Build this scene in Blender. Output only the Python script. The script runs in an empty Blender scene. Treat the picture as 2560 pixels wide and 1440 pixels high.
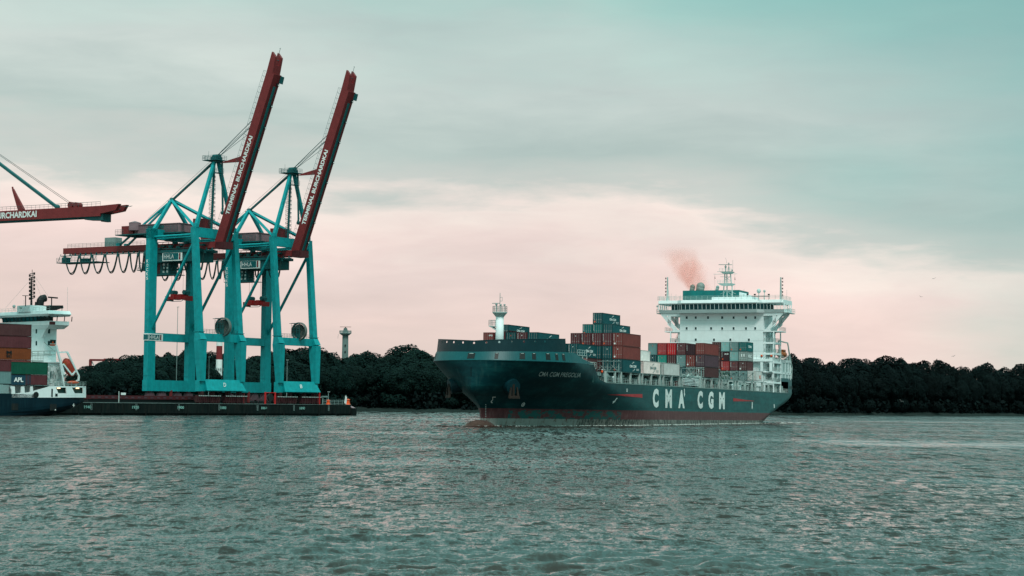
import bpy, math, random
import numpy as np
from math import sin, cos, pi, radians, atan, atan2, sqrt, degrees
from mathutils import Vector, Matrix
random.seed(7)
S = bpy.context.scene
COL = S.collection
# ------------------------------------------------------------------ camera
FPX, HC, ROLL, PITCH = 5000.0, 4.6, atan(.01), atan(290 / 5000)
RC = Matrix.Rotation(pi / 2 + PITCH, 3, 'X') @ Matrix.Rotation(ROLL, 3, 'Z')
cam_d = bpy.data.cameras.new('camera')
cam = bpy.data.objects.new('camera', cam_d)
COL.objects.link(cam)
cam.matrix_world = Matrix.Translation((0, 0, HC)) @ RC.to_4x4()
cam_d.sensor_width = 36
cam_d.lens = 36 * FPX / 2560
cam_d.clip_start = 1
cam_d.clip_end = 40000
S.camera = cam
S.render.resolution_x, S.render.resolution_y = 1024, 576

def ray(px, py):
    return RC @ Vector(((px - 1280) / FPX, (720 - py) / FPX, -1))

# ------------------------------------------------------------------ sky and light
SUN_EL, SUN_AZ = 56, 166            # azimuth from +Y, clockwise
W = bpy.data.worlds.new('World')
S.world = W
W.use_nodes = True
nt = W.node_tree
nt.nodes.clear()

def nd(t, ty, **k):
    n = t.nodes.new(ty)
    for a, b in k.items():
        setattr(n, a, b)
    return n

def mth(t, op, a, b=None, c=None, clamp=False):
    n = t.nodes.new('ShaderNodeMath')
    n.operation = op
    n.use_clamp = clamp
    for i, v in enumerate((a, b, c)):
        if v is None:
            continue
        if isinstance(v, (int, float)):
            n.inputs[i].default_value = v
        else:
            t.links.new(v, n.inputs[i])
    return n.outputs[0]

def ramp(t, fac, stops, interp='LINEAR'):
    n = t.nodes.new('ShaderNodeValToRGB')
    cr = n.color_ramp
    cr.interpolation = interp
    while len(cr.elements) < len(stops):
        cr.elements.new(.5)
    for e, (p, c) in zip(cr.elements, stops):
        e.position = p
        e.color = (*c, 1) if len(c) == 3 else c
    t.links.new(fac, n.inputs[0])
    return n.outputs[0]

def mixc(t, fac, a, b, mode='MIX'):
    n = t.nodes.new('ShaderNodeMix')
    n.data_type = 'RGBA'
    n.blend_type = mode
    for s, v in ((0, fac), (6, a), (7, b)):
        if isinstance(v, (int, float)):
            n.inputs[s].default_value = v
        elif isinstance(v, tuple):
            n.inputs[s].default_value = (*v, 1)
        else:
            t.links.new(v, n.inputs[s])
    return n.outputs[2]

def noise(t, vec, scale, detail=4, rough=.5, dist=0):
    n = t.nodes.new('ShaderNodeTexNoise')
    n.inputs['Scale'].default_value = scale
    n.inputs['Detail'].default_value = detail
    n.inputs['Roughness'].default_value = rough
    n.inputs['Distortion'].default_value = dist
    if vec is not None:
        t.links.new(vec, n.inputs['Vector'])
    return n.outputs[0]

def srgb(r, g, b):
    f = lambda c: (c / 255 / 12.92) if c < 11 else (((c / 255) + .055) / 1.055) ** 2.4
    return (f(r), f(g), f(b))

def mapping(t, vec, scale=(1, 1, 1), loc=(0, 0, 0), rot=(0, 0, 0)):
    n = t.nodes.new('ShaderNodeMapping')
    n.inputs['Scale'].default_value = scale
    n.inputs['Location'].default_value = loc
    n.inputs['Rotation'].default_value = rot
    t.links.new(vec, n.inputs['Vector'])
    return n.outputs[0]

tc = nd(nt, 'ShaderNodeTexCoord').outputs['Generated']
sep = nd(nt, 'ShaderNodeSeparateXYZ')
nt.links.new(tc, sep.inputs[0])
ex, ey, ez = sep.outputs
# cloud shapes live on the sky dome: stretched noise over direction
w1 = noise(nt, mapping(nt, tc, (3.2, 3.2, 16), (1.3, 0, .4), (0, radians(3), 0)), 1.6, 6, .55)
w2 = noise(nt, mapping(nt, tc, (9, 9, 44), (4.1, 2, 0)), 1.5, 7, .6, .4)
w3 = noise(nt, mapping(nt, tc, (2.2, 2.2, 7.5), (7.7, 1, 2)), 1.5, 5, .5)
warp = mth(nt, 'ADD', mth(nt, 'MULTIPLY', mth(nt, 'SUBTRACT', w1, .5), .085), mth(nt, 'MULTIPLY', mth(nt, 'SUBTRACT', w2, .5), .03))
tilt = mth(nt, 'MULTIPLY', ex, .09)
el = mth(nt, 'ADD', mth(nt, 'ADD', ez, warp), tilt)
el4 = mth(nt, 'MULTIPLY', el, 3.2, clamp=True)
base = ramp(nt, el4, [
    (.00, srgb(236, 214, 206)), (.12, srgb(243, 218, 211)), (.22, srgb(249, 225, 219)),
    (.285, srgb(252, 236, 228)), (.325, srgb(206, 211, 206)), (.39, srgb(186, 202, 198)),
    (.50, srgb(203, 215, 211)), (.60, srgb(194, 216, 211)), (.72, srgb(168, 210, 203)), (1.0, srgb(172, 212, 206))])
# darker teal gap at upper right
gap = mth(nt, 'MULTIPLY', mth(nt, 'ADD', mth(nt, 'MULTIPLY', ex, 5.0), mth(nt, 'ADD', mth(nt, 'MULTIPLY', ez, 6.0), mth(nt, 'MULTIPLY', mth(nt, 'SUBTRACT', w3, .5), 2.6))), .5)
gap = ramp(nt, mth(nt, 'SUBTRACT', gap, .62, clamp=True), [(0, (0, 0, 0)), (.55, (1, 1, 1))], 'EASE')
gm = mth(nt, 'MULTIPLY', gap, mth(nt, 'LESS_THAN', ez, .5))
col = mixc(nt, mth(nt, 'MULTIPLY', gm, .75), base, srgb(132, 192, 184))
mott = ramp(nt, w3, [(.35, (.84, .88, .88)), (.65, (1.10, 1.08, 1.06))])
col = mixc(nt, 1.0, col, mott, 'MULTIPLY')
fine = ramp(nt, w2, [(.3, (.95, .955, .96)), (.7, (1.03, 1.028, 1.02))])
col = mixc(nt, 1.0, col, fine, 'MULTIPLY')
# brighter overcast overhead
zen = ramp(nt, mth(nt, 'MULTIPLY', ez, 1.0, clamp=True), [(.0, (1, 1, 1)), (.22, (1, 1, 1)), (.45, (1.02, 1.46, 1.46)), (1, (1.2, 1.72, 1.72))])
col = mixc(nt, 1.0, col, zen, 'MULTIPLY')
bg1 = nd(nt, 'ShaderNodeBackground')
nt.links.new(col, bg1.inputs[0])
bg1.inputs[1].default_value = .99
sky = nd(nt, 'ShaderNodeTexSky', sky_type='NISHITA')
sky.sun_disc = False
sky.sun_elevation = radians(SUN_EL)
sky.sun_rotation = radians(SUN_AZ)
bg2 = nd(nt, 'ShaderNodeBackground')
nt.links.new(sky.outputs[0], bg2.inputs[0])
bg2.inputs[1].default_value = .1
mx = nd(nt, 'ShaderNodeMixShader')
nt.links.new(mth(nt, 'ADD', .03, mth(nt, 'MULTIPLY', gm, .12)), mx.inputs[0])
nt.links.new(bg1.outputs[0], mx.inputs[1])
nt.links.new(bg2.outputs[0], mx.inputs[2])
out = nd(nt, 'ShaderNodeOutputWorld')
nt.links.new(mx.outputs[0], out.inputs[0])

sd = bpy.data.lights.new('sun', 'SUN')
sd.energy = 2.3
sd.angle = radians(14)
sd.color = (1, .95, .9)
sun = bpy.data.objects.new('sun', sd)
COL.objects.link(sun)
az, el_ = radians(SUN_AZ), radians(SUN_EL)
tosun = Vector((sin(az) * cos(el_), cos(az) * cos(el_), sin(el_)))
sun.rotation_euler = tosun.to_track_quat('Z', 'Y').to_euler()
sun.location = tosun * 200
vs = S.view_settings
vs.view_transform = 'Standard'
vs.look = 'None'
vs.gamma = 1
vs.exposure = 0
S.render.engine = 'CYCLES'
S.cycles.max_bounces = 6

# ------------------------------------------------------------------ materials
def newmat(name):
    m = bpy.data.materials.new(name)
    m.use_nodes = True
    t = m.node_tree
    return m, t, t.nodes['Principled BSDF']

def paint(name, c, rough=.5, var=.18, streak=.25, metal=0, scale=.6, dirt=(.09, .07, .05), spec=.22):
    """painted / weathered surface: tone noise and vertical runs in object space"""
    m, t, b = newmat(name)
    oc = nd(t, 'ShaderNodeTexCoord').outputs['Object']
    n1 = noise(t, oc, scale, 5, .6)
    n2 = noise(t, mapping(t, oc, (2.2, 2.2, .18)), 1.2, 4, .6)
    rnd = nd(t, 'ShaderNodeObjectInfo').outputs['Random']
    lo = tuple(x * (1 - var) for x in c)
    hi = tuple(min(1, x * (1 + var)) for x in c)
    a = ramp(t, n1, [(.3, lo), (.7, hi)])
    s = ramp(t, n2, [(.5, (0, 0, 0)), (.78, (1, 1, 1))])
    f = mth(t, 'MULTIPLY', s, streak)
    col = mixc(t, f, a, dirt)
    v = mth(t, 'MULTIPLY_ADD', rnd, .16, .92)
    hs = nd(t, 'ShaderNodeHueSaturation')
    t.links.new(v, hs.inputs['Value'])
    t.links.new(col, hs.inputs['Color'])
    t.links.new(hs.outputs[0], b.inputs['Base Color'])
    b.inputs['Roughness'].default_value = rough
    b.inputs['Metallic'].default_value = metal
    b.inputs['Specular IOR Level'].default_value = spec
    return m

M = {}
M['teal'] = paint('crane teal paint', (.003, .285, .305), .5, .18, .5, dirt=(.005, .15, .16))
M['teal_dark'] = paint('dark teal steel', (.008, .10, .105), .55, .2, .3)
M['red'] = paint('crane red paint', (.19, .026, .028), .5, .14, .3, dirt=(.12, .03, .03))
M['red_dark'] = paint('oxide red steel', (.075, .014, .018), .6, .2, .4)
M['red_bright'] = paint('bright red paint', (.55, .02, .02), .5)
M['mauve'] = paint('mauve bogie paint', (.085, .042, .055), .6, .2, .4)
M['mauve_l'] = paint('pale mauve cladding', (.26, .17, .19), .6, .15, .35)
M['white'] = paint('white ship paint', (.82, .89, .89), .45, .05, .12, dirt=(.45, .42, .36))
M['white_s'] = paint('white lettering', (.82, .84, .82), .5, .04, .1)
M['grey'] = paint('grey green steel', (.22, .31, .30), .5, .15, .25)
M['grey_l'] = paint('pale grey steel', (.42, .50, .48), .5, .15, .2)
M['black'] = paint('black fitting', (.012, .016, .017), .5)
M['rubber'] = paint('dark cable', (.012, .05, .05), .6)
M['orange'] = paint('orange plastic', (.75, .09, .02), .45, .1, .1)
M['orange_d'] = paint('dull orange paint', (.42, .11, .03), .5, .15, .2)
M['glass'] = paint('dark window glass', (.01, .05, .055), .08, .3, 0)
M['deck'] = paint('deck green steel', (.03, .10, .095), .6, .3, .3)
M['concrete'] = paint('grey concrete', (.05, .06, .058), .85, .2, .3)
M['hatch'] = paint('hatch side steel', (.02, .065, .065), .6, .35, .3)
M['navy'] = paint('navy hull paint', (.002, .015, .024), .35, .25, .25, scale=.25, dirt=(.02, .07, .08))
M['wood'] = paint('old timber', (.10, .06, .04), .8, .3, .3)

def wall_glass():
    m, t, b = newmat('clear pale window')
    b.inputs['Base Color'].default_value = (.8, .85, .84, 1)
    b.inputs['Transmission Weight'].default_value = .9
    b.inputs['Roughness'].default_value = .02
    return m
M['pane'] = wall_glass()

# hull of the big ship: paint zones by height on the plating
def hull_mat():
    m, t, b = newmat('container ship hull paint')
    oc = nd(t, 'ShaderNodeTexCoord').outputs['Object']
    sp = nd(t, 'ShaderNodeSeparateXYZ')
    t.links.new(oc, sp.inputs[0])
    x, y, z = sp.outputs
    n1 = noise(t, mapping(t, oc, (.12, .12, .35)), 1.3, 6, .65)
    n2 = noise(t, mapping(t, oc, (1.2, 1.2, .10)), 1.0, 4, .6)
    n3 = noise(t, mapping(t, oc, (.22, .22, .5)), 1.8, 7, .75)
    n4 = noise(t, mapping(t, oc, (.9, .9, .28)), 1.4, 5, .7)
    # broad welded plates, each its own tone
    br = nd(t, 'ShaderNodeTexBrick')
    cmb = nd(t, 'ShaderNodeCombineXYZ')
    t.links.new(x, cmb.inputs[0])
    t.links.new(z, cmb.inputs[1])
    t.links.new(cmb.outputs[0], br.inputs['Vector'])
    br.inputs['Scale'].default_value = 1
    br.inputs['Brick Width'].default_value = 12.5
    br.inputs['Row Height'].default_value = 1.9
    br.inputs['Mortar Size'].default_value = .03
    br.inputs['Mortar Smooth'].default_value = .3
    br.inputs['Color1'].default_value = (.88, .88, .88, 1)
    br.inputs['Color2'].default_value = (1.16, 1.16, 1.16, 1)
    br.inputs['Mortar'].default_value = (.62, .62, .62, 1)
    teal = ramp(t, n1, [(.28, (.001, .022, .028)), (.5, (.002, .034, .041)), (.68, (.007, .065, .070)), (.82, (.03, .12, .115))])
    wear_light = mth(t, 'MULTIPLY', mth(t, 'DIVIDE', mth(t, 'SUBTRACT', x, 40.0), 35.0, clamp=True), ramp(t, n3, [(.30, (.25, .25, .25)), (.55, (.8, .8, .8)), (.7, (1, 1, 1))]))  # patchy wear, plus the sunlit brightness of the side put into the colour
    teal = mixc(t, mth(t, 'MULTIPLY', wear_light, .75), teal, (.018, .135, .135))
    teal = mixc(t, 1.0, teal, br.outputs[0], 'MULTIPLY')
    teal = mixc(t, mth(t, 'MULTIPLY', ramp(t, n2, [(.55, (0, 0, 0)), (.8, (1, 1, 1))]), .3), teal, (.075, .17, .155))
    redc = ramp(t, n4, [(.3, (.085, .030, .034)), (.55, (.13, .045, .048)), (.75, (.19, .10, .10))])
    # bow: the red is rubbed through to green grey
    bowm = mth(t, 'MULTIPLY', mth(t, 'LESS_THAN', x, 52), mth(t, 'GREATER_THAN', x, 12))
    scr = ramp(t, n3, [(.47, (0, 0, 0)), (.50, (1, 1, 1))])
    hgt = mth(t, 'LESS_THAN', z, mth(t, 'MULTIPLY_ADD', n4, 1.2, 2.3))
    redc = mixc(t, mth(t, 'MULTIPLY', mth(t, 'MULTIPLY', scr, bowm), hgt), redc, (.020, .10, .095))
    low = ramp(t, noise(t, mapping(t, oc, (1.1, 1.1, .35)), 1.5, 6, .8), [(.36, (.02, .03, .03)), (.47, (.07, .08, .07)), (.54, (.22, .22, .20)), (.7, (.30, .28, .26))])
    lowb = ramp(t, noise(t, mapping(t, oc, (.5, .5, .35)), 1.5, 6, .8), [(.36, (.14, .05, .04)), (.44, (.26, .27, .25)), (.8, (.36, .36, .33))])
    low = mixc(t, mth(t, 'LESS_THAN', x, 34), low, lowb)
    rust = ramp(t, n2, [(.55, (0, 0, 0)), (.72, (1, 1, 1))])
    low = mixc(t, mth(t, 'MULTIPLY', rust, .35), low, (.10, .035, .025))
    ze = mth(t, 'MULTIPLY_ADD', mth(t, 'SUBTRACT', n4, .5), .16, z)
    c = mixc(t, mth(t, 'GREATER_THAN', ze, 1.15), low, redc)
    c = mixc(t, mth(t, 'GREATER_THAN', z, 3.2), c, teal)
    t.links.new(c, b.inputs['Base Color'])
    b.inputs['Roughness'].default_value = .42
    b.inputs['Specular IOR Level'].default_value = .13
    bm = nd(t, 'ShaderNodeBump')
    bm.inputs['Strength'].default_value = .25
    bm.inputs['Distance'].default_value = .12
    t.links.new(br.outputs['Fac'], bm.inputs['Height'])
    t.links.new(bm.outputs[0], b.inputs['Normal'])
    return m
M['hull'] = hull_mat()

def quay_mat():
    m, t, b = newmat('stained quay wall')
    oc = nd(t, 'ShaderNodeTexCoord').outputs['Object']
    n1 = noise(t, mapping(t, oc, (.8, .8, .12)), 1.6, 6, .7)
    n2 = noise(t, oc, .25, 4, .6)
    c = ramp(t, n1, [(.3, (.004, .008, .008)), (.5, (.009, .014, .014)), (.68, (.020, .021, .019)), (.8, (.06, .062, .055))])
    c = mixc(t, mth(t, 'MULTIPLY', ramp(t, n2, [(.45, (0, 0, 0)), (.7, (1, 1, 1))]), .4), c, (.012, .026, .024))
    t.links.new(c, b.inputs['Base Color'])
    b.inputs['Roughness'].default_value = .9
    b.inputs['Specular IOR Level'].default_value = .05
    return m
M['quay'] = quay_mat()

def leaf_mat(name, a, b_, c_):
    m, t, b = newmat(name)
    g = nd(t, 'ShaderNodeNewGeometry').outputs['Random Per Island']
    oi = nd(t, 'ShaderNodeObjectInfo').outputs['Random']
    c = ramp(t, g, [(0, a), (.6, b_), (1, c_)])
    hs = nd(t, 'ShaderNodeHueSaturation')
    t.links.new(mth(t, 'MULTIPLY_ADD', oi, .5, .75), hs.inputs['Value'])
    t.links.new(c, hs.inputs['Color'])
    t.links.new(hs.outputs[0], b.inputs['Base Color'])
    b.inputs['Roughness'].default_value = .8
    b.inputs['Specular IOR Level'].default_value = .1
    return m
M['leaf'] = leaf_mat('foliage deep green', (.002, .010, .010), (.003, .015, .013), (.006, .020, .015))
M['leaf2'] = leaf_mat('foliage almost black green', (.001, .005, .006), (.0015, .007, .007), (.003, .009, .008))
M['bark'] = paint('bark', (.03, .03, .025), .9)
M['bank'] = paint('riverbank earth', (.010, .022, .020), .95, .3, .2)

# ------------------------------------------------------------------ frames and mesh builder
class Frame:
    def __init__(s, o, ax, ay, trim=0, pivot=0, scale=1):
        ax, ay = Vector(ax), Vector(ay)
        az = Vector((0, 0, 1))
        r = Matrix((ax, ay, az)).transposed().to_4x4()
        s.M = Matrix.Translation(o) @ r @ Matrix.Translation((pivot, 0, 0)) @ Matrix.Rotation(trim, 4, 'Y') @ Matrix.Translation((-pivot, 0, 0)) @ Matrix.Scale(scale, 4)
        s.I = s.M.inverted()
    def at(s, px, py, axis, val):
        """point seen at photo pixel px,py lying on the local plane axis=val"""
        o = s.I @ Vector((0, 0, HC))
        d = s.I.to_3x3() @ ray(px, py)
        k = (val - o[axis]) / d[axis]
        return o + d * k

WORLD = Frame((0, 0, 0), (1, 0, 0), (0, 1, 0))
BASE = {}

def tag(o, label=None, cat=None, group=None, kind=None):
    if label: o['label'] = label
    if cat: o['category'] = cat
    if group: o['group'] = group
    if kind: o['kind'] = kind
    return o

def thing(name, fr, base, label, cat, group=None, rz=0):
    o = bpy.data.objects.new(name, None)
    o.empty_display_size = .5
    COL.objects.link(o)
    o.matrix_world = fr.M @ Matrix.Translation(base) @ Matrix.Rotation(rz, 4, 'Z')
    BASE[o.name] = Vector(base)
    return tag(o, label, cat, group)

class MB:
    def __init__(s):
        s.v, s.f = [], []
    def add(s, vs, fs):
        k = len(s.v)
        s.v += [Vector(p) for p in vs]
        s.f += [tuple(i + k for i in f) for f in fs]
        return s
    def box(s, x0, x1, y0, y1, z0, z1):
        return s.add([(x0, y0, z0), (x1, y0, z0), (x1, y1, z0), (x0, y1, z0), (x0, y0, z1), (x1, y0, z1), (x1, y1, z1), (x0, y1, z1)],
                     [(0, 3, 2, 1), (4, 5, 6, 7), (0, 1, 5, 4), (1, 2, 6, 5), (2, 3, 7, 6), (3, 0, 4, 7)])
    def hexa(s, lo, hi):
        """lo, hi: four points each (counterclockwise seen from above)"""
        return s.add(list(lo) + list(hi), [(0, 3, 2, 1), (4, 5, 6, 7), (0, 1, 5, 4), (1, 2, 6, 5), (2, 3, 7, 6), (3, 0, 4, 7)])
    def beam(s, p, q, w, h, w2=None, h2=None, up=(0, 0, 1)):
        p, q = Vector(p), Vector(q)
        d = (q - p).normalized()
        u = Vector(up)
        if abs(d.dot(u)) > .98: u = Vector((1, 0, 0))
        a = d.cross(u).normalized()
        b = a.cross(d)
        w2 = w if w2 is None else w2
        h2 = h if h2 is None else h2
        vs = []
        for c, ww, hh in ((p, w, h), (q, w2, h2)):
            for sx, sy in ((-1, -1), (1, -1), (1, 1), (-1, 1)):
                vs.append(c + a * sx * ww / 2 + b * sy * hh / 2)
        return s.add(vs, [(0, 1, 2, 3), (7, 6, 5, 4), (0, 4, 5, 1), (1, 5, 6, 2), (2, 6, 7, 3), (3, 7, 4, 0)])
    def tube(s, p, q, r, n=8, r2=None, caps=True):
        p, q = Vector(p), Vector(q)
        d = (q - p).normalized()
        u = Vector((0, 0, 1)) if abs(d.z) < .95 else Vector((1, 0, 0))
        a = d.cross(u).normalized()
        b = a.cross(d)
        r2 = r if r2 is None else r2
        vs = [p + (a * cos(2 * pi * i / n) + b * sin(2 * pi * i / n)) * r for i in range(n)] + \
             [q + (a * cos(2 * pi * i / n) + b * sin(2 * pi * i / n)) * r2 for i in range(n)]
        fs = [(i, (i + 1) % n, n + (i + 1) % n, n + i) for i in range(n)]
        if caps: fs += [tuple(range(n - 1, -1, -1)), tuple(range(n, 2 * n))]
        return s.add(vs, fs)
    def path(s, pts, r, n=6):
        for a, b in zip(pts[:-1], pts[1:]):
            s.tube(a, b, r, n, caps=False)
        return s
    def sphere(s, c, r, nu=10, nv=7, sc=(1, 1, 1)):
        c = Vector(c)
        vs = [c + Vector((0, 0, -r * sc[2]))]
        for j in range(1, nv):
            t = -pi / 2 + pi * j / nv
            for i in range(nu):
                a = 2 * pi * i / nu
                vs.append(c + Vector((r * sc[0] * cos(t) * cos(a), r * sc[1] * cos(t) * sin(a), r * sc[2] * sin(t))))
        vs.append(c + Vector((0, 0, r * sc[2])))
        fs = []
        for i in range(nu):
            fs.append((0, 1 + (i + 1) % nu, 1 + i))
            for j in range(nv - 2):
                a = 1 + j * nu
                fs.append((a + i, a + (i + 1) % nu, a + nu + (i + 1) % nu, a + nu + i))
            a = 1 + (nv - 2) * nu
            fs.append((a + i, a + (i + 1) % nu, len(vs) - 1))
        return s.add(vs, fs)
    def prism(s, poly, vec):
        """poly: list of 3D points, extruded by vec"""
        n = len(poly)
        v = Vector(vec)
        p = [Vector(q) for q in poly]
        return s.add(p + [q + v for q in p], [tuple(range(n - 1, -1, -1)), tuple(range(n, 2 * n))] + [(i, (i + 1) % n, n + (i + 1) % n, n + i) for i in range(n)])
    def rail(s, pts, h=1.1, step=1.8, r=.045, bars=3):
        for a, b in zip(pts[:-1], pts[1:]):
            a, b = Vector(a), Vector(b)
            L = (b - a).length
            k = max(1, int(round(L / step)))
            for j in range(k + 1):
                p = a.lerp(b, j / k)
                s.tube(p, p + Vector((0, 0, h)), r, 4, caps=False)
            for j in range(1, bars + 1):
                o = Vector((0, 0, h * j / bars))
                s.tube(a + o, b + o, r * .85, 4, caps=False)
        return s
    def build(s, name, mat, parent=None, fr=None, base=None, smooth=False):
        off = BASE[parent.name] if parent is not None and parent.name in BASE else (Vector(base) if base is not None else Vector((0, 0, 0)))
        me = bpy.data.meshes.new(name)
        me.from_pydata([tuple(v - off) for v in s.v], [], s.f)
        if isinstance(mat, str): mat = M[mat]
        me.materials.append(mat)
        if smooth:
            me.polygons.foreach_set('use_smooth', [True] * len(me.polygons))
        me.update()
        o = bpy.data.objects.new(name, me)
        COL.objects.link(o)
        if parent is not None:
            o.parent = parent
            BASE[o.name] = off
        else:
            BASE[o.name] = off
            if fr is not None:
                o.matrix_world = fr.M @ Matrix.Translation(off)
        return o

_tc = {}
def text_geo(txt, bold=.02):
    """flat letter outlines as (verts, faces), unit: cap height about 0.7"""
    k = (txt, bold)
    if k not in _tc:
        cu = bpy.data.curves.new('t', 'FONT')
        cu.body = txt
        cu.offset = bold
        cu.resolution_u = 3
        ob = bpy.data.objects.new('t', cu)
        COL.objects.link(ob)
        dg = bpy.context.evaluated_depsgraph_get()
        me = bpy.data.meshes.new_from_object(ob.evaluated_get(dg))
        vs = [Vector(v.co) for v in me.vertices]
        fs = [tuple(p.vertices) for p in me.polygons]
        bpy.data.objects.remove(ob)
        bpy.data.curves.remove(cu)
        bpy.data.meshes.remove(me)
        _tc[k] = (vs, fs)
    return _tc[k]

def put_text(mb, txt, o, ex, ez, w, h, nrm=None, thick=.03, bold=.02, fn=None, slant=0):
    """fit txt in a w x h box whose lower left is o; ex/ez unit directions; fn maps points"""
    vs, fs = text_geo(txt, bold)
    if not vs: return mb
    x0 = min(v.x for v in vs); x1 = max(v.x for v in vs)
    y0 = min(v.y for v in vs); y1 = max(v.y for v in vs)
    o, ex, ez = Vector(o), Vector(ex), Vector(ez)
    n = Vector(nrm) if nrm is not None else ex.cross(ez)
    out = []
    for v in vs:
        a, b = (v.x - x0) / (x1 - x0), (v.y - y0) / (y1 - y0)
        p = o + ex * (a * w + slant * b * h) + ez * (b * h)
        p = fn(p) if fn else p + n * thick
        out.append(p)
    return mb.add(out, fs)

# ------------------------------------------------------------------ water
def build_water():
    rng = np.random.RandomState(3)
    py = np.concatenate([np.linspace(1560, 1100, 300), np.linspace(1099, 1050, 40)])
    H0 = 1010.0
    Y = HC * FPX / (py - H0)
    ta = np.concatenate([[-6, -2, -1, -.6], np.linspace(-.46, .46, 1150), [.6, 1, 2, 6]])
    YY, TT = np.meshgrid(Y, ta, indexing='ij')
    XX = YY * TT
    Z = np.zeros_like(XX); DX = np.zeros_like(XX); DY = np.zeros_like(XX)
    wind = radians(-70)
    lams = np.exp(rng.uniform(np.log(.45), np.log(4.5), 120))
    for L in lams:
        th = wind + rng.normal(0, .75)
        k = 2 * pi / L
        amp = .0095 * L if L < .9 else .0070 * (L / .9) ** .2
        ph = rng.uniform(0, 2 * pi)
        arg = k * (XX * cos(th) + YY * sin(th)) + ph
        res = YY * YY / (HC * FPX) * 1.6
        fade = np.clip(1.6 - res / (L * .32), 0, 1)
        Z += amp * np.sin(arg) * fade
        DX -= amp * cos(th) * np.cos(arg) * fade * .8
        DY -= amp * sin(th) * np.cos(arg) * fade * .8
    # gusty patches
    g = .75 + .35 * np.sin(XX * .06 + 1) * np.sin(YY * .045 + XX * .02) + .2 * np.sin(XX * .19 + YY * .13)
    Z *= g
    X2, Y2 = XX + DX, YY + DY
    edge = np.clip((1070 - py) / 20, 0, 1)[:, None]
    Z = Z * (1 - edge)
    nr, nc = XX.shape
    co = np.stack([X2, Y2, Z], -1).reshape(-1, 3)
    # far sheet continues from the last row
    last = co[(nr - 1) * nc:(nr) * nc].copy()
    far = last.copy(); k = 9000 / last[:, 1]
    far[:, 0] *= k; far[:, 1] = 9000; far[:, 2] = 0
    co = np.concatenate([co, far]); nr += 1
    # near sheet under and behind the camera
    first = co[:nc].copy(); first[:, 1] = -300; first[:, 0] = np.linspace(-900, 900, nc); first[:, 2] = -.1
    co = np.concatenate([first, co]); nr += 1
    i = np.arange(nr * nc).reshape(nr, nc)
    q = np.stack([i[:-1, :-1], i[:-1, 1:], i[1:, 1:], i[1:, :-1]], -1).reshape(-1, 4)
    me = bpy.data.meshes.new('water')
    me.vertices.add(len(co)); me.vertices.foreach_set('co', co.astype(np.float32).ravel())
    me.loops.add(q.size); me.loops.foreach_set('vertex_index', q.astype(np.int32).ravel())
    me.polygons.add(len(q)); me.polygons.foreach_set('loop_start', np.arange(0, q.size, 4, dtype=np.int32))
    me.update(calc_edges=True)
    me.polygons.foreach_set('use_smooth', [True] * len(q))
    m, t, b = newmat('river water')
    oc = nd(t, 'ShaderNodeTexCoord').outputs['Object']
    def ncol(scl, sc=1.0, det=4, rough=.6, loc=(0, 0, 0)):
        n = t.nodes.new('ShaderNodeTexNoise')
        n.inputs['Scale'].default_value = sc; n.inputs['Detail'].default_value = det; n.inputs['Roughness'].default_value = rough
        t.links.new(mapping(t, oc, scl, loc, (0, 0, .2)), n.inputs['Vector'])
        return n
    def vm(op, a, b=None, s=None):
        n = t.nodes.new('ShaderNodeVectorMath'); n.operation = op
        for i, v in ((0, a), (1, b)):
            if v is None: continue
            if isinstance(v, tuple): n.inputs[i].default_value = v
            else: t.links.new(v, n.inputs[i])
        if s is not None:
            if isinstance(s, float): n.inputs['Scale'].default_value = s
            else: t.links.new(s, n.inputs['Scale'])
        return n.outputs[0]
    big = noise(t, mapping(t, oc, (.008, .022, 1), (.3, .1, 0), (0, 0, .12)), 1.0, 5, .6)
    calm = ramp(t, big, [(.36, (1, 1, 1)), (.50, (.8, .8, .8)), (.62, (.22, .22, .22))])
    n2 = noise(t, mapping(t, oc, (.05, .085, 1)), 1.0, 7, .68)
    acc = None
    wp = nd(t, 'ShaderNodeSeparateXYZ'); t.links.new(oc, wp.inputs[0])
    ly = mth(t, 'LOGARITHM', mth(t, 'MAXIMUM', wp.outputs[1], 10.0), 2.0)
    for fx, fy, z0, amp, lo in ((.09, .12, 40, 1.5, (0, 0, 0)), (.17, .38, 58, 2.1, (2, 3, 0)), (.30, 1.2, 105, 2.4, (3, 1, 0)), (.48, 3.8, 190, 2.6, (7, 5, 0)), (.85, 13., 350, 2.7, (1, 9, 0)), (1.5, 44., 640, 2.6, (4, 4, 0)), (2.6, 140., 1150, 2.2, (8, 2, 0))):
        v = vm('SCALE', vm('SUBTRACT', ncol((1 / fx, 1 / fy, 1), 1.0, 4, .68, lo).outputs['Color'], (.5, .5, .5)), s=amp)
        wgt = mth(t, 'SUBTRACT', 1.15, mth(t, 'MULTIPLY', mth(t, 'ABSOLUTE', mth(t, 'SUBTRACT', ly, math.log2(z0))), .85), clamp=True)
        if z0 == 40: wgt = mth(t, 'SUBTRACT', 7.4, ly, clamp=True)
        v = vm('SCALE', v, s=wgt)
        acc = v if acc is None else vm('ADD', acc, v)
    # sparse steeper crests whose faces lean to the shore
    for fx, fy, z0, lo in ((1.0, .8, 62, (2, 8, 0)), (1.5, 2.2, 110, (5, 1, 0)), (2.2, 6., 190, (9, 4, 0)), (3.6, 20., 350, (3, 3, 0))):
        n = noise(t, mapping(t, oc, (1 / fx, 1 / fy, 1), lo, (0, 0, .06)), 1.0, 3, .6)
        k = mth(t, 'MULTIPLY', mth(t, 'SUBTRACT', n, .56, clamp=True), 8.0, clamp=True)
        wgt = mth(t, 'SUBTRACT', 1.15, mth(t, 'MULTIPLY', mth(t, 'ABSOLUTE', mth(t, 'SUBTRACT', ly, math.log2(z0))), .85), clamp=True)
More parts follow.
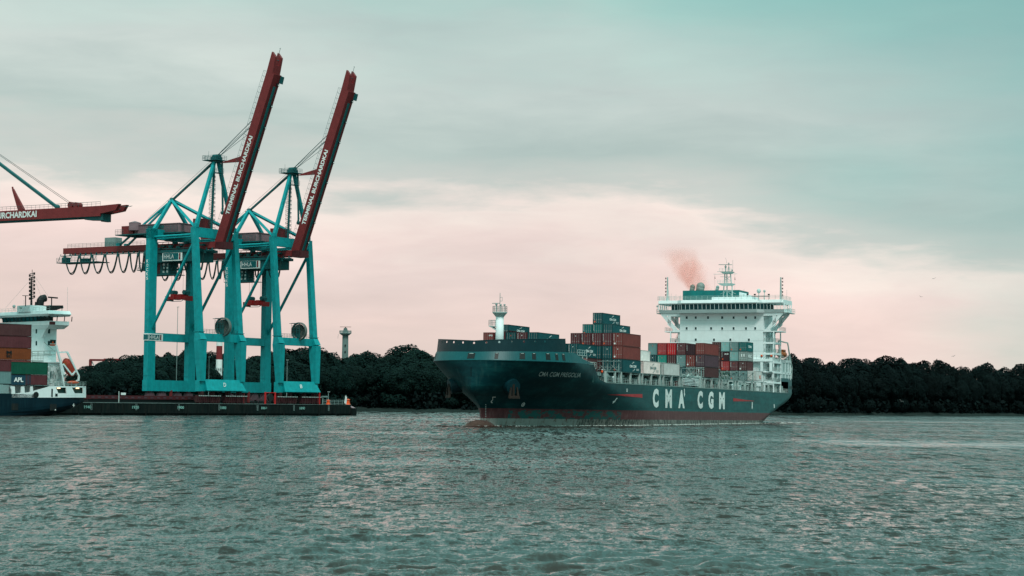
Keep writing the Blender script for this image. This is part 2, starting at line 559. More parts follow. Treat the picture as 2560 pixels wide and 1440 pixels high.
        acc = vm('ADD', acc, vm('SCALE', (0, -1.1, 0), s=mth(t, 'MULTIPLY', k, wgt)))
    def band(y0, slope, half, x0, x1, soft):
        yy = mth(t, 'SUBTRACT', wp.outputs[1], mth(t, 'MULTIPLY_ADD', wp.outputs[0], slope, y0))
        wob = mth(t, 'MULTIPLY', mth(t, 'SUBTRACT', noise(t, mapping(t, oc, (.05, .12, 1)), 1.0, 5, .7), .5), half * 3.2)
        d = mth(t, 'DIVIDE', mth(t, 'ABSOLUTE', mth(t, 'ADD', yy, wob)), half)
        m1 = mth(t, 'SUBTRACT', 1.35, d, clamp=True)
        xx = mth(t, 'MULTIPLY', mth(t, 'DIVIDE', mth(t, 'SUBTRACT', wp.outputs[0], x0), soft, clamp=True), mth(t, 'DIVIDE', mth(t, 'SUBTRACT', x1, wp.outputs[0]), soft, clamp=True))
        return mth(t, 'MULTIPLY', m1, xx)
    slick = mth(t, 'ADD', mth(t, 'ADD', band(262, -.12, 24, 28, 260, 16), band(690, -.25, 18, 96, 320, 20)), mth(t, 'MULTIPLY', band(152, .1, 9, -17, 6, 5), .45), clamp=True)
    calm = mth(t, 'MULTIPLY', calm, mth(t, 'MULTIPLY_ADD', slick, -.93, 1.0))
    acc = vm('SCALE', vm('MULTIPLY', acc, (.7, 1.25, 0)), s=calm)
    gn = nd(t, 'ShaderNodeNewGeometry').outputs['Normal']
    t.links.new(vm('NORMALIZE', vm('ADD', gn, vm('ADD', acc, vm('SCALE', (0, -.065, 0), s=mth(t, 'MULTIPLY_ADD', slick, -.45, 1.0))))), b.inputs['Normal'])
    c = ramp(t, n2, [(.35, (.024, .027, .025)), (.65, (.038, .027, .022))])
    t.links.new(c, b.inputs['Base Color'])
    b.inputs['Roughness'].default_value = .1
    b.inputs['IOR'].default_value = 1.33
    me.materials.append(m)
    o = bpy.data.objects.new('water', me)
    COL.objects.link(o)
    tag(o, 'grey green river water with short choppy waves', 'water', kind='structure')
build_water()

# ------------------------------------------------------------------ the big container ship
TH = radians(22.485)
SO = (-8.07, 402.39, 0)
SF = Frame(SO, (sin(TH), cos(TH), 0), (-cos(TH), sin(TH), 0), trim=.0055, pivot=100)   # x aft, y starboard, z up
HB = 15.0
def lerp_tab(tab, x):
    if x <= tab[0][0]: return tab[0][1]
    for (a, b), (c, d) in zip(tab[:-1], tab[1:]):
        if x <= c: return b + (d - b) * (x - a) / (c - a)
    return tab[-1][1]
STEM = [(-3, 6.2), (0, 5.6), (2.5, 5.3), (3.7, 4.6), (4.8, 3.2), (5.8, 1.4), (6.6, .3), (7.6, 0), (12.8, 0)]
LENB = [(-3, 78), (0, 72), (1.5, 68), (3, 64.5), (4.5, 59.5), (6, 56), (7.2, 49.5), (8.3, 42.5), (9.3, 36), (10.5, 30), (11.6, 25), (12.8, 20)]
EXPQ = [(-3, .95), (3, .92), (4.5, .86), (6, .78), (7.5, .70), (9.3, .60), (11, .54), (12.8, .5)]
KEEL = [(0, -2.5), (158, -2.5), (166, -1.2), (176, 1.2), (186, 3.4), (196, 5.3), (202.5, 6.9)]
def bow_b(u, z):
    u0, L, q = lerp_tab(STEM, z), lerp_tab(LENB, z), lerp_tab(EXPQ, z)
    t = (u - u0) / L
    if t <= 0: return 0.0
    if t >= 1: return HB
    return HB * (1 - (1 - t) ** 2) ** q
def hull_b(u, z):
    b = bow_b(u, z)
    if u > 150:
        zk = lerp_tab(KEEL, u)
        t = min(1, max(0, (z - zk) / 3.0))
        e = .55 + .45 * sqrt(max(0, 1 - (1 - t) ** 2))
        s = min(1, (u - 150) / 25)
        b = min(b, HB * (1 - s + s * e))
    if u > 192: b -= ((u - 192) / 10.5) ** 2 * 1.2
    return b
def z_top(u):
    return lerp_tab([(0, 12.8), (24, 12.8), (30.6, 12.75), (34.1, 9.7), (38.5, 9.05), (203, 9.05)], u)

def build_big_ship():
    ship = thing('container_ship', SF, (0, 0, 0), 'long dark teal container ship with whale-back bow and white bridge, sailing toward the left', 'container ship')
    # hull skin
    us = [0, .15, .4, .8, 1.3, 1.9, 2.6, 3.4, 4.2, 5.1, 6, 7, 8, 9, 10, 11, 12.5, 14, 15.5, 17, 18.5, 20, 22, 24, 26, 28, 30.6, 31.5, 32.5, 33.3, 34.1, 35, 36.5, 38.5] + \
         [38.5 + 2.3 * i for i in range(1, 16)] + [76, 80, 90, 100, 110, 120, 130, 140, 150, 153, 156, 159, 162, 165, 168, 171, 174, 177, 180, 183, 186, 189, 192, 194, 196, 198, 200, 201.5, 202.5]
    NZ = 34
    m = MB()
    rings = []
    for u in us:
        zt = z_top(u)
        zk = max(-2.5, lerp_tab(KEEL, u))
        ring = []
        for j in range(NZ + 1):
            z = zk + (zt - zk) * j / NZ
            # the stem: stations ahead of it collapse onto it
            uu = max(u, lerp_tab(STEM, z)) if u < 8 else u
            if u < 8:
                u0 = lerp_tab(STEM, z)
                uu = u0 + (8 - u0) * (u / 8) ** 1.0
            ring.append((uu, hull_b(uu, z), z))
        rings.append(ring)
    vs, fs = [], []
    n = NZ + 1
    for side in (-1, 1):
        k = len(vs)
        for r in rings:
            vs += [(a, side * b, c) for a, b, c in r]
        for i in range(len(rings) - 1):
            for j in range(NZ):
                q = (k + i * n + j, k + (i + 1) * n + j, k + (i + 1) * n + j + 1, k + i * n + j + 1)
                fs.append(q if side < 0 else q[::-1])
    # bottom of the counter and transom
    N = len(rings)
    for i in range(N - 1):
        a = i * n; b = N * n + i * n
        fs.append((a, b, b + n, a + n))
    for j in range(NZ):
        a = (N - 1) * n + j; b = N * n + (N - 1) * n + j
        fs.append((a, b, b + 1, a + 1))
    m.add(vs, fs)
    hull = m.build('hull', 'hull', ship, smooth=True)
    try:
        hull.data.set_sharp_from_angle(angle=radians(35))
    except Exception:
        pass
    # main deck, foredeck
    m = MB()
    prev = None
    dus = [34.1, 38.5, 60, 100, 150, 192, 197, 202.5]
    for a, b in zip(dus[:-1], dus[1:]):
        ba, bb = hull_b(a, z_top(a)) - .02, hull_b(b, z_top(b)) - .02
        za, zb = z_top(a) - .05, z_top(b) - .05
        m.add([(a, -ba, za), (b, -bb, zb), (b, bb, zb), (a, ba, za)], [(0, 1, 2, 3)])
    fu = [0, .5, 1.5, 3, 5, 8, 12, 16, 20, 24, 30.6]
    for a, b in zip(fu[:-1], fu[1:]):
        ba, bb = bow_b(a, 12.75), bow_b(b, 12.75)
        m.add([(a, -ba, 12.7), (b, -bb, 12.7), (b, bb, 12.7), (a, ba, 12.7)], [(0, 1, 2, 3)])
    m.box(30.5, 30.6, -15, 15, 9.0, 12.7)
    m.build('deck', 'deck', ship)
    # deck edge strake
    m = MB()
    for s in (-1, 1):
        m.beam((38.5, s * 15, 9.08), (192, s * 15, 9.08), .12, .16)
    m.build('deck_edge', 'grey', ship)

    # sloping bow band with fairlead openings, and the upper bulwark with its row of round holes
    def rail_curve(u0, L, hb):
        def f(t):      # t from -1 (port end) through 0 (stem) to 1
            a = abs(t)
            ang = a * pi / 2
            return u0 + L * (1 - cos(ang)), (1 if t > 0 else -1) * hb * sin(ang)
        return f
    lowc = rail_curve(0, 20, HB)
    m = MB()
    rows = []
    K = 60
    def band_pt(t, f):
        """t along, f 0..1 up the slope"""
        a = abs(t)
        ul, vl = lowc(t)
        upc = rail_curve(.9, 19.1, HB - .5)
        uu, vv = upc(t)
        return (ul + (uu - ul) * f, vl + (vv - vl) * f, 12.8 + (1.7 + .45 * a) * f)
    for i in range(-K, K + 1):
        t = i / K
        rows.append([band_pt(t, f) for f in (0, .33, .66, 1)])
    # aft ends of the band sweep down to the deck edge
    vs = [p for r in rows for p in r]
    nr = 4
    fs = [(i * nr + j, (i + 1) * nr + j, (i + 1) * nr + j + 1, i * nr + j + 1) for i in range(len(rows) - 1) for j in range(nr - 1)]
    m.add(vs, fs)
    for s in (-1, 1):
        e = rows[0] if s < 0 else rows[-1]
        ends = []
        for k2, (u, f) in enumerate([(20, 1), (21.5, .86), (23, .66), (25, .42), (27.5, .2), (30.6, .06)]):
            ends.append([(u, s * (HB - .5 * g), 12.8 + 2.1 * g) for g in (0, f * .33, f * .66, f)])
        vs = [p for r in ends for p in r]
        fs = [(i * 4 + j, (i + 1) * 4 + j, (i + 1) * 4 + j + 1, i * 4 + j + 1) for i in range(len(ends) - 1) for j in range(3)]
        m.add(vs, fs)
    m.build('bow_band', M['hull_lit'], ship, smooth=False)
    # knuckle bar
    m = MB()
    kn = [Vector((*lowc(i / 50), 12.8)) for i in range(-50, 51)]
    for a, b in zip(kn[:-1], kn[1:]):
        m.tube(a, b, .07, 5, caps=False)
    m.build('knuckle', M['hull_lit'], ship)
    # upper bulwark: thin plate with real holes
    topc = rail_curve(1.0, 19.0, HB - .6)
    topc2 = rail_curve(1.35, 18.65, HB - .85)
    T = lambda u: u   # parameter
    tmax = .88
    def up_pt(t, f):
        a = topc(t * tmax); b = topc2(t * tmax)
        u = a[0] + (b[0] - a[0]) * f; v = a[1] + (b[1] - a[1]) * f
        k = abs(t); return Vector((u, v, 14.45 + .45 * k + (2.3 + .45 * k) * f))
    # arc length table
    ts = [i / 400 for i in range(-400, 401)]
    P = [up_pt(t, .8) for t in ts]
    arc = [0]
    for a, b in zip(P[:-1], P[1:]):
        arc.append(arc[-1] + (b - a).length)
    half = arc[400]
    def t_of(s):
        s = s + half
        return float(np.interp(s, arc, ts))
    m = MB()
    hole_s = [-15.6, -13, -10.4, -7.8, -5.2, -2.6, 0, 2.6, 5.2, 7.8, 10.4, 13, 15.6]
    edges = [-half]
    R_ = .22
    n8 = 12
    for i, hs in enumerate(hole_s):
        nxt = (hs + hole_s[i + 1]) / 2 if i < len(hole_s) - 1 else half
        a, b = edges[-1], nxt
        edges.append(nxt)
        zc = .80
        # outer square ring round the hole
        sq = .42
        loc = lambda s, f: up_pt(t_of(s), f)
        hz = 2.5
        def quad(s0, s1, f0, f1, ns=3):
            for q in range(ns):
                x0 = s0 + (s1 - s0) * q / ns; x1 = s0 + (s1 - s0) * (q + 1) / ns
                m.add([loc(x0, f0), loc(x1, f0), loc(x1, f1), loc(x0, f1)], [(0, 1, 2, 3)])
        f0, f1 = zc - sq / hz, zc + sq / hz
        quad(a, b, 0, f0, 5)
        quad(a, hs - sq, f0, f1, 3)
        quad(hs + sq, b, f0, f1, 3)
        if f1 < 1: quad(a, b, f1, 1, 5)
        ring, rim = [], []
        for k2 in range(n8):
            an = 2 * pi * (k2 + .5) / n8
            ca, sa = cos(an), sin(an)
            ring.append(loc(hs + R_ * ca, zc + R_ * sa / hz))
            k3 = sq / max(abs(ca), abs(sa))
            rim.append(loc(hs + ca * k3, zc + sa * k3 / hz))
        m.add(ring + rim, [(k2, n8 + k2, n8 + (k2 + 1) % n8, (k2 + 1) % n8) for k2 in range(n8)])
    m.build('bow_bulwark', M['hull_shaded'], ship)
    m = MB()
    tp = [up_pt(t, 1.0) for t in ts[::10]]
    m.path(tp, .06, 5); m.build('bulwark_rail', M['hull_shaded'], ship); m = MB()
    m.path([up_pt(t, 0.0) for t in ts[::10]], .05, 5)
    m.build('bulwark_rail', M['hull_shaded'], ship)
    m = MB()
    md = [(u, v) for u, v in [topc(t * tmax) for t in ts[::16]]]
    for (a, b), (c, d) in zip(md[:25], md[1:26]):
        m.add([(a, b, 14.45), (c, d, 14.45), (c, -d, 14.45), (a, -b, 14.45)], [(0, 1, 2, 3)])
    m.build('whaleback_deck', 'deck', ship)

    # fairlead openings on the band
    def band_solve(px, py):
        # search t,f whose projection is nearest (physical point on the band plate)
        best = None
        for i in range(-300, 301):
            t = i / 300
            for f in (.1, .25, .4, .55, .7, .85):
                w = SF.M @ Vector(band_pt(t, f))
                q = RC.transposed() @ (w - Vector((0, 0, HC)))
                x, y = 1280 + FPX * q.x / -q.z, 720 - FPX * q.y / -q.z
                if t > .62: continue
                d = (x - px) ** 2 + (y - py) ** 2
                if best is None or d < best[0]: best = (d, t, f)
        return best[1], best[2]
    for px, py, w in [(1083, 886, .3), (1091, 887, .35), (1178, 888, 1.15), (1241, 887, .5), (1306, 888, .75), (1335, 889, .55), (1370, 889, .7), (1392, 890, .5), (1409, 891, .55)]:
        t, f = band_solve(px, py)
        dt_ = w / 30.0 * .9
        m = MB()
        p = [Vector(band_pt(t + s * dt_, .5 + g)) for s, g in ((-1, -.33), (1, -.33), (1, .33), (-1, .33))]
        nrm = (p[1] - p[0]).cross(p[3] - p[0]).normalized()
        c = sum(p, Vector()) / 4
        if (c - Vector((20, 0, c.z))).dot(nrm) < 0: nrm = -nrm
        lo = [q + nrm * .03 for q in p]
        m.add([q + nrm * .05 for q in p] + [q - nrm * .3 for q in p], [(0, 1, 2, 3), (0, 4, 5, 1), (1, 5, 6, 2), (2, 6, 7, 3), (3, 7, 4, 0)])  # shade of the recess painted as a black patch on the plate
        o = m.build('fairlead_opening', 'black', ship)
        mm = MB()
        a, b = p[3] + nrm * .09, p[2] + nrm * .09
        mm.tube(a.lerp(b, .25) - Vector((0, 0, .12)), a.lerp(b, .8) - Vector((0, 0, .12)), .07, 5)
        r = mm.build('roller', 'grey_l', o)
    # small white arc mark below first opening
    # anchors and their recess bosses
    for s in (-1, 1):
        uz = (6.2, 7.9)
        m = MB()
        u, z = uz
        b = bow_b(u, z)
        c = Vector((u, s * b, z))
        nx = Vector((-.62, s * .74, -.25)).normalized()
        p0 = c - nx * 2.0; p1 = c + nx * 1.5
        m.tube(p0, p1, 1.9, 20, r2=1.5)
        boss = m.build('anchor_pocket', M['hull_shaded'], ship, smooth=False)
        m = MB()
        a = p1 + nx * .1
        tr = nx.cross(Vector((0, 0, 1))).normalized()
        dn = Vector((0, 0, -1))
        m.beam(a + dn * -.6, a + dn * 1.9, .35, .35)
        m.prism([a + dn * 2.2 + tr * -1.25, a + dn * 2.2 + tr * 1.25, a + dn * 1.75 + tr * 1.1, a + dn * 1.75 - tr * 1.1], nx * .5)
        for q in (-1, 1):
            m.prism([a + dn * 2.1 + tr * q * 1.25, a + dn * 2.1 + tr * q * .7, a + dn * .1 + tr * q * .6, a + dn * .0 + tr * q * .75], nx * .35)
        m.build('anchor', M['rust'], boss)
    # bulbous bow just awash
    m = MB()
    m.sphere((4.6, 0, -1.2), 1.0, 24, 14, (7.0, 2.3, 2.0))
    m.build('bulb', M['bulb'], ship, smooth=True)
    # rudder and propeller boss at the stern
    m = MB()
    m.box(194, 198.5, -.4, .4, -3, 2.0)
    m.sphere((192.5, 0, .5), .9)
    m.build('rudder', 'black', ship)

    # hull lettering ----------------------------------------------------------
    pv = -15.04
    lets = [('C', 1632, 1646.5), ('M', 1663.5, 1679.8), ('A', 1696, 1711.6), ('C', 1743.8, 1757), ('G', 1771, 1783.8), ('M', 1797.8, 1812)]
    for ch, x0, x1 in lets:
        a = SF.at(x0, 995, 1, pv); b = SF.at(x1, 995, 1, pv)
        zt = SF.at((x0 + x1) / 2, lerp_tab([(1639, 971.5), (1671, 973), (1704, 975), (1750, 977), (1777, 978.5), (1805, 980.5)], (x0 + x1) / 2), 1, pv).z
        zb = SF.at((x0 + x1) / 2, lerp_tab([(1639, 1019), (1671, 1019.8), (1704, 1020.6), (1750, 1021.6), (1777, 1022), (1805, 1023)], (x0 + x1) / 2), 1, pv).z
        m = MB()
        put_text(m, ch, (a.x, pv, zb), (1, 0, 0), (0, 0, 1), b.x - a.x, zt - zb, (0, -1, 0), .0, bold=.06)
        m.build('hull_letter', 'white_s', ship)
    def flat(pts, mat, name='hull_marking', parent=ship):
        m = MB()
        q = [SF.at(x, y, 1, pv) for x, y in pts]
        m.add(q, [tuple(range(len(q)))])
        return m.build(name, mat, parent)
    def on_hull(u, z, off=.05):
        return Vector((u, -(bow_b(u, z) + off), z))
    def hull_pt(px, py, off=.06):
        """march the sight line to the port plating"""
        o = SF.I @ Vector((0, 0, HC)); d = (SF.I.to_3x3() @ ray(px, py)).normalized()
        k = (-22 - o.y) / d.y if d.y else 300
        k = max(k, 330)
        while k < 640:
            p = o + d * k
            if p.z < z_top(p.x) and p.y > -(hull_b(p.x, min(12.8, max(-2, p.z))) + off) and p.x > -1: return p
            k += .05
        return o + d * 400
    # red wedge stripes
    m = MB(); tab = [(1519, 986.6, 987), (1540, 986, 988.6), (1560, 985.6, 990.2), (1580, 985.3, 992), (1595, 985.1, 993.3), (1606, 985, 994.6)]
    for (x0, a0, b0), (x1, a1, b1) in zip(tab[:-1], tab[1:]):
        m.add([hull_pt(x0, a0), hull_pt(x1, a1), hull_pt(x1, b1), hull_pt(x0, b0)], [(0, 3, 2, 1)])
    m.build('red_stripe', M['stripe'], ship)
    flat([(1833, 995.2), (1833, 1003.2), (1885, 1003), (1885, 1002.2)], M['stripe'], 'red_stripe')
    # white arrows and draught marks
    m = MB()
    for pts in ([(1542, 994), (1544, 995.2), (1537, 1004), (1535.4, 1003)], [(1539.4, 1003.6), (1533, 1002.4), (1531, 1009.5)]):
        m.add([hull_pt(x, y) for x, y in pts], [tuple(range(len(pts)))])
    m.build('thruster_arrow', 'white_s', ship)
    m = MB()
    pc = hull_pt(1308, 1011.4)
    def hmap(cx, cy, rx, ry, n, r0, r1):
        for i in range(n):
            a0, a1 = 2 * pi * i / n, 2 * pi * (i + 1) / n
            m.add([hull_pt(cx + rx * r * cos(a), cy - ry * r * sin(a) - rx * r * cos(a) * .5) for r, a in ((r0, a0), (r1, a0), (r1, a1), (r0, a1))], [(0, 1, 2, 3)])
    hmap(1308, 1011.4, 4.6, 4.6, 14, .72, 1)
    for pts in ([(1304, 1013), (1312, 1009), (1312, 1010), (1304, 1014)], [(1307.5, 1007), (1308.6, 1007), (1308.6, 1016), (1307.5, 1016)]):
        m.add([hull_pt(x, y) for x, y in pts], [(0, 1, 2, 3)])
    m.build('bulb_mark', 'white_s', ship)
    m = MB()
    for pts in ([(1231.5, 992), (1239.5, 992), (1239.5, 993.6), (1231.5, 993.6)], [(1231, 993), (1232.4, 993), (1232.4, 1001), (1231, 1001)], [(1227, 1003), (1229, 1001), (1231.5, 1001.4), (1229, 1004)], [(1227, 1003), (1228.4, 1003), (1229.6, 1007), (1227.6, 1007)], [(1228, 1006.3), (1232, 1006.3), (1232, 1007.6), (1228, 1007.6)]):
        m.add([hull_pt(x, y) for x, y in pts], [(0, 1, 2, 3)])
    m.build('bulb_symbol', 'white_s', ship)
    m = MB()
    for y in (1011, 1016, 1020, 1024, 1028, 1032, 1036, 1040):
        m.add([hull_pt(x, q) for x, q in ((1213.6, y), (1215.2, y), (1215.2, y + 1.6), (1213.6, y + 1.6))], [(0, 1, 2, 3)])
    m.build('draught_marks', 'white_s', ship)
    for pts in ([(1879.6, 1005.5), (1881.4, 1005.5), (1881.6, 1020), (1880.6, 1023.5), (1879.4, 1020)], [(1934.3, 1010.5), (1936.6, 1010.5), (1936.8, 1019.5), (1934.6, 1019.5)]):
        flat(pts, 'white_s', 'tug_mark')
    # circle mark and small arrow above the A
    m = MB()
    for i in range(14):
        a0, a1 = 2 * pi * i / 14, 2 * pi * (i + 1) / 14
        m.add([SF.at(1567.6 + 1.7 * r * cos(a), 975.6 - 4.3 * r * sin(a), 1, pv) for r, a in ((.55, a0), (1, a0), (1, a1), (.55, a1))], [(0, 3, 2, 1)])
    m.build('load_mark', 'white_s', ship)
    flat([(1710.0, 972), (1711.9, 972), (1711.9, 984), (1713, 984), (1711.3, 993), (1709.6, 984), (1710, 984)], 'white_s', 'tug_mark')
    # ship's name on the flare
    m = MB()
    x0, y0, x1, y1 = 1345.5, 940.5, 1455, 943.3
    def nm(p):
        a, b = p.x, p.y     # in pixels along / up
        return hull_pt(a, b, .07)
    vs, fs = text_geo('CMA CGM PREGOLIA', .012)
    tx0 = min(v.x for v in vs); tx1 = max(v.x for v in vs); ty1 = max(v.y for v in vs)
    # cut long faces are fine: map every vertex to the plating
    o2 = []
    for v in vs:
        a = (v.x - tx0) / (tx1 - tx0); b = v.y / ty1
        px = x0 + a * (x1 - x0 - 4.5) + b * 4.5
        py = (y0 + (y1 - y0) * a) - b * 11.0
        o2.append(hull_pt(px, py, .10))
    m.add(o2, fs)
    m.build('ship_name', M['namepaint'], ship)

    # foremast -----------------------------------------------------------------
    mu = 14.5
    m = MB()
    m.tube((mu, 0, 14.4), (mu, 0, 22.6), .86, 24, r2=.82)
    mast = m.build('foremast', 'white', ship, smooth=True)
    m = MB()
    m.tube((mu, 0, 22.2), (mu, 0, 23.0), .85, 16, r2=1.5); m.tube((mu, 0, 23.0), (mu, 0, 23.25), 1.55, 16)
    m.build('mast_platform', 'grey_l', mast); m = MB()
    m.prism([(mu - 1.0, .6, 19.4), (mu - .8, 2.0, 20.2), (mu + .9, 2.0, 20.2), (mu + .9, .6, 19.4)], (0, 0, .2))
    m.box(mu - .9, mu + .9, .5, 2.1, 20.15, 20.35)
    m.build('mast_platform', 'grey_l', mast)
    m = MB()
    c8 = [(mu + 1.5 * cos(a), 1.5 * sin(a), 23.25) for a in [2 * pi * i / 10 for i in range(11)]]
    m.rail(c8, 1.15, .8, .04, 3)
    m.build('mast_railing', 'grey', mast)
    m = MB()
    m.rail([(mu - .9, .6, 20.35), (mu - .9, 2.1, 20.35), (mu + .9, 2.1, 20.35), (mu + .9, .6, 20.35)], 1.15, .6, .04, 3)
    m.build('mast_railing', 'grey', mast)
    m = MB()
    m.tube((mu, 0, 23.2), (mu, 0, 27.2), .09, 6, r2=.06)
    m.tube((mu, .1, 25.05), (mu, 1.75, 25.05), .08, 6)
    m.tube((mu, .8, 23.2), (mu, .8, 25.0), .1, 6)
    m.sphere((mu, .8, 24.8), .25)
    for y in (-.2, -1.05):
        m.tube((mu, y, 23.2), (mu, y, 24.6), .05, 5); m.tube((mu, y - .15, 24.7), (mu, y + .2, 24.7), .16, 8)
    m.path([(mu, 0, 26.3), (mu, -.5, 26.3), (mu, -.5, 25.5), (mu, 0, 25.5)], .04, 4)
    m.build('mast_aerials', 'grey', mast)

    # hatch covers / coamings under the boxes ------------------------------------
    for u0, u1 in ((20, 32.4), (34.5, 46.9), (49.3, 61.7), (63.9, 76.3), (78.5, 90.9), (96, 108.5), (111.1, 123.5), (127, 139.4), (143, 155.4), (158.4, 165.2)):
        m = MB()
        z0 = 12.7 if u0 < 25 else 9.0
        wv = 7.5 if u0 < 25 else 12.4
        m.box(u0, u1, -wv, wv, z0, 11.35 if u0 > 25 else 15.6)
        m.build('hatch', 'hatch', ship)
        if u0 > 25:
            m = MB()
            for k in range(1, 9):
                y = -12.46
                x = u0 + (u1 - u0) * k / 9
                m.box(x - .1, x + .1, y - .35, y, 9.0, 11.3)
            m.box(u0, u1, -12.9, -12.4, 10.6, 10.8)
            m.build('coaming_stay', 'grey', ship)
    # gunwale posts that carry the outboard boxes, with ledger beams
    pxs = [1514, 1537.5, 1552.8, 1576, 1598, 1605.9, 1628, 1649.3, 1658.6, 1679, 1699, 1748.5, 1754.5, 1761.5, 1779.5, 1798, 1805, 1821, 1838.5, 1845, 1863.4, 1880, 1889, 1906, 1922, 1940]
    for px in pxs:
        p = SF.at(px, 965, 1, -14.8)
        m = MB()
        top = 11.6 if p.x < 160 else 11.5
        m.box(p.x - .16, p.x + .16, -14.95, -14.5, 9.0, top)
        m.build('gunwale_post', 'grey_l', ship)
        m = MB()
        m.box(p.x - .16, p.x + .16, 14.5, 14.95, 9.0, top)
        m.build('gunwale_post', 'grey_l', ship)
    m = MB()
    for s in (-1, 1):
        m.box(40, 170, s * 14.7 - .15, s * 14.7 + .15, 11.5, 11.7)
    m.build('ledger_beam', 'grey', ship)
    m = MB()
    for s in (-1, 1):
        m.rail([(39, s * 14.85, 9.05), (192, s * 14.85, 9.05)], 1.1, 1.55, .035, 3)
    m.build('deck_railing', 'grey_l', ship)
    # deck side gear: pipes, lockers, vents, drums
    m = MB()
    rnd = random.Random(5)
    m.tube((40, -13.4, 10.45), (168, -13.4, 10.45), .12, 6); m.tube((40, -13.3, 10.15), (168, -13.3, 10.15), .09, 6)
    m.build('deck_pipes', 'grey', ship)
    for k in range(34):
        u = 42 + k * 3.75 + rnd.uniform(-.8, .8)
        m = MB()
        kind = rnd.choice('abcc')
        if kind == 'a':
            m.tube((u, -14, 9.05), (u, -14, 10.3), .28, 10); nmz, mt = 'vent', rnd.choice(['grey_l', 'white', 'red_dark'])
            m.sphere((u, -14, 10.3), .36)
        elif kind == 'b':
            m.box(u - .45, u + .45, -14.2, -13.7, 9.05, 10.1 + rnd.random() * .4); m.box(u - .4, u + .4, -14.23, -14.2, 9.2, 9.9); nmz, mt = 'locker', rnd.choice(['grey_l', 'white', 'red'])
        else:
            m.box(u - .9, u + .9, -13.9, -13.4, 10.65, 11.0); m.box(u - .1, u + .1, -13.9, -13.4, 9.05, 10.65); nmz, mt = 'pipe_support', 'grey_l'
        m.build(nmz, mt, ship)
    # lashing bridges between the bays
    for u in (47.7, 62.4, 77.2, 93.0, 109.5, 125.2, 141.2, 156.8):
        m = MB()
        H = 14.2 if u not in (125.2, 141.2) else 14.2
        for v in [-14.6 + 2.65 * k for k in range(12)]:
            m.box(u - .12, u + .12, v - .1, v + .1, 9, H)
        m.box(u - .5, u + .5, -14.9, 14.9, 11.5, 11.62); m.box(u - .5, u + .5, -14.9, 14.9, 13.9, 14.02)
        for v in [-14.6 + 2.65 * k for k in range(11)]:
            m.tube((u, v, 11.6), (u, v + 2.65, 13.9), .06, 4); m.tube((u, v + 2.65, 11.6), (u, v, 13.9), .06, 4)
        m.rail([(u - .5, -14.9, 11.62), (u - .5, 14.9, 11.62)], 1.05, 2.6, .035, 2)
        m.build('lashing_bridge', 'grey', ship)
    # forward break: winch platform, cowl, small stair
    m = MB()
    m.box(31, 34.5, -14.2, -8, 12.0, 12.15)
    m.rail([(24.5, -14.2, 12.8), (31, -14.2, 12.15), (34.4, -14.2, 12.15), (34.4, -8, 12.15)], 1.15, 1.3, .045, 3)
    m.rail([(24.5, -13.6, 14.6), (30, -13.6, 14.6)], 1.1, 1.3, .045, 2)
    for u in (24.6, 27.4, 30):
        m.box(u - .1, u + .1, -13.7, -13.5, 12.8, 14.6)
    m.box(24.5, 30, -13.7, -12, 14.5, 14.62)
    for u in (31.3, 34.2):
        m.box(u - .12, u + .12, -14.1, -13.8, 9, 12)
    m.build('forward_platform', 'grey_l', ship)
    m = MB()
    m.box(27.8, 29.8, -13.3, -12.2, 12.85, 14.2); m.tube((26.2, -13.2, 12.8), (26.2, -13.2, 13.9), .35, 8)
    m.build('winch', 'grey_l', ship)
    m = MB(); m.tube((28.3, -13.6, 13.6), (29.4, -13.6, 13.6), .42, 10); m.build('winch_drum', 'red', ship)

    # accommodation ladder and gear amidships (the pale stack of rails at x 1700-1750)
    a = SF.at(1707, 960, 1, -14.7); b = SF.at(1742, 962, 1, -14.7)
    m = MB()
    for k in range(5):
        z = 9.65 + .36 * k
        m.beam((a.x, -14.9, z), (b.x, -14.9, z), .5, .13)
    m.build('accommodation_ladder', 'white', ship)
    m = MB()
    m.box(a.x - .6, a.x - .3, -14.8, -14.4, 9, 12.2); m.box(b.x + .6, b.x + .95, -14.8, -14.4, 9, 12.2); m.box(b.x + 2.4, b.x + 3.2, -14.9, -13.5, 9, 12.0)
    m.tube((a.x, -14.3, 12.1), (b.x, -14.3, 11.7), .15, 6); m.tube((a.x + 3, -14.4, 11.2), (a.x + 6, -14.4, 12.3), .14, 6); m.tube((b.x, -14.4, 11.2), (b.x - 4, -14.4, 12.4), .14, 6)
    m.sphere((a.x - .5, -14.4, 11.1), .4)
    m.build('ladder_davit', 'grey_l', ship)

    # ---------------------------------------------------------------- superstructure
    U = 176.0
    m = MB()
    m.box(U, U + 13, -12.25, 12.25, 9.0, 31.3)
    blk = m.build('accommodation_block', 'white', ship)
    for z in (14.7, 17.6, 20.5, 23.4, 26.3, 29.2):
        m = MB(); m.box(U - .025, U - .004, -12.2, 12.2, z, z + .05); m.build('deck_seam', M['seam'], blk)
    wr = {29.0: [636, 741, 884, 1048, 1181, 1325, 1432], 25.6: [636, 741, 919, 1048, 1181, 1325, 1432], 22.1: [741, 953, 1143, 1358]}
    for (z, xs) in wr.items():
        for xz in xs:
            px = 1580 + xz / 4.647
            py = {29.0: 794, 25.6: 821, 22.1: 849.5}[z]
            p = SF.at(px, py, 0, U)
            m = MB(); m.box(U - .05, U + .02, p.y - .28, p.y + .28, p.z - .36, p.z + .36)
            w = m.build('window', M['glass'], blk)
            m = MB()
            for (y0, y1, z0, z1) in ((-.36, .36, .36, .44), (-.36, .36, -.44, -.36), (-.36, -.28, -.36, .36), (.28, .36, -.36, .36)):
                m.box(U - .07, U + .0, p.y + y0, p.y + y1, p.z + z0, p.z + z1)
            m.build('window_frame', 'white', w)
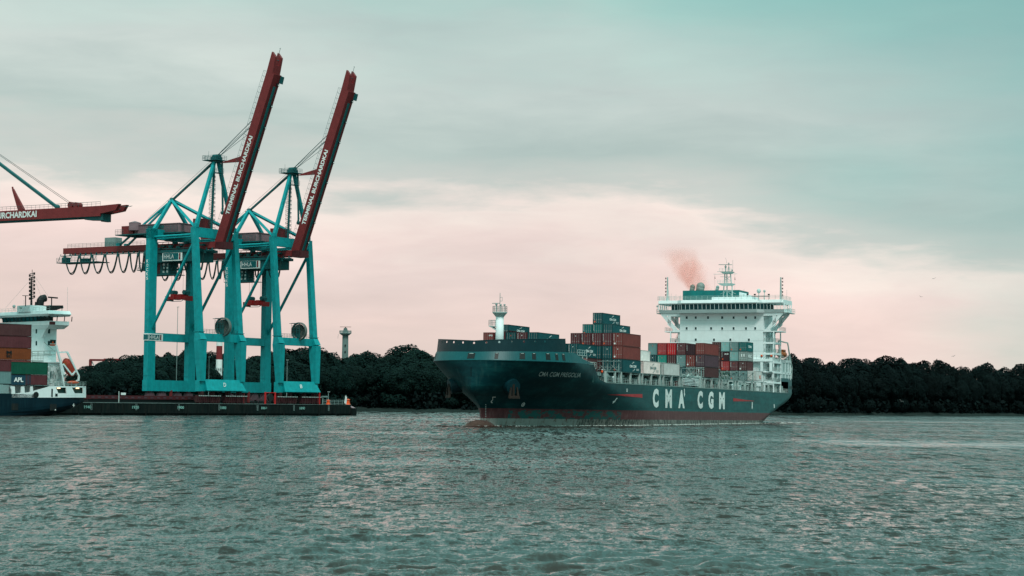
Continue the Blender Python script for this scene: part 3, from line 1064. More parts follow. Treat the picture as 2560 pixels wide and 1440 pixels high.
    # wheelhouse
    R0, R1 = U - 2.6, U + 8
    zf, zw0, zw1, zr = 31.3, 32.2, 33.75, 34.9
    W2 = 18.3
    m = MB()
    # lower apron: front face bulges in the middle
    def front(v):  # u of the bridge front at v
        a = abs(v)
        return R0 if a < 11 else (R0 + (a - 11) / 1.6 * 1.7 if a < 12.6 else R0 + 1.7)
    vsl = [-W2, -12.6, -11, 11, 12.6, W2]
    for a, b in zip(vsl[:-1], vsl[1:]):
        ua, ub = front(a), front(b)
        m.hexa([(ua + .5, a, zf), (ua + .5 if 0 else R1, a, zf), (R1, b, zf), (ub + .5, b, zf)], [(ua, a, zw0), (R1, a, zw0), (R1, b, zw0), (ub, b, zw0)])
        m.hexa([(ua - .25, a, zw1), (R1, a, zw1), (R1, b, zw1), (ub - .25, b, zw1)], [(ua - .55, a, zw1 + .3), (R1 + .2, a, zw1 + .3), (R1 + .2, b, zw1 + .3), (ub - .55, b, zw1 + .3)])
        m.hexa([(ua - .55, a, zw1 + .3), (R1 + .2, a, zw1 + .3), (R1 + .2, b, zw1 + .3), (ub - .55, b, zw1 + .3)], [(ua - .35, a, zr), (R1, a, zr), (R1, b, zr), (ub - .35, b, zr)])
    wh = m.build('wheelhouse', 'white', ship)
    # solid dark core: middle is glazed and dark inside, wings are see-through
    m = MB()
    m.box(R0 + 3.2, R1 - .4, -13.2, 13.2, zw0, zw1); m.build('bridge_interior', M['interior'], wh)
    # windows one by one
    fv = [(-W2, -12.6, 6), (-12.6, -11, 2), (-11, 11, 18), (11, 12.6, 2), (12.6, W2, 6)]
    for a, b, n_ in fv:
        for k in range(n_):
            v0 = a + (b - a) * k / n_; v1 = a + (b - a) * (k + 1) / n_
            u0, u1 = front(v0), front(v1)
            g = .03
            mid = abs((v0 + v1) / 2)
            seethru = mid > 14.6
            if not seethru:
                m = MB(); m.add([(u0 + .03, v0 + g, zw0), (u1 + .03, v1 - g, zw0), (u1 - .2, v1 - g, zw1), (u0 - .2, v0 + g, zw1)], [(0, 1, 2, 3)])
                m.build('bridge_window', M['glass'], wh)
            else:
                m = MB(); m.add([(u0 + .03, v0 + g, zw0), (u1 + .03, v1 - g, zw0), (u1 - .2, v1 - g, zw1), (u0 - .2, v0 + g, zw1)], [(0, 1, 2, 3)])
                m.build('bridge_window', M['clear'], wh)
            m = MB(); m.beam((u0, v0, zw0), (u0 - .25, v0, zw1), .09, .1)
            m.build('mullion', 'white', wh)
    for s in (-1, 1):
        for k in range(5):
            u = R0 + 1.7 + k * 1.9
            m = MB(); m.beam((u, s * W2, zw0), (u, s * (W2 + .25), zw1), .22, .18); m.build('mullion', 'white', wh)
        m = MB(); m.box(R1 - .15, R1, min(s * 13.2, s * W2), max(s * 13.2, s * W2), zw0 + .0, zw0 + .5); m.build('rear_sill', 'white', wh)
    # wing end catwalk
    m = MB()
    for s in (-1, 1):
        y0, y1 = sorted((s * W2, s * (W2 + .9)))
        m.box(R0 + 2.5, R1, y0, y1, zf - .1, zf + .1)
        m.rail([(R0 + 2.5, s * (W2 + .9), zf + .1), (R1, s * (W2 + .9), zf + .1)], 1.1, 1.4, .05, 2)
        m.tube((R0 + 2.6, s * (W2 + .8), zf), (R0 + 2.6, s * (W2 + .8), zf + 2.0), .05, 5); m.sphere((R0 + 2.6, s * (W2 + .8), zf + 2.1), .25)
    m.build('wing_catwalk', 'grey_l', wh)
    # wing brackets
    for s in (-1, 1):
        for uu in (U - .2, U + 6.5):
            m = MB()
            P = lambda v, z: (uu, s * v, z)
            m.prism([P(12.25, zf), P(W2 - .3, zf), P(W2 - .6, zf - .7), P(12.25, zf - .9)], (.5, 0, 0))
            m.prism([P(W2 - .6, zf - .6), P(W2 - 1.9, zf - .7), P(12.9, 26.6), P(14.2, 26.6)], (.5, 0, 0))
            m.prism([P(12.25, 26.6), P(14.4, 26.6), P(14.4, 25.9), P(12.25, 25.9)], (.5, 0, 0))
            m.prism([P(14.9, zf - .8), P(15.9, zf - .8), P(15.9, 28.1), P(14.9, 27.2)], (.5, 0, 0))
            m.build('wing_bracket', 'white', ship)
        m = MB()
        y0, y1 = sorted((s * 12.25, s * 16.9))
        m.box(U + .3, U + 7, y0, y1, 25.95, 26.2)
        m.build('wing_landing', 'white', ship)
        m = MB(); m.rail([(U + .3, s * 16.8, 26.2), (U + 7, s * 16.8, 26.2)], 1.1, 1.4, .05, 3)
        m.build('landing_railing', 'grey_l', ship)
    # open stair towers each side with landings
    for s in (-1, 1):
        y0, y1 = sorted((s * 12.25, s * 15.3))
        for z in (12.0, 14.9, 17.7, 20.1, 23.1):
            m = MB()
            m.box(U + .2, U + 8, y0, y1, z - .55, z)
            m.build('landing', 'white', ship)
            m = MB(); m.rail([(U + .2, s * 12.4, z), (U + .2, s * 15.2, z), (U + 8, s * 15.2, z)], 1.05, .95, .045, 3)
            m.build('landing_railing', 'grey_l', ship)
        m = MB()
        for v in (12.6, 15.1):
            for u in (U + .4, U + 7.8):
                m.box(u - .15, u + .15, s * v - .15, s * v + .15, 9, 26)
        m.build('tower_column', 'white', ship)
        m = MB()
        for k, z in enumerate((12.0, 14.9, 17.7, 20.1, 23.1)):
            z2 = (14.9, 17.7, 20.1, 23.1, 26.0)[k]
            a_, b_ = (U + 2, U + 6) if k % 2 == 0 else (U + 6, U + 2)
            for v in (13.2, 14.2):
                m.beam((a_, s * v, z), (b_, s * v, z2), .08, .28)
            for q in range(10):
                t = (q + .5) / 10
                m.box(a_ + (b_ - a_) * t - .12, a_ + (b_ - a_) * t + .12, min(s * 13.2, s * 14.2), max(s * 13.2, s * 14.2), z + (z2 - z) * t - .02, z + (z2 - z) * t + .02)
            m.rail([(a_, s * 14.25, z), (b_, s * 14.25, z2)], .95, 1.2, .04, 1)
        m.build('stairway', 'grey_l', ship)
        m = MB()
        for z in (15.0, 17.8, 20.2, 23.2):
            m.box(U + 5.6, U + 6.6, s * 12.25 - .03, s * 12.25 + .03, z, z + 1.9)
        m.build('side_door', 'grey', blk)
    # wide lower house under the block
    m = MB()
    u0 = U + 1.5
    m.box(u0 + 3, U + 19, -14.9, 14.9, 12.3, 17.6)
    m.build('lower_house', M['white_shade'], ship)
    m = MB()
    m.box(U - 1.0, U + 19, -15.0, 15.0, 17.6, 18.35)
    m.box(U - .4, U + 19, -15.0, 15.0, 14.55, 14.8)
    m.build('boat_deck', 'white', ship)
    for v in (-6, -3, 3, 6, 9, 12, -9, -12, -14.6, 14.6):
        m = MB(); m.box(U - .9, U - .3, v - .35, v + .35, 14.8, 18.9); m.build('front_column', 'white', ship)
    for v in (-12, -9, -14.8):
        m = MB(); m.box(U - .95, U - .9, v - .3, v + .3, 18.9, 19.3); m.sphere((U - .9, v, 19.15), .35); m.build('deck_lamp', 'orange', ship)
    m = MB(); m.rail([(U - .9, -15, 18.35), (U - .9, 15, 18.35)], 1.1, 1.5, .04, 2); m.rail([(U - .4, -15, 14.8), (U - .4, 15, 14.8)], 1.1, 1.5, .04, 2)
    m.build('boat_deck_railing', 'grey_l', ship)
    # forward bulkhead below with two big openings and the round one
    m = MB()
    m.box(U + 2.6, U + 3, -15, 15, 9, 12.3)
    m.build('lower_bulkhead', 'grey_l', ship)
    m = MB()
    for (a_, b_, z0, z1) in ((-15, -14.6, 11, 14.5), (-12, -11.4, 11, 14.5), (-15, -8.8, 11.1, 12.5), (-15, -8.8, 14.2, 14.5), (-9.2, -8.8, 11, 14.5)):
        m.box(U + .3, U + .6, a_, b_, z0, z1)
    m.build('screen_bulkhead', 'white', ship)
    m = MB(); m.tube((U + .25, -12.2, 11.75), (U + .35, -12.2, 11.75), .42, 16); m.build('round_opening', 'black', ship)
    # side house on the port quarter: two tiers of square openings, then teal plating
    for s in (-1, 1):
        m = MB()
        ua, ub = U + 5.4, U + 20
        for z0, z1 in ((17.6, 18.4), (14.3, 14.9)):
            y0, y1 = sorted((s * 15.0, s * 14.5))
            m.box(ua, ub, y0, y1, z0, z1)
        for k, u in enumerate((ua, ua + 4.5, ua + 8.2, ua + 11.5, ub - .5)):
            y0, y1 = sorted((s * 15.0, s * 14.6))
            m.box(u, u + .45, y0, y1, 12.8, 17.7)
        m.build('side_screen', 'white', ship)
    m = MB()
    for s in (-1, 1):
        ys = lambda u: s * (hull_b(u, 9.0) + .02)
        # plating aft of U+5.4 from z 9 to 13 with an opening
        def pl(u0_, u1_, z0, z1):
            m.add([(u0_, ys(u0_), z0), (u1_, ys(u1_), z0), (u1_, ys(u1_), z1), (u0_, ys(u0_), z1)], [(0, 1, 2, 3)])
        pl(U + 5.4, U + 17, 12.2, 13.2)
        for a_, b_ in ((U + 17, 196), (196, 199), (199, 202.5)):
            pl(a_, b_, 9.0, 13.2)
        pl(U + 5.4, U + 6, 9, 12.2)
    m.add([(202.5, -hull_b(202.5, 9), 9), (202.5, hull_b(202.5, 9), 9), (202.5, hull_b(202.5, 9), 13.2), (202.5, -hull_b(202.5, 9), 13.2)], [(0, 1, 2, 3)])
    m.add([(U + 5.4, -15, 13.2), (196, -15, 13.2), (202.5, -13.8, 13.2), (202.5, 13.8, 13.2), (196, 15, 13.2), (U + 5.4, 15, 13.2)], [(0, 1, 2, 3, 4, 5)])
    m.build('stern_plating', M['hull_lit'], ship)
    m = MB()
    for k in range(4):
        u = 195.2 + k * 1.7
        m.box(u - .25, u + .25, -hull_b(u, 9) - .06, -hull_b(u, 9) + .1, 10.2, 11.1)
    m.build('mooring_slot', 'black', ship)
    m = MB()
    rr = random.Random(9)
    for k in range(14):
        u = U + 6 + rr.random() * 10; z = 9 + rr.random() * 2
        m.box(u - .4, u + .4, -14.4, -13.6, z, z + .5)
    m.rail([(U + 6, -14.9, 9.05), (U + 17, -14.9, 9.05)], 1.1, 1.3, .04, 3)
    m.build('mooring_gear', 'grey_l', ship)
    # lifeboat with its davit frame on the port side, rescue-red lockers
    m = MB()
    bu = U + 13
    m.sphere((bu, -14.1, 20.0), 1.0, 14, 9, (3.4, 1.3, 1.05)); m.box(bu - 1.6, bu + 1.4, -14.9, -13.4, 20.3, 21.35)
    lb = m.build('lifeboat', 'orange_d', ship, smooth=False)
    m = MB()
    for uu in (bu - 1.2, bu - .3, bu + .6):
        m.box(uu - .2, uu + .2, -15.0, -14.88, 20.6, 21.0)
    m.build('boat_window', 'black', lb)
    m = MB()
    A = [(U + 7.5, -15, 18.4), (U + 6.5, -14.9, 23.6), (U + 16.5, -14.9, 23.4), (U + 21, -15, 16.5), (U + 20.6, -15, 13.2)]
    for p, q in zip(A[:-1], A[1:]): m.beam(p, q, .3, .3)
    m.beam((U + 17, -14.6, 19), (U + 20, -14.6, 15), .25, .25); m.beam((U + 17.5, -14.8, 22), (U + 20.6, -15, 15), .2, .2)
    m.rail([(U + 6, -15, 18.4), (U + 17, -15, 18.4)], 1.4, 1.0, .05, 3)
    m.build('davit_frame', 'grey_l', ship)
    m = MB(); m.box(U + 17.2, U + 19, -14.6, -12, 13.3, 16.4); m.box(U + 9.5, U + 11, -14.5, -13, 14.9, 17.2); m.build('red_locker', 'red', ship)

    # funnel casing with teal top, uptakes
    m = MB(); m.box(U + 13, U + 22, -3.6, 13.2, 30, 36.6); m.build('funnel_casing', 'white', ship)
    fa = SF.at(1707, 730, 0, U + 12.5); fb = SF.at(1848, 730, 0, U + 12.5)
    m = MB(); m.box(U + 12.5, U + 22.5, fb.y, fa.y, 35.9, 38.6)
    # chamfered port end
    fun = m.build('funnel_top', M['funnel'], ship)
    m = MB()
    m.prism([(U + 12.5, fb.y, 34.6), (U + 12.5, fb.y, 38.0), (U + 12.5, fb.y - 1.2, 37.4), (U + 12.5, fb.y - 1.2, 34.6)], (9, 0, 0))
    m.box(U + 12.6, U + 22, fb.y + .2, fa.y - .1, 34.9, 35.9)
    m.build('funnel_base', 'white', ship)
    def cowl(px, py, r, name='uptake'):
        p = SF.at(px, py, 0, U + 17)
        m = MB()
        m.tube((U + 17, p.y + .4, 38.4), (U + 17, p.y, p.z - .2), r * .85, 14, r2=r)
        m.sphere((U + 17, p.y, p.z), r, 14, 9, (1, 1, 1))
        m.build(name, 'grey', fun, smooth=True)
    cowl(1751.5, 716.5, 1.25); cowl(1731.5, 717.5, .75); cowl(1794, 718, .5)
    # monkey island: rail, deckhouse bits, domes, side masts
    m = MB(); m.rail([(R0 - .2, -W2 + .3, zr), (R0 - .2, W2 - .3, zr), (R1, W2 - .3, zr)], 1.1, 1.6, .045, 3); m.rail([(R0 - .2, -W2 + .3, zr), (R1, -W2 + .3, zr)], 1.1, 1.6, .045, 3)
    m.build('roof_railing', 'grey_l', wh)
    m = MB(); m.box(R0 + 3, R1 - 1, -9, 3, zr, zr + 1.0); m.build('roof_locker', 'white', wh)
    for px, py, r in ((1897, 727.5, .6), (1911, 728, .36)):
        p = SF.at(px, py, 0, U + 2)
        m = MB(); m.tube((U + 2, p.y, zr), (U + 2, p.y, p.z), .1, 6); m.sphere((U + 2, p.y, p.z), r, 12, 9, (1, 1, 1.1)); m.build('satellite_dome', 'grey_l', wh, smooth=True)
    m = MB()
    for px in (1869, 1887, 1922):
        p = SF.at(px, 737, 0, U + 1)
        m.tube((U + 1, p.y, zr), (U + 1, p.y, p.z), .06, 5); m.box(U + .8, U + 1.2, p.y - .25, p.y + .25, p.z - .1, p.z + .25)
    m.build('searchlight', 'black', wh)
    m = MB()
    m.path([(U + 1.4, -8.4, zr + 1.1), (U + 1.4, -13.6, zr + 1.1)], .09, 5); m.build('aerial_rail', 'red_dark', wh)
    for px, py in ((1860, 722), (1667, 735), (1967, 724), (1690, 736), (1701, 737), (1678, 734)):
        p = SF.at(px, py, 0, U + 3); m = MB(); m.tube((U + 3, p.y, zr), (U + 3, p.y, p.z), .03, 4); m.build('whip_aerial', 'grey', wh)
    for px, s in ((1668.5, 1), (1951.8, -1)):
        p0 = SF.at(px, 750, 0, U + 1)
        p1 = SF.at(px, 693, 0, U + 1)
        m = MB()
        m.tube((U + 1, p0.y, zr), (U + 1, p0.y, p1.z), .32, 10, r2=.2)
        m.tube((U + 1, p0.y - .7, zr), (U + 1, p0.y - .1, p1.z - 2.5), .05, 5)
        m.build('signal_mast', 'grey_l', wh)
        for k in range(6):
            m = MB()
            z = p1.z - .3 - k * .95
            m.tube((U + 1, p0.y, z), (U + 1, p0.y + s * .55, z), .05, 4); m.tube((U + 1, p0.y + s * .55, z - .3), (U + 1, p0.y + s * .55, z + .2), .13, 6)
            m.build('navigation_light', 'black', wh)
    # radar mast
    def mp(px, py): return SF.at(px, py, 0, U + 5)
    m = MB()
    L = lambda a, b, r: m.tube(mp(*a), mp(*b), r, 6)
    for a, b in (((1808, 752), (1810, 710)), ((1818, 752), (1817, 680)), ((1831, 752), (1830, 710)), ((1811.5, 710), (1812, 682)), ((1828.5, 710), (1826, 682))):
        L(a, b, .17)
    for a, b in (((1808, 735), (1818, 722)), ((1830, 738), (1818, 728)), ((1818, 730), (1831, 727)), ((1812, 700), (1828, 690)), ((1812, 692), (1828, 703)), ((1801, 735), (1810, 731)), ((1840, 735), (1831, 731)),
                 ((1784, 685.5), (1843, 684.5)), ((1793, 679), (1802, 679)), ((1802, 679.5), (1813, 685)), ((1801, 692), (1827, 692)), ((1808, 727), (1831, 726)), ((1808, 744), (1831, 744))):
        L(a, b, .06)
    rm = m.build('radar_mast', 'grey_l', ship)
    for (x0, x1, y, d) in ((1799, 1834, 709.5, 2.2), (1803, 1833, 679.8, 1.8)):
        m = MB()
        a, b = mp(x0, y), mp(x1, y)
        m.hexa([(U + 5 - d * .6, b.y + .6, a.z - .55), (U + 5 + d * .6, b.y + .6, a.z - .55), (U + 5 + d * .6, a.y - .8, a.z - .55), (U + 5 - d * .6, a.y - .8, a.z - .55)], [(U + 5 - d, b.y, a.z), (U + 5 + d, b.y, a.z), (U + 5 + d, a.y, a.z), (U + 5 - d, a.y, a.z)])
        m.rail([(U + 5 - d, a.y, a.z), (U + 5 - d, b.y, a.z)], .9, .9, .035, 2)
        m.build('mast_platform', 'grey_l', rm)
    m = MB()
    m.beam(mp(1797, 661.6), mp(1830, 661.8), .3, .16, up=(0, 0, 1)); m.tube(mp(1814, 679), mp(1814, 663), .16, 6); m.sphere(mp(1814, 667), .32)
    m.tube(mp(1822, 679), mp(1822, 656), .07, 5); m.tube(mp(1819, 678), mp(1822, 664), .05, 4); m.tube(mp(1825, 678), mp(1822, 664), .05, 4); m.tube(mp(1832, 679), mp(1832, 650), .04, 4); m.tube(mp(1818, 661), mp(1814, 644), .035, 4); m.tube(mp(1830, 678), mp(1830, 674), .2, 6); m.sphere(mp(1822, 659), .2)
    m.build('radar_scanner', 'grey', rm)
    for px, py, py2 in ((1787, 689, 697), (1837, 690, 700)):
        a = mp(px, py); b = mp(px, py2)
        m = MB(); m.add([a, mp(px + 1.6, py2), mp(px - .6, py2)], [(0, 1, 2)]); m.tube(mp(px, 685), mp(px, 745), .02, 3)
        m.build('signal_flag', 'black', rm)
    return ship

def smat(name, c, r=.5, **k): M[name] = paint(name + ' paint', c, r, **k)
smat('hull_lit', (.004, .080, .090), .4, var=.12, streak=.2, scale=.35, dirt=(.05, .2, .19))  # hull teal lightened: light on the up-tilted band is put into the colour
smat('hull_shaded', (.002, .026, .034), .45, var=.15, streak=.15, scale=.3, dirt=(.02, .08, .08))  # hull teal darkened: shade on the bulwark and anchor bosses painted in
smat('rust', (.022, .016, .013), .8)
smat('bulb', (.07, .04, .033), .4, var=.4, streak=.5, scale=.9, dirt=(.22, .17, .14))
smat('stripe', (.45, .035, .04), .5, var=.15, streak=.2)
smat('namepaint', (.42, .47, .46), .5, var=.15, streak=.3)
smat('seam', (.45, .55, .55), .5)
smat('interior', (.004, .018, .02), .6)
smat('white_shade', (.40, .50, .49), .6, var=.1)  # white ship paint greyed, the shade of the recess put into its colour
smat('funnel', (.006, .17, .165), .45, var=.15, streak=.2)
def clear_mat():
    m, t, b = newmat('clear bridge glass')
    tr = nd(t, 'ShaderNodeBsdfTransparent'); tr.inputs[0].default_value = (.9, .95, .94, 1)
    gl = nd(t, 'ShaderNodeBsdfGlossy'); gl.inputs['Roughness'].default_value = .05
    fr = nd(t, 'ShaderNodeFresnel'); fr.inputs[0].default_value = 1.45
    mx = nd(t, 'ShaderNodeMixShader')
    t.links.new(fr.outputs[0], mx.inputs[0]); t.links.new(tr.outputs[0], mx.inputs[1]); t.links.new(gl.outputs[0], mx.inputs[2])
    t.links.new(mx.outputs[0], t.nodes['Material Output'].inputs[0])
    M['clear'] = m
clear_mat()
build_big_ship()
# ------------------------------------------------------------------ shipping containers
CC = {
 'teal': (.006, .075, .085), 'teal2': (.008, .13, .13), 'tealgreen': (.01, .24, .19), 'maroon': (.11, .030, .036), 'brown': (.085, .032, .034), 'redbrown': (.20, .045, .040),
 'red': (.34, .030, .035), 'brightred': (.50, .015, .022), 'black': (.045, .022, .028), 'purple': (.085, .045, .060), 'white': (.62, .62, .60), 'pink': (.86, .72, .68),
 'greyteal': (.14, .25, .25), 'lightteal': (.22, .43, .42), 'grey': (.26, .30, .29), 'green': (.005, .085, .052), 'orange': (.20, .050, .016), 'blue': (.012, .055, .085), 'darkteal': (.004, .06, .068), 'greybrown': (.20, .17, .17),
}
for k, c in CC.items():
    M['c_' + k] = paint('container paint ' + k, c, .5, var=.16, streak=.3, scale=.5, dirt=tuple(x * .45 + .03 for x in c))
    M['f_' + k] = paint('container frame ' + k, tuple(x * .7 for x in c), .55, var=.15, streak=.3)
M['bar'] = paint('galvanised bar', (.40, .36, .34), .5)
_cm = {}
def cont_meshes(L, H, kind='dry'):
    key = (round(L, 2), round(H, 2), kind)
    if key in _cm: return _cm[key]
    Wd = 2.40
    body = MB()
    n = int(L / .42)
    inset = .05
    pr = []
    for i in range(n):
        x0 = .1 + (L - .2) * i / n; d = (L - .2) / n
        pr += [(x0, 0), (x0 + d * .28, 0), (x0 + d * .5, inset), (x0 + d * .78, inset)]
    pr.append((L - .1, 0))
    for side in (0, 1):
        for (a, ya), (b, yb) in zip(pr[:-1], pr[1:]):
            y0, y1 = (.03 + ya, .03 + yb) if side == 0 else (Wd - .03 - ya, Wd - .03 - yb)
            q = [(a, y0, .12), (b, y1, .12), (b, y1, H - .08), (a, y0, H - .08)]
            body.add(q if side == 0 else q[::-1], [(0, 1, 2, 3)])
    body.add([(.05, .06, H - .05), (L - .05, .06, H - .05), (L - .05, Wd - .06, H - .05), (.05, Wd - .06, H - .05)], [(0, 1, 2, 3)])
    body.add([(.05, .06, .1), (L - .05, .06, .1), (L - .05, Wd - .06, .1), (.05, Wd - .06, .1)], [(3, 2, 1, 0)])
    for x in (.08, L - .08):
        k = 14
        for i in range(k):
            y0 = .1 + (Wd - .2) * i / k; y1 = .1 + (Wd - .2) * (i + 1) / k; ym = (y0 + y1) / 2
            s = -.03 if x < 1 else .03
            body.add([(x, y0, .12), (x - s, ym, .12), (x - s, ym, H - .08), (x, y0, H - .08)], [(0, 3, 2, 1)])
            body.add([(x - s, ym, .12), (x, y1, .12), (x, y1, H - .08), (x - s, ym, H - .08)], [(0, 3, 2, 1)])
    fr = MB()
    c = .16
    for x in (0, L - c):
        for y in (0, Wd - c):
            fr.box(x, x + c, y, y + c, 0, H)
    for x in (0.01, L - .11):
        fr.box(x, x + .1, c, Wd - c, 0, .14); fr.box(x, x + .1, c, Wd - c, H - .12, H)
    for y in (0.01, Wd - .09):
        fr.box(c, L - c, y, y + .08, 0.01, .15); fr.box(c, L - c, y, y + .08, H - .1, H - .01)
    door = MB()
    for k2 in (0, 1):
        y = .17 + k2 * 1.04
        door.box(.015, .045, y, y + 1.02, .16, H - .14)
        for r_ in range(4):
            z0 = .3 + (H - .6) * r_ / 4
            door.box(.005, .02, y + .08, y + .94, z0 + .05, z0 + (H - .6) / 4 - .08)
    bar = MB()
    for y in (.42, .92, 1.48, 1.98):
        bar.tube((-.02, y, .14), (-.02, y, H - .12), .022, 5)
        bar.box(-.04, .0, y - .12, y + .12, .95, 1.03)
    res = []
    for nm, b_ in (('box', body), ('frame', fr), ('doors', door), ('bars', bar)):
        me = bpy.data.meshes.new('container_' + nm)
        me.from_pydata([tuple(v) for v in b_.v], [], b_.f)
        me.materials.append(M['c_teal'])
        me.update()
        res.append(me)
    _cm[key] = res
    return res
def child(name, me, mat, parent, label=None):
    o = bpy.data.objects.new(name, me)
    COL.objects.link(o); o.parent = parent
    o.material_slots[0].link = 'OBJECT'
    o.material_slots[0].material = mat
    if label: o['label'] = label
    return o
CNUM = 0
def container(fr, x, y, z, L, H, colr, label, front='door', logo=None, logocol='white_s', side_colr=None, group='containers stacked on the big ship', flip=False, spots=True):
    """x,y,z: forward / port / lower corner in the ship's frame"""
    global CNUM
    CNUM += 1
    body, frm, door, bars = cont_meshes(L, H)
    o = bpy.data.objects.new('shipping_container', body)
    COL.objects.link(o)
    o.matrix_world = fr.M @ Matrix.Translation((x, y, z))
    BASE[o.name] = Vector((0, 0, 0))
    o.material_slots[0].link = 'OBJECT'; o.material_slots[0].material = M['c_' + colr]
    tag(o, label, 'container', group)
    child('frame', frm, M['f_' + colr], o)
    if front == 'door':
        child('door_end', door, M['c_' + colr], o)
        child('locking_bars', bars, M['bar'] if colr not in ('black',) else M['c_brown'], o)
    r = random.Random(CNUM * 7 + 1)
    if spots and front in ('door', 'panel'):
        m = MB()
        if r.random() < .55: m.box(-.03, -.005, 1.75, 2.1, .35, .7)
        if r.random() < .6: m.box(-.03, -.005, 1.15, 1.27, H * .72, H * .8)
        if m.v: m.build('placard', M['orange'] if r.random() < .6 else M['white_s'], o)
        if r.random() < .6:
            m = MB()
            for k in range(9): m.box(-.035, -.012, 2.08, 2.16, H * .42 + k * .16, H * .42 + k * .16 + .1)
            m.build('number_plate', 'white_s', o)
    if logo == 'cma':
        m = MB()
        x0 = L * .38
        put_text(m, 'CMA CGM', (x0, -.03, H * .40), (1, 0, 0), (0, 0, 1), L * .37, H * .21, (0, -1, 0), 0, bold=.05)
        m.build('company_name', logocol, o)
        m = MB()
        xc = x0 + L * .18
        m.add([(xc - .9, -.03, H * .68), (xc - .3, -.03, H * .76), (xc + .5, -.03, H * .86), (xc + .9, -.03, H * .84), (xc + .45, -.03, H * .79), (xc + .1, -.03, H * .75)], [(0, 5, 4, 3, 2, 1)])
        m.add([(xc + .9, -.03, H * .33), (xc + 1.3, -.03, H * .33), (xc + 1.0, -.03, H * .22), (xc + .2, -.03, H * .13), (xc - .5, -.03, H * .12), (xc + .3, -.03, H * .17), (xc + .8, -.03, H * .25)], [(6, 5, 4, 3, 2, 1, 0)])
        m.build('emblem', logocol, o)
        m = MB()
        for k in range(2):
            for q in range(5 - k):
                m.box(L * .74 + k * .3 + q * .42, L * .74 + k * .3 + q * .42 + .3, -.035, -.025, H * .28 - k * .28, H * .28 - k * .28 + .12)
        m.build('small_print', logocol, o)
    elif logo:
        txt, lx, lz, lw, lh = logo
        m = MB()
        if lx < 0:     # on the front
            put_text(m, txt, (-.04, .3, lz), (0, 1, 0), (0, 0, 1), lw, lh, (-1, 0, 0), 0, bold=.02)
        else:
            put_text(m, txt, (lx, -.03, lz), (1, 0, 0), (0, 0, 1), lw, lh, (0, -1, 0), 0, bold=.04)
        m.build('company_name', logocol, o)
    if front == 'lashed':
        m = MB()
        m.beam((-.06, .1, .1), (-.06, 2.3, H - .1), .08, .16); m.beam((-.1, 2.3, .1), (-.1, .1, H - .1), .08, .16)
        m.build('lashing_cross', 'grey', o)
    if front == 'lattice':
        m = MB()
        for k in range(4):
            m.box(-.06, 0, .2 + .62 * k, .3 + .62 * k, .1, H - .1)
        for k in range(5):
            m.box(-.05, 0, .1, 2.3, .15 + (H - .4) * k / 4, .24 + (H - .4) * k / 4)
        m.build('end_lattice', 'grey_l', o)
        m = MB(); m.box(-.09, -.06, .75, 1.0, H * .45, H * .75); m.box(-.09, -.06, 1.4, 1.65, H * .45, H * .75); m.build('placard', 'white_s', o)
    return o

def col_y(j): return -15.0 + 2.5 * j
WHERE = {'F': 'behind the white foremast', 'G': 'between foremast and the tall pyramid stack', 'H': 'in the foremost tall stack right behind the whaleback', 'I': 'behind the first tall stack',
         'J': 'behind the pink box', 'L': 'in the mixed stack amidships', 'N': 'in the short stack in front of the bridge'}
ORD = ['outermost', 'second from the port edge', 'third from the port edge', 'fourth from the port edge', 'fifth from the port edge', 'sixth from the port edge', 'seventh from the port edge', 'eighth from the port edge', 'ninth from the port edge']
TIER = {1: 'bottom tier', 2: 'second tier', 3: 'third tier', 4: 'fourth tier', 5: 'topmost tier'}
CN = {'teal': 'dark teal', 'teal2': 'mid teal', 'tealgreen': 'bright sea-green', 'maroon': 'maroon', 'brown': 'dark brown', 'redbrown': 'red-brown', 'red': 'dull red', 'brightred': 'bright scarlet', 'black': 'near-black', 'purple': 'dark purple-brown',
      'white': 'white', 'pink': 'pinkish white', 'greyteal': 'grey-teal', 'lightteal': 'pale teal', 'grey': 'grey', 'green': 'bottle green', 'orange': 'orange', 'blue': 'dark blue', 'darkteal': 'blackish teal', 'greybrown': 'grey-brown'}
def cship(bay, u, j, z, L, H, c, tier, extra='', **k):
    jj = min(8, int(round(j)))
    lab = (CN[c] + ' container' + (' ' + extra if extra else '') + ', ' + TIER[tier] + ', ' + ORD[jj] + ', ' + WHERE[bay])
    words = lab.split()
    if len(words) > 16:
        lab = CN[c] + ' container' + (' ' + extra if extra else '') + ', ' + TIER[tier] + ', ' + ORD[jj].split(' from')[0] + ' from port, ' + WHERE[bay].replace('right behind the whaleback', 'behind the whaleback').replace('the foremost tall stack', 'foremost stack').replace('the mixed stack', 'mixed stack').replace('the short stack in front of the bridge', 'short stack before bridge')
        lab = lab.replace('outermost from port', 'outermost')
    if len(lab.split()) > 16: lab = ' '.join(lab.replace(extra, '').replace(' ,', ',').split()[:16])
    container(SF, u, col_y(j) + .03, z, L, H, c, lab, **k)
HC_, ST = 2.88, 2.58
def tiers(z0, hs):
    out, z = [], z0
    for h in hs:
        out.append(z); z += h + .03
    return out
L40, L20 = 12.19, 6.06
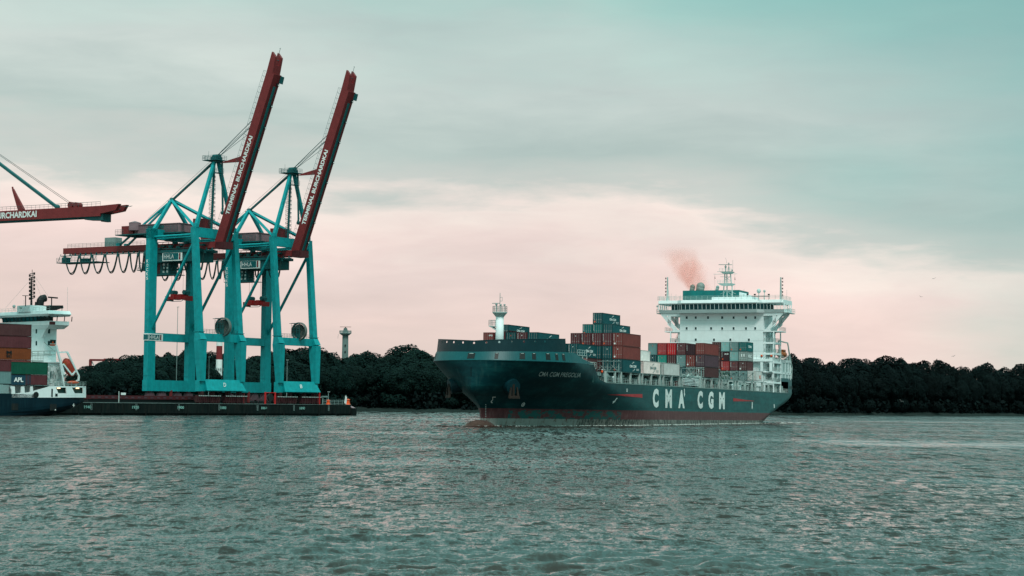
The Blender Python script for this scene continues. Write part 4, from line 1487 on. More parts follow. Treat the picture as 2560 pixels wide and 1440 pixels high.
# foremost bays, peeping over the bow bulwark
for k, (c, lg) in enumerate([('teal', 'cma'), ('maroon', None), ('teal', None), ('maroon', None), ('redbrown', None)]):
    jj = (3.4, 4.4, 5.4, 6.4, 7.45)[k]
    cship('F', 20, jj, 16.35, L40, 2.88, c, 2, 'with white swoosh' if lg else ('with a small white mark' if k == 4 else ''), logo=lg if lg else (('EPK', -1, 2.05, .9, .35) if k == 4 else None))
z = tiers(11.6, [HC_, HC_])
for j in (2, 3, 4, 5):
    for t, c in ((0, 'brown'), (1, 'teal')):
        if j > 3 and t == 1: c = 'teal2'
        cship('G', 34.5, j, z[t], L40, HC_, c, t + 1, 'with company name' if (j == 2 and t == 1) else '', logo='cma' if j == 2 and t == 1 else None)
z = tiers(11.6, [HC_, HC_, HC_])
for t, c in enumerate(('brown', 'teal2', 'maroon')):
    cship('G', 34.5, 8.5, z[t], L40, HC_, c, t + 1, spots=False)
cship('G', 34.5, 8.5, 20.33 - 1.35 + .3, L40, 2.3, 'teal', 4, 'with company name', logo='cma')
# bay H
zh = tiers(11.6, [HC_, HC_, HC_])
cols = [(0, 'teal', 'redbrown', 'redbrown'), (1, 'teal', 'teal', 'maroon'), (2, 'brown', 'teal', 'maroon'), (3, 'brown', 'teal', 'maroon'), (4, 'brown', 'teal', 'maroon')]
for j, a, b, c in cols:
    cship('H', 49.3, j, zh[0], L40, HC_, a, 1, 'with company name' if j == 0 else '', logo='cma' if j == 0 else None)
    cship('H', 49.3, j, zh[1], L40, HC_, b, 2)
    cship('H', 49.3, j, zh[2], L40, HC_, c if j else 'redbrown', 3)
# bay I
zi = tiers(11.65, [HC_, HC_, HC_, ST, ST])
cship('I', 63.6, 0, zi[0], L40, HC_, 'pink', 1, 'with dark company name', front='none', logo='cma', logocol='grey')
cship('I', 63.6, 1, zi[0], L40, ST, 'white', 1, spots=False)
cship('I', 63.6, 1, 14.6, L40, ST, 'white', 2, spots=False)
for j in (3, 4, 5):
    for t, c in ((0, 'brown'), (1, 'teal'), (2, 'maroon')):
        cship('I', 63.6, j, zi[t], L40, HC_, c, t + 1, spots=False)
cship('I', 63.6, 5, zi[3], L40, ST, 'teal2', 4); cship('I', 63.6, 4, zi[3], L40, ST, 'teal2', 4); cship('I', 63.6, 3, zi[3], L40, ST, 'teal', 4, 'with company name', logo='cma')
cship('I', 63.6, 4, zi[4], L40, ST, 'teal', 5, 'with company name', logo='cma')
# bay J
cship('J', 78.4, 0, 11.65, L40, HC_, 'white', 1, 'with rust runs', front='none')
# bay L
zl = [11.85, 14.5, 17.55]
tab = {0: (('brown', ST, 'lashed'), ('purple', 3.0, 'door'), ('redbrown', HC_, 'door')),
       1: (('grey', ST, 'lashed'), ('redbrown', HC_, 'door'), ('black', 2.6, 'door')),
       2: (('teal', ST, 'door'), ('greyteal', 2.9, 'door'), ('maroon', 3.0, 'door')),
       3: (('brown', ST, 'door'), ('brown', 2.9, 'door'), ('brightred', 3.0, 'door')),
       4: (('teal', ST, 'door'), ('tealgreen', 2.9, 'door'), ('red', 3.0, 'door')),
       5: (('brown', ST, 'door'), ('darkteal', 2.9, 'door'), ('greyteal', 3.0, 'panel'))}
for j, row in tab.items():
    zz = 11.85
    for t, (c, h, f) in enumerate(row):
        lg = None
        if j == 0 and t == 0: f = 'lattice'
        cship('L', 111.1, j, zz, L40, h, c, t + 1, 'with crossed lashing rods' if (j == 1 and t == 0) else '', front=f, logo=lg)
        zz += h + .03
# bay N
zn = [12.0, 14.62, 17.24, 19.86]
tabn = {0: ('white',), 1: ('greyteal', 'brown', 'grey', 'teal2'), 2: ('greyteal', 'maroon', 'lightteal', 'greyteal'), 3: ('green', 'red', 'black', 'lightteal'), 4: ('brown', 'maroon', 'brown', 'brown')}
for j, row in tabn.items():
    for t, c in enumerate(row):
        lg = None
        f = 'door'
        if j == 1 and t == 2: f = 'lattice'; lg = ('MSC', .8, .9, 3.6, .9)
        if j == 1 and t == 3: lg = ('CMA', 1.0, 1.0, 3.4, .7)
        if j == 3 and t == 0: lg = ('HANJIN', -1, 1.0, 1.7, .5)
        if j == 3 and t == 2: lg = ('GVK', -1, 1.7, 1.2, .4)
        if j == 0: lg = ('K', 3.4, .5, 1.6, .9); 
        cship('N', 158.7, j, zn[t], L20, ST, c, t + 1, 'with white letters' if lg and j else '', front=f, logo=lg, logocol='white_s' if j else 'orange')
# painted wolf-like white mark on the purple box: a plain white angular patch
# ------------------------------------------------------------------ quay and cranes
QA = radians(31.814)
QO = (-94.376, 650.632, 0)
DT = (sin(QA), cos(QA), 0); DB = (cos(QA), -sin(QA), 0)
QF = Frame(QO, DB, DT)        # x towards the water, y along the quay (away), z up
QZ = 3.7
def build_quay():
    q = thing('quay', QF, (0, 0, 0), 'long dark stained quay wall with painted berth numbers under the cranes', 'quay')
    m = MB(); m.box(-140, -1.0, -420, 71.5, -3, QZ - .05); m.build('quay_deck', 'concrete', q)
    m = MB()
    y = -420
    r = random.Random(2)
    while y < 71:
        y1 = min(71.5, y + 9.8)
        d = r.uniform(-.05, .05)
        m.box(-1.5, -.1 + d, y + .06, y1 - .06, .6, QZ - .02)
        m.box(-1.5, -.5, y + .0, y1, -3, .6)
        y = y1
    m.box(-1.6, -.6, -420, 71.5, -3, QZ - .1)
    yy = -300
    while yy < 70:
        m.box(-.5, .12, yy, yy + .3, -.5, 3.3); yy += 19.6 / 2
    m.build('quay_wall', 'quay', q)
    m = MB(); m.box(-1.2, .02, -420, 71.5, QZ - .02, QZ + .12); m.build('coping', 'cop', q)
    yy = -298
    while yy < 70:
        m = MB(); m.box(.0, .08, yy + 3.2, yy + 3.28, 1.6, 3.5); m.box(.0, .08, yy + 3.7, yy + 3.78, 1.6, 3.5); m.box(.0, .06, yy + 3.2, yy + 3.78, 2.4, 2.48); m.box(.0, .06, yy + 3.2, yy + 3.78, 1.6, 1.68); yy += 19.6
        m.build('ladder', 'grey', q)
    for txt, px in (('1940', 220), ('1920', 339.5), ('1900', 452.5), ('1880', 558.5), ('1860', 661), ('1840', 756)):
        p = QF.at(px, 1017, 0, .06)
        m = MB(); put_text(m, txt, (.06, p.y - 1.6, 2.0), (0, 1, 0), (0, 0, 1), 3.0, .9, (1, 0, 0), .0, bold=.02)
        m.build('berth_number', 'numpaint', q)
    m = MB(); m.box(-8, .6, 71.5, 74.0, -2, 2.6); m.build('quay_end', 'quay', q)
    m = MB(); m.hexa([(-4, 71.7, 2.6), (.4, 71.7, 2.6), (.4, 73.8, 2.6), (-4, 73.8, 2.6)], [(-4, 71.7, 3.4), (-.8, 71.7, 3.4), (-.8, 72.6, 3.4), (-4, 72.6, 3.4)]); m.build('end_ramp', 'mauve_l', q)
    m = MB(); m.box(-8.1, -7.9, -420, 71, QZ, QZ + .15); m.box(-25.9, -25.7, -420, 71, QZ, QZ + .15); m.build('crane_rails', 'grey', q)
smat('cop', (.13, .17, .165), .8, var=.4, streak=.5)
smat('numpaint', (.25, .50, .45), .7, var=.3, streak=.4)
smat('text_teal', (.005, .12, .13), .5)
smat('red_sp', (.28, .012, .014), .5, var=.3, streak=.4)
smat('red_bog', (.040, .010, .013), .7, var=.5, streak=.5)
smat('mauve_b', (.12, .065, .08), .7, var=.4, streak=.4)
smat('mesh', (.13, .155, .145), .7)
build_quay()

def qt(name, y, x, z, label, cat, group=None):
    return thing(name, QF, (x, y, z), label, cat, group)

WX0, WX1, LX, HW = -4.0, -7.6, -26.0, 10.05     # waterside base / top, landside, half width
ZT = 61.2
def build_crane(y0, label, boom_ang, post_d, txt_d0, txt_d1, sign2, girder_end=-73.5, tag_letter='D', dz=0.0, LB=64.6, stay_d=38.5):
    c = qt('gantry_crane', y0, -15, QZ, label, 'crane', 'container cranes on the quay')
    Y = lambda y: y0 + y
    def part(name, mat, par, m, **k): return m.build(name, mat, par, **k)
    # sills
    m = MB(); m.box(LX - 1.0, LX + 1.0, Y(-HW - 2.1), Y(HW + 2.1), 7.7, 11.3); part('sill_beam', 'teal', c, m)
    m = MB()
    m.box(WX0 - 1.1, WX0 + .6, Y(-HW - 1.2), Y(HW + 1.2), 7.7, 11.3)
    m.hexa([(WX0 + .2, Y(-HW + 1.6), 8.0), (WX0 + 2.0, Y(-HW + 1.2), 8.0), (WX0 + 2.0, Y(HW + 1.0), 8.0), (WX0 + .2, Y(HW + .6), 8.0)], [(WX0 + .2, Y(-HW + 1.6), 11.6), (WX0 + .65, Y(-HW + 1.6), 11.6), (WX0 + .65, Y(HW - .6), 11.6), (WX0 + .2, Y(HW - .6), 11.6)])
    sb = part('sill_beam', 'teal', c, m)
    m = MB(); put_text(m, tag_letter, (WX0 + 1.75, Y(-.5), 9.3), (0, 1, 0), (-.13, 0, 1), 1.3, 1.3, (1, 0, 0), .12); part('letter', 'white_s', sb, m)
    # legs
    for s in (-1, 1):
        m = MB(); yl = Y(s * HW)
        m.beam((LX, yl, 11.3), (LX, yl, ZT), 3.5, 1.9, up=(1, 0, 0))
        for z in (12.8, 27.5, 57.6): m.box(LX - 1.0, LX + 1.0, yl - 1.83, yl + 1.83, z, z + .16)
        leg = part('leg', 'teal', c, m)
        if s < 0:
            m = MB()
            for k, ch in enumerate('KOCKS'):
                put_text(m, ch, (LX - .55, yl - 1.80, 50.0 - k * 1.42), (1, 0, 0), (0, 0, 1), .85, 1.0, (0, -1, 0), .0, bold=.02)
            part('maker_name', 'white_s', leg, m)
        m = MB()
        # upper taper, then kinked wide foot
        x25 = WX0 + (WX1 - WX0) * (25 - 8) / (ZT - 8)
        m.beam((x25 + .3, yl, 26.8), (WX1, yl, ZT), 2.5, 1.7, 2.2, 1.35, up=(1, 0, 0))
        m.beam((WX0 + .35, yl, 11), (x25 + .9, yl, 24.2), 2.3, 1.7, 2.9, 3.2, up=(1, 0, 0))
        m.beam((x25 + .9, yl, 24.2), (x25 + .3, yl, 26.9), 2.9, 3.2, 2.5, 1.7, up=(1, 0, 0))
        m.box(x25 - .9, x25 + 1.5, yl - 1.4, yl + 1.4, 27.0, 27.2)
        part('leg', 'teal', c, m)
    # tie beams and top beams
    m = MB(); m.box(LX - .9, LX + .9, Y(-HW), Y(HW), 24.2, 26.9); tb = part('tie_beam', 'teal', c, m)
    m = MB(); m.box(x25 - .8, x25 + .9, Y(-HW), Y(HW), 24.0, 26.6); tb2 = part('tie_beam', 'teal', c, m)
    m = MB(); m.rail([(x25 + .8, Y(-HW + 1.5), 26.6), (x25 + .8, Y(HW - 1.4), 26.6)], 1.3, 1.5, .06, 3); part('railing', 'teal_dark', tb2, m)
    m = MB(); m.box(LX - .95, LX + .95, Y(-HW - 1.75), Y(HW + 1.75), 57.9, ZT + .1); part('top_beam', 'teal', c, m)
    m = MB(); m.box(WX1 - .75, WX1 + .75, Y(-HW - 1.1), Y(HW + 1.1), 58.0, ZT); part('top_beam', 'teal', c, m)
    for s in (-1, 1):
        m = MB(); m.tube((WX1, Y(s * HW), 56.6), (LX + .6, Y(s * (HW)), 28.2), .5, 12); part('diagonal_brace', 'teal', c, m)
        m = MB(); m.tube((WX1, Y(s * (HW - .4)), 58.9), (LX, Y(s * (HW - .4)), 58.6), .38, 10); m.tube((WX1, Y(s * (HW - 1.6)), 58.3), (LX, Y(s * (HW - 1.6)), 58.0), .22, 8); part('top_strut', 'teal', c, m)
    # bogies
    for k in range(4):
        yc = Y((-9.6, -3.9, 3.9, 9.6)[k])
        m = MB()
        m.beam((LX, yc, 7.8), (LX, yc, 6.6), 1.6, 1.3, .8, .9, up=(1, 0, 0))
        m.prism([(LX - .6, yc - 2.3, 5.2), (LX - .6, yc + 2.3, 5.2), (LX - .6, yc + 1.4, 7.1), (LX - .6, yc - 1.4, 7.1)], (1.2, 0, 0))
        for q in (-1, 1):
            m.prism([(LX - .8, yc + q * 1.5 - 1.1, 4.2), (LX - .8, yc + q * 1.5 + 1.1, 4.2), (LX - .8, yc + q * 1.5 + .5, 5.5), (LX - .8, yc + q * 1.5 - .5, 5.5)], (1.6, 0, 0))
        bo = part('bogie', 'mauve_b', c, m)
        for q in (-2.2, -.75, .75, 2.2):
            m = MB(); m.tube((LX - .3, yc + q, 4.35), (LX + .95, yc + q, 4.35), .55, 12); part('wheel', 'black', bo, m)
        m = MB()
        for q in (-1, 1):
            m.box(WX0 - .9, WX0 + .9, yc + q * 1.3 - 1.0, yc + q * 1.3 + 1.0, 4.5, 5.6)
        m.box(WX0 - .7, WX0 + .5, yc - 2.2, yc - .5, 5.6, 6.4); m.box(WX0 - .7, WX0 + .5, yc + .5, yc + 2.2, 5.6, 6.4); m.box(WX0 - .5, WX0 + .3, yc - .6, yc + .6, 5.7, 6.2); m.beam((WX0, yc, 6.4), (WX0, yc, 7.8), 1.4, 1.2, up=(1, 0, 0))
        for q in range(6):
            y = yc - 2.3 + q * .92
            m.box(WX0 + .9, WX0 + 1.25, y - .14, y + .14, 4.2, 6.3)
        bo = part('bogie', 'red_bog', c, m)
        m = MB()
        for q in range(6):
            y = yc - 2.3 + q * .92
            m.box(WX0 + 1.25, WX0 + 1.5, y - .22, y + .22, 6.15, 6.4)
        part('bogie_lamp', 'grey_l', bo, m)
        for q in (-1.9, -.65, .65, 1.9):
            m = MB(); m.tube((WX0 - .3, yc + q, 4.3), (WX0 + 1.1, yc + q, 4.3), .5, 12); part('wheel', 'red_bog', bo, m)
    m = MB(); m.box(LX + .5, LX + 1.1, Y(-.5), Y(.3), 4.2, 8); part('buffer_post', 'red', c, m)
    m = MB(); m.box(WX0 + .7, WX0 + 1.2, Y(HW + .6), Y(HW + 1.1), 4.0, 7.4); part('buffer_post', 'red', c, m)
    # rear girder: twin red boxes on green crane-way
    zg0, zg1 = 54.9 + dz, 56.9 + dz
    m = MB()
    for s in (-1, 1):
        m.box(girder_end, -5.4, Y(s * 2.0) - .45, Y(s * 2.0) + .45, zg0, zg1)
    for x in (girder_end + .2, -60, -48, -36, -16, -6): m.box(x, x + .5, Y(-2), Y(2), zg0 + .3, zg1 - .2)
    g = part('girder', 'red', c, m)
    m = MB()
    m.box(girder_end - .5, -5.2, Y(-2.9), Y(-2.6), zg0 - .9, zg0 - .6)
    for k in range(28): m.box(girder_end + 1 + k * 2.45, girder_end + 1.2 + k * 2.45, Y(-2.9), Y(-2.4), zg0 - .7, zg0 + .1)
    part('festoon_track', 'teal_dark', g, m)
    m = MB(); m.rail([(girder_end + 2, Y(-2.4), zg1), (-36, Y(-2.4), zg1)], 1.35, 1.8, .05, 3); part('railing', 'teal_dark', g, m)
    # maintenance platform at the rear end
    m = MB()
    m.box(-75.8, -57, Y(-3.2), Y(3.2), 51.7 + dz, 51.95 + dz); m.rail([(-75.8, Y(-3.2), 51.95 + dz), (-57, Y(-3.2), 51.95 + dz)], 1.5, 1.4, .06, 3)
    for x in (-75.5, -70, -64, -58.5): m.tube((x, Y(-3), 51.9 + dz), (x + .8, Y(-2.2), zg0), .09, 5)
    m.box(-74.5, -72.3, Y(-2), Y(0), 52 + dz, 53.8 + dz); m.box(-66, -63, Y(-2), Y(0), 52 + dz, 53.2 + dz)
    part('rear_platform', 'teal_dark', c, m)
    m = MB(); m.box(-55, -50.2, Y(-1.6), Y(1.8), zg1, 60.0 + dz); part('control_box', 'grey', c, m)
    # festoon cable loops
    xs = [-72.2, -65.2, -59.4, -53.4, -47.4, -42.2, -38.2, -35.4, -33.2, -28.5, -24.5, -21.5, -18.6, -15.5, -12.2, -6.0 if 0 else -9.2]
    for a, b in zip(xs[:-1], xs[1:]):
        m = MB()
        for off in (0, .28):
            pts = []
            for k in range(15):
                t = k / 14
                x = a + (b - a) * t
                sag = (1 - abs(2 * t - 1) ** 2.8) * (6.3 - off * 1.4)
                xx = a + .25 + (b - a - .5) * (t + .045 * sin(2 * pi * t))
                pts.append((xx, Y(-2.9 - off), zg0 - .9 - sag + dz * 0))
            m.path(pts, .19, 5)
        part('cable_loop', 'rubber', c, m)
    m = MB()
    for x in xs: m.box(x - .35, x + .35, Y(-3.3), Y(-2.6), zg0 - 1.7, zg0 - .6)
    part('cable_trolley', 'teal_dark', c, m)
    # machinery house on its deck
    m = MB(); m.box(-46.5, -17, Y(-5.6), Y(5.6), 60.1, 60.45); m.rail([(-46.5, Y(-5.6), 60.45), (-43, Y(-5.6), 60.45)], 1.6, 1.3, .06, 3)
    m.beam((-40, Y(-3), 60), (-40, Y(3), 60), .5, .8); m.beam((-34, Y(-5), 59.8), (-20, Y(-5), 59.8), .4, .6)
    dk = part('machinery_deck', 'teal_dark', c, m)
    m = MB(); m.box(-38.5, -18.8, Y(-4.8), Y(5), 60.45, 63.3); m.box(-38.7, -18.6, Y(-5.0), Y(5.1), 63.3, 63.5); hs = part('machinery_house', 'mauve_l', c, m)
    m = MB()
    for k in range(44): m.box(-38.4 + k * .44, -38.3 + k * .44, Y(-4.86), Y(-4.8), 60.5, 63.25)
    part('cladding_rib', 'mauve', hs, m)
    for x in (-32.6, -28.6):
        m = MB(); m.box(x, x + 3.1, Y(-4.95), Y(-4.8), 61.9, 62.9); part('louvre', 'teal_dark', hs, m)
    m = MB(); m.rail([(-33, Y(-5.4), 60.5), (-19, Y(-5.4), 60.5)], 1.9, 1.5, .05, 3); part('railing', 'teal_dark', hs, m)
    m = MB(); m.tube((-38.6, Y(-4.6), 61.6), (-38.6, Y(-4.6), 64.2), 2.0, 20); m.tube((-38.6, Y(-4.6), 64.2), (-38.6, Y(-4.6), 64.8), 2.1, 20, r2=.3); part('round_cabin', 'mauve_l', hs, m)
    m = MB(); m.box(-44.6, -39.4, Y(-4.6), Y(3), 60.45, 63.3); part('electrical_house', 'red', c, m)
    m = MB(); m.box(-14.5, -11.2, Y(-3), Y(3), 61.2, 64.8); part('hoist_house', 'red', c, m)
    # pylon over the waterside legs
    ap = Vector((-7.44, Y(0), 85.0))
    for s in (-1, 1):
        m = MB(); m.beam((WX1, Y(s * (HW - .6)), ZT), ap + Vector((0, s * .9, -1)), 1.15, 1.15, 1.0, 1.0, up=(1, 0, 0))
        m.box(WX1 - .75, WX1 + .75, Y(s * (HW - .6)) - .7, Y(s * (HW - .6)) + .7, ZT - .3, ZT + 1.2)
        part('pylon_leg', 'teal', c, m)
    m = MB(); m.tube((WX1 - .4, Y(-1.2), ZT), (-7.9, Y(-.5), 83), .42, 10)
    k = 0
    pts = []
    for k in range(150):
        a = k * .55
        z = 61.5 + k * .125
        pts.append((WX1 - .4 + 1.05 * cos(a), Y(-1.1) + 1.05 * sin(a), z))
    m2 = MB(); m2.path(pts, .075, 4)
    for p in pts[::4]: m2.tube(p, Vector(p) + Vector((0, 0, 1.0)), .04, 4)
    m2.path([Vector(p) + Vector((0, 0, 1.0)) for p in pts], .045, 4)
    ms = part('stair_column', 'teal_dark', c, m); part('spiral_stair', 'teal_dark', ms, m2)
    m = MB(); m.tube((-6.2, Y(1.4), 84), (-5.8, Y(1.7), 67.2), .33, 8); m.sphere((-5.8, Y(1.7), 66.8), .7); part('boom_buffer', 'teal_dark', c, m)
    m = MB()
    m.box(-8.6, -6.2, Y(-1.6), Y(1.6), 83.4, 85.2); m.tube((-8.8, Y(0), 85.4), (-6.0, Y(0), 85.4), .75, 12)
    hd = part('pylon_head', 'teal_dark', c, m)
    m = MB(); m.box(-11.3, -5.2, Y(-2.6), Y(2.6), 84.0, 84.2); m.rail([(-11.3, Y(-2.6), 84.2), (-5.2, Y(-2.6), 84.2), (-5.2, Y(2.6), 84.2)], 1.4, 1.2, .06, 3); m.rail([(-11.3, Y(-2.6), 84.2), (-11.3, Y(2.6), 84.2)], 1.4, 1.2, .06, 3)
    m.box(-6.6, -4.2, Y(-2.4), Y(0), 79.6, 79.8); m.rail([(-6.6, Y(-2.4), 79.8), (-4.2, Y(-2.4), 79.8), (-4.2, Y(0), 79.8)], 1.4, 1.0, .06, 3); m.tube((-10, Y(-1), 85), (-10, Y(-1), 87.2), .05, 4)
    part('head_platform', 'teal_dark', hd, m)
    # landside apex
    ap2 = Vector((-26.4, Y(0), 71.7))
    for s in (-1, 1):
        m = MB(); m.beam((LX + .3, Y(s * (HW - .8)), ZT), ap2 + Vector((0, s * .3, 0)), 1.0, 1.0, up=(1, 0, 0)); part('apex_leg', 'teal', c, m)
        m = MB(); m.beam((WX1 - .4, Y(s * (HW - .8)), ZT), ap2 + Vector((0, s * .3, 0)), .85, .85, up=(1, 0, 0)); part('apex_leg', 'teal', c, m)
    m = MB(); m.sphere(ap2, .95, 8, 6); m.box(ap2.x - 1.2, ap2.x + 1.2, Y(-.8), Y(.8), 71.2, 71.6); part('apex_node', 'teal_dark', c, m)
    m = MB(); m.beam(ap2, ap + Vector((-.8, 0, -1.2)), .6, .6); part('back_stay', 'teal_dark', c, m)
    m = MB()
    for s in (-1, 1): m.beam(ap2 + Vector((0, s * .3, 0)), (-48.2, Y(s * 1.9), zg1), .55, .55); m.box(-49, -47.4, Y(s * 1.9) - .5, Y(s * 1.9) + .5, zg1 - .1, zg1 + 1.0)
    part('rear_stay', 'teal', c, m)
    m = MB()
    for o in (0, .8): m.tube(ap + Vector((-1, o, 0)), (-37 + o * 2, Y(o), 66), .05, 4)
    part('hoist_rope', 'rubber', c, m)
    # boom (local: d along the boom, n towards the sky side)
    ang = radians(boom_ang)
    e = Vector((cos(ang), 0, sin(ang))); nn = Vector((-sin(ang), 0, cos(ang)))
    hz = Vector((-2.8, Y(0), 55.8 + dz))
    DEP = 1.0 if boom_ang > 10 else .84
    def B(d, y, n): n = n * DEP; return hz + e * d + nn * n + Vector((0, y, 0))
    m = MB()
    m.hexa([B(0, -2, 0), B(0, 2, 0), B(0, 2, 3.3), B(0, -2, 3.3)], [B(LB - 6, -2, 0), B(LB - 6, 2, 0), B(LB - 6, 2, 3.3), B(LB - 6, -2, 3.3)])
    # forked nose
    for s in (-1, 1):
        a, b = sorted((s * 2.0, s * .95))
        m.hexa([B(LB - 6, a, .8), B(LB - 6, b, .8), B(LB - 6, b, 3.3), B(LB - 6, a, 3.3)], [B(LB - .6, a, 1.6), B(LB - .6, b, 1.6), B(LB + .6, b, 3.6), B(LB + .6, a, 3.6)])
    m.hexa([B(LB - 6, -.95, .8), B(LB - 6, .95, .8), B(LB - 6, .95, 3.3), B(LB - 6, -.95, 3.3)], [B(LB - 3.2, -.95, 1.2), B(LB - 3.2, .95, 1.2), B(LB - 3.2, .95, 3.2), B(LB - 3.2, -.95, 3.2)])
    bm_ = part('boom', 'red', c, m)
    m = MB(); m.box(hz.x - 2.4, hz.x + 1.2, Y(-2.3), Y(2.3), 54.5 + dz, 56.8 + dz); part('boom_hinge', 'red_dark', c, m)
    m = MB(); m.hexa([B(1, -.55, -.45 if boom_ang > 10 else -.1), B(1, .25, -.45), B(1, .25, 0), B(1, -.55, 0)], [B(LB - 10, -.55, -.45), B(LB - 10, .25, -.45), B(LB - 10, .25, 0), B(LB - 10, -.55, 0)])
    for s in (-1, 1):
        m.hexa([B(0, s * 1.5 - .15, -.3), B(0, s * 1.5 + .15, -.3), B(0, s * 1.5 + .3, 0), B(0, s * 1.5 - .3, 0)], [B(LB - 7, s * 1.5 - .15, -.3), B(LB - 7, s * 1.5 + .15, -.3), B(LB - 7, s * 1.5 + .3, 0), B(LB - 7, s * 1.5 - .3, 0)]) if boom_ang < 10 else None
    part('trolley_rail', 'teal_dark', bm_, m)
    m = MB()
    rot = B(LB - 7.5, 1.9, 0)
    m.hexa([B(LB - 8.6, 1.6, -1.2), B(LB - 8.6, 2.3, -1.2), B(LB - 8.6, 2.3, 0), B(LB - 8.6, 1.6, 0)], [B(LB - 6.2, 1.6, -1.0), B(LB - 6.2, 2.3, -1.0), B(LB - 6.2, 2.3, 0), B(LB - 6.2, 1.6, 0)])
    part('rotating_lamp', 'teal_dark', bm_, m); m = MB()
    m.tube(B(LB - 1.6, -1, 2.2), B(LB - 1.6, 2.6, 2.2), .12, 6); m.tube(B(LB - 1, 1, 3), B(LB + 2.4, .9, 3.0), .07, 5); m.tube(B(LB + 2.2, .5, 3.0), B(LB + 2.4, 1.3, 3.2), .05, 4)
    part('boom_tip_gear', 'teal_dark', bm_, m)
    if boom_ang > 10:
        for k in range(8):
            d = 4.3 + k * 7.3
            m = MB(); p = B(d, 1.0, -.1); m.box(p.x - .1, p.x + .5, p.y - .45, p.y + .45, p.z - .5, p.z + .4)
            fl = part('floodlight', 'black', bm_, m)
            m = MB(); m.sphere(p + Vector((.45, .1, -.25)), .24, 8, 6); part('lamp', 'white_s', fl, m)
    m = MB()
    pr = None
    for k in range(31):
        d = 4 + k * (LB - 10) / 30
        a = B(d, -2.0, 3.3); b = B(d, -2.0, 4.6)
        m.tube(a, b, .045, 4, caps=False)
        if pr:
            m.tube(pr, b, .05, 4, caps=False); m.tube(pr.lerp(pa, .5), b.lerp(a, .5), .035, 4, caps=False)
        pr, pa = b, a
    part('boom_railing', 'teal_dark', bm_, m)
    m = MB()
    n0, n1 = (.8, 2.35) if boom_ang > 10 else (.75, 2.5)
    put_text(m, 'TERMINAL BURCHARDKAI', B(txt_d0, -2.04, n0), e, nn, txt_d1 - txt_d0, n1 - n0, (0, -1, 0), .0, bold=.035)
    part('terminal_name', 'white_s', bm_, m)
    # stay post on the boom
    m = MB()
    m.beam(B(post_d, 0, 3.2), B(post_d - 3.6, 0, 10.6), .8, 2.0, .5, .5, up=tuple(e)); m.tube(B(post_d - 3.6, 0, 10.4), B(post_d - 3.9, 0, 11.4), .25, 6)
    part('stay_post', 'red', bm_, m)
    if boom_ang > 10:
        for k, (s, dd) in enumerate(((-1, 42.5), (1, 42.5), (-1, 40.5), (1, 39.5))):
            m = MB(); m.tube(ap + Vector((.4, s * .6, .3)), B(dd, s * 1.2, 3.3), .12 if k < 2 else .07, 5); part('fore_stay', 'teal_dark', c, m)
    else:
        m = MB()
        m.beam(ap + Vector((.4, 0, -5.5)), B(stay_d - 2.5, 0, 3.7), .9, .7); m.sphere(B(stay_d - 2.5, 0, 3.9), .7)
        part('fore_stay', 'teal_dark', c, m)
        m = MB()
        m.tube(ap + Vector((0, -.6, -3.5)), B(stay_d + 3, -.6, 4.4), .06, 4); m.tube(ap + Vector((0, .6, -3.7)), B(stay_d + 3, .6, 4.4), .06, 4)
        part('luffing_rope', 'rubber', c, m)
        m = MB(); m.tube(B(stay_d + 3, -1, 4.2), B(stay_d + 3, 1, 4.2), .9, 12); m.tube(B(stay_d + 5, -1, 4.1), B(stay_d + 5, 1, 4.1), .8, 12); part('sheave', 'red', bm_, m)
        m = MB(); m.hexa([B(LB - 12, -1.6, -.9), B(LB - 12, 1.6, -.9), B(LB - 12, 1.6, 0), B(LB - 12, -1.6, 0)], [B(LB - 5.4, -1.6, -1.3), B(LB - 5.4, 1.6, -1.3), B(LB - 5.4, 1.6, .8), B(LB - 5.4, -1.6, .8)])
        m.box(B(LB - 6, 0, 0).x - .6, B(LB - 6, 0, 0).x + .6, Y(-1.0), Y(1.6), B(LB - 6, 0, 0).z - 1.4, B(LB - 6, 0, 0).z)
        part('boom_end_frame', 'teal_dark', bm_, m)
    # trolley, cab, sign, spreader
    m = MB(); m.box(-34, -11.5, Y(-4.2), Y(4.2), 50.6, 54.2); m.box(-34, -10, Y(-4.6), Y(4.6), 53.7, 54.6)
    tr = part('trolley', 'teal_dark', c, m)
    m = MB(); m.box(-26.2, -17.6, Y(-4.5), Y(-4.32), 50.9, 53.9); sg = part('sign_board', 'white_s', tr, m)
    m = MB(); m.box(-25.8, -19.2, Y(-4.58), Y(-4.5), 51.3, 53.5); part('sign_panel', 'text_teal', sg, m)
    m = MB(); m.box(-18.9, -18.3, Y(-4.58), Y(-4.5), 51.3, 53.5); part('sign_stripe', 'red', sg, m)
    m = MB(); put_text(m, 'HHLA', (-25.4, Y(-4.62), 51.7), (1, 0, 0), (0, 0, 1), 4.3, 1.4, (0, -1, 0), .0, bold=.0); part('sign_letters', 'white_s', sg, m)
    if sign2:
        m = MB(); m.box(LX - .9, LX + 1.3, Y(-HW - 1.95), Y(-HW - 1.8), 24.3, 26.6)
        m2 = MB(); m2.box(LX + .9, LX + 1.05, Y(-HW - 1.9), Y(-HW + 5.2), 24.3, 26.6)
        m2.box(LX - 1.1, LX + 1.05, Y(-HW - 2.0), Y(-HW - 1.85), 24.3, 26.6)
        sg = part('sign_board', 'white_s', tb, m2)
        m = MB(); m.box(LX + 1.05, LX + 1.1, Y(-HW - 1.8), Y(-HW + 3.5), 24.6, 26.3); m.box(LX - .9, LX + 1.05, Y(-HW - 2.06), Y(-HW - 2.0), 24.6, 26.3); part('sign_panel', 'text_teal', sg, m)
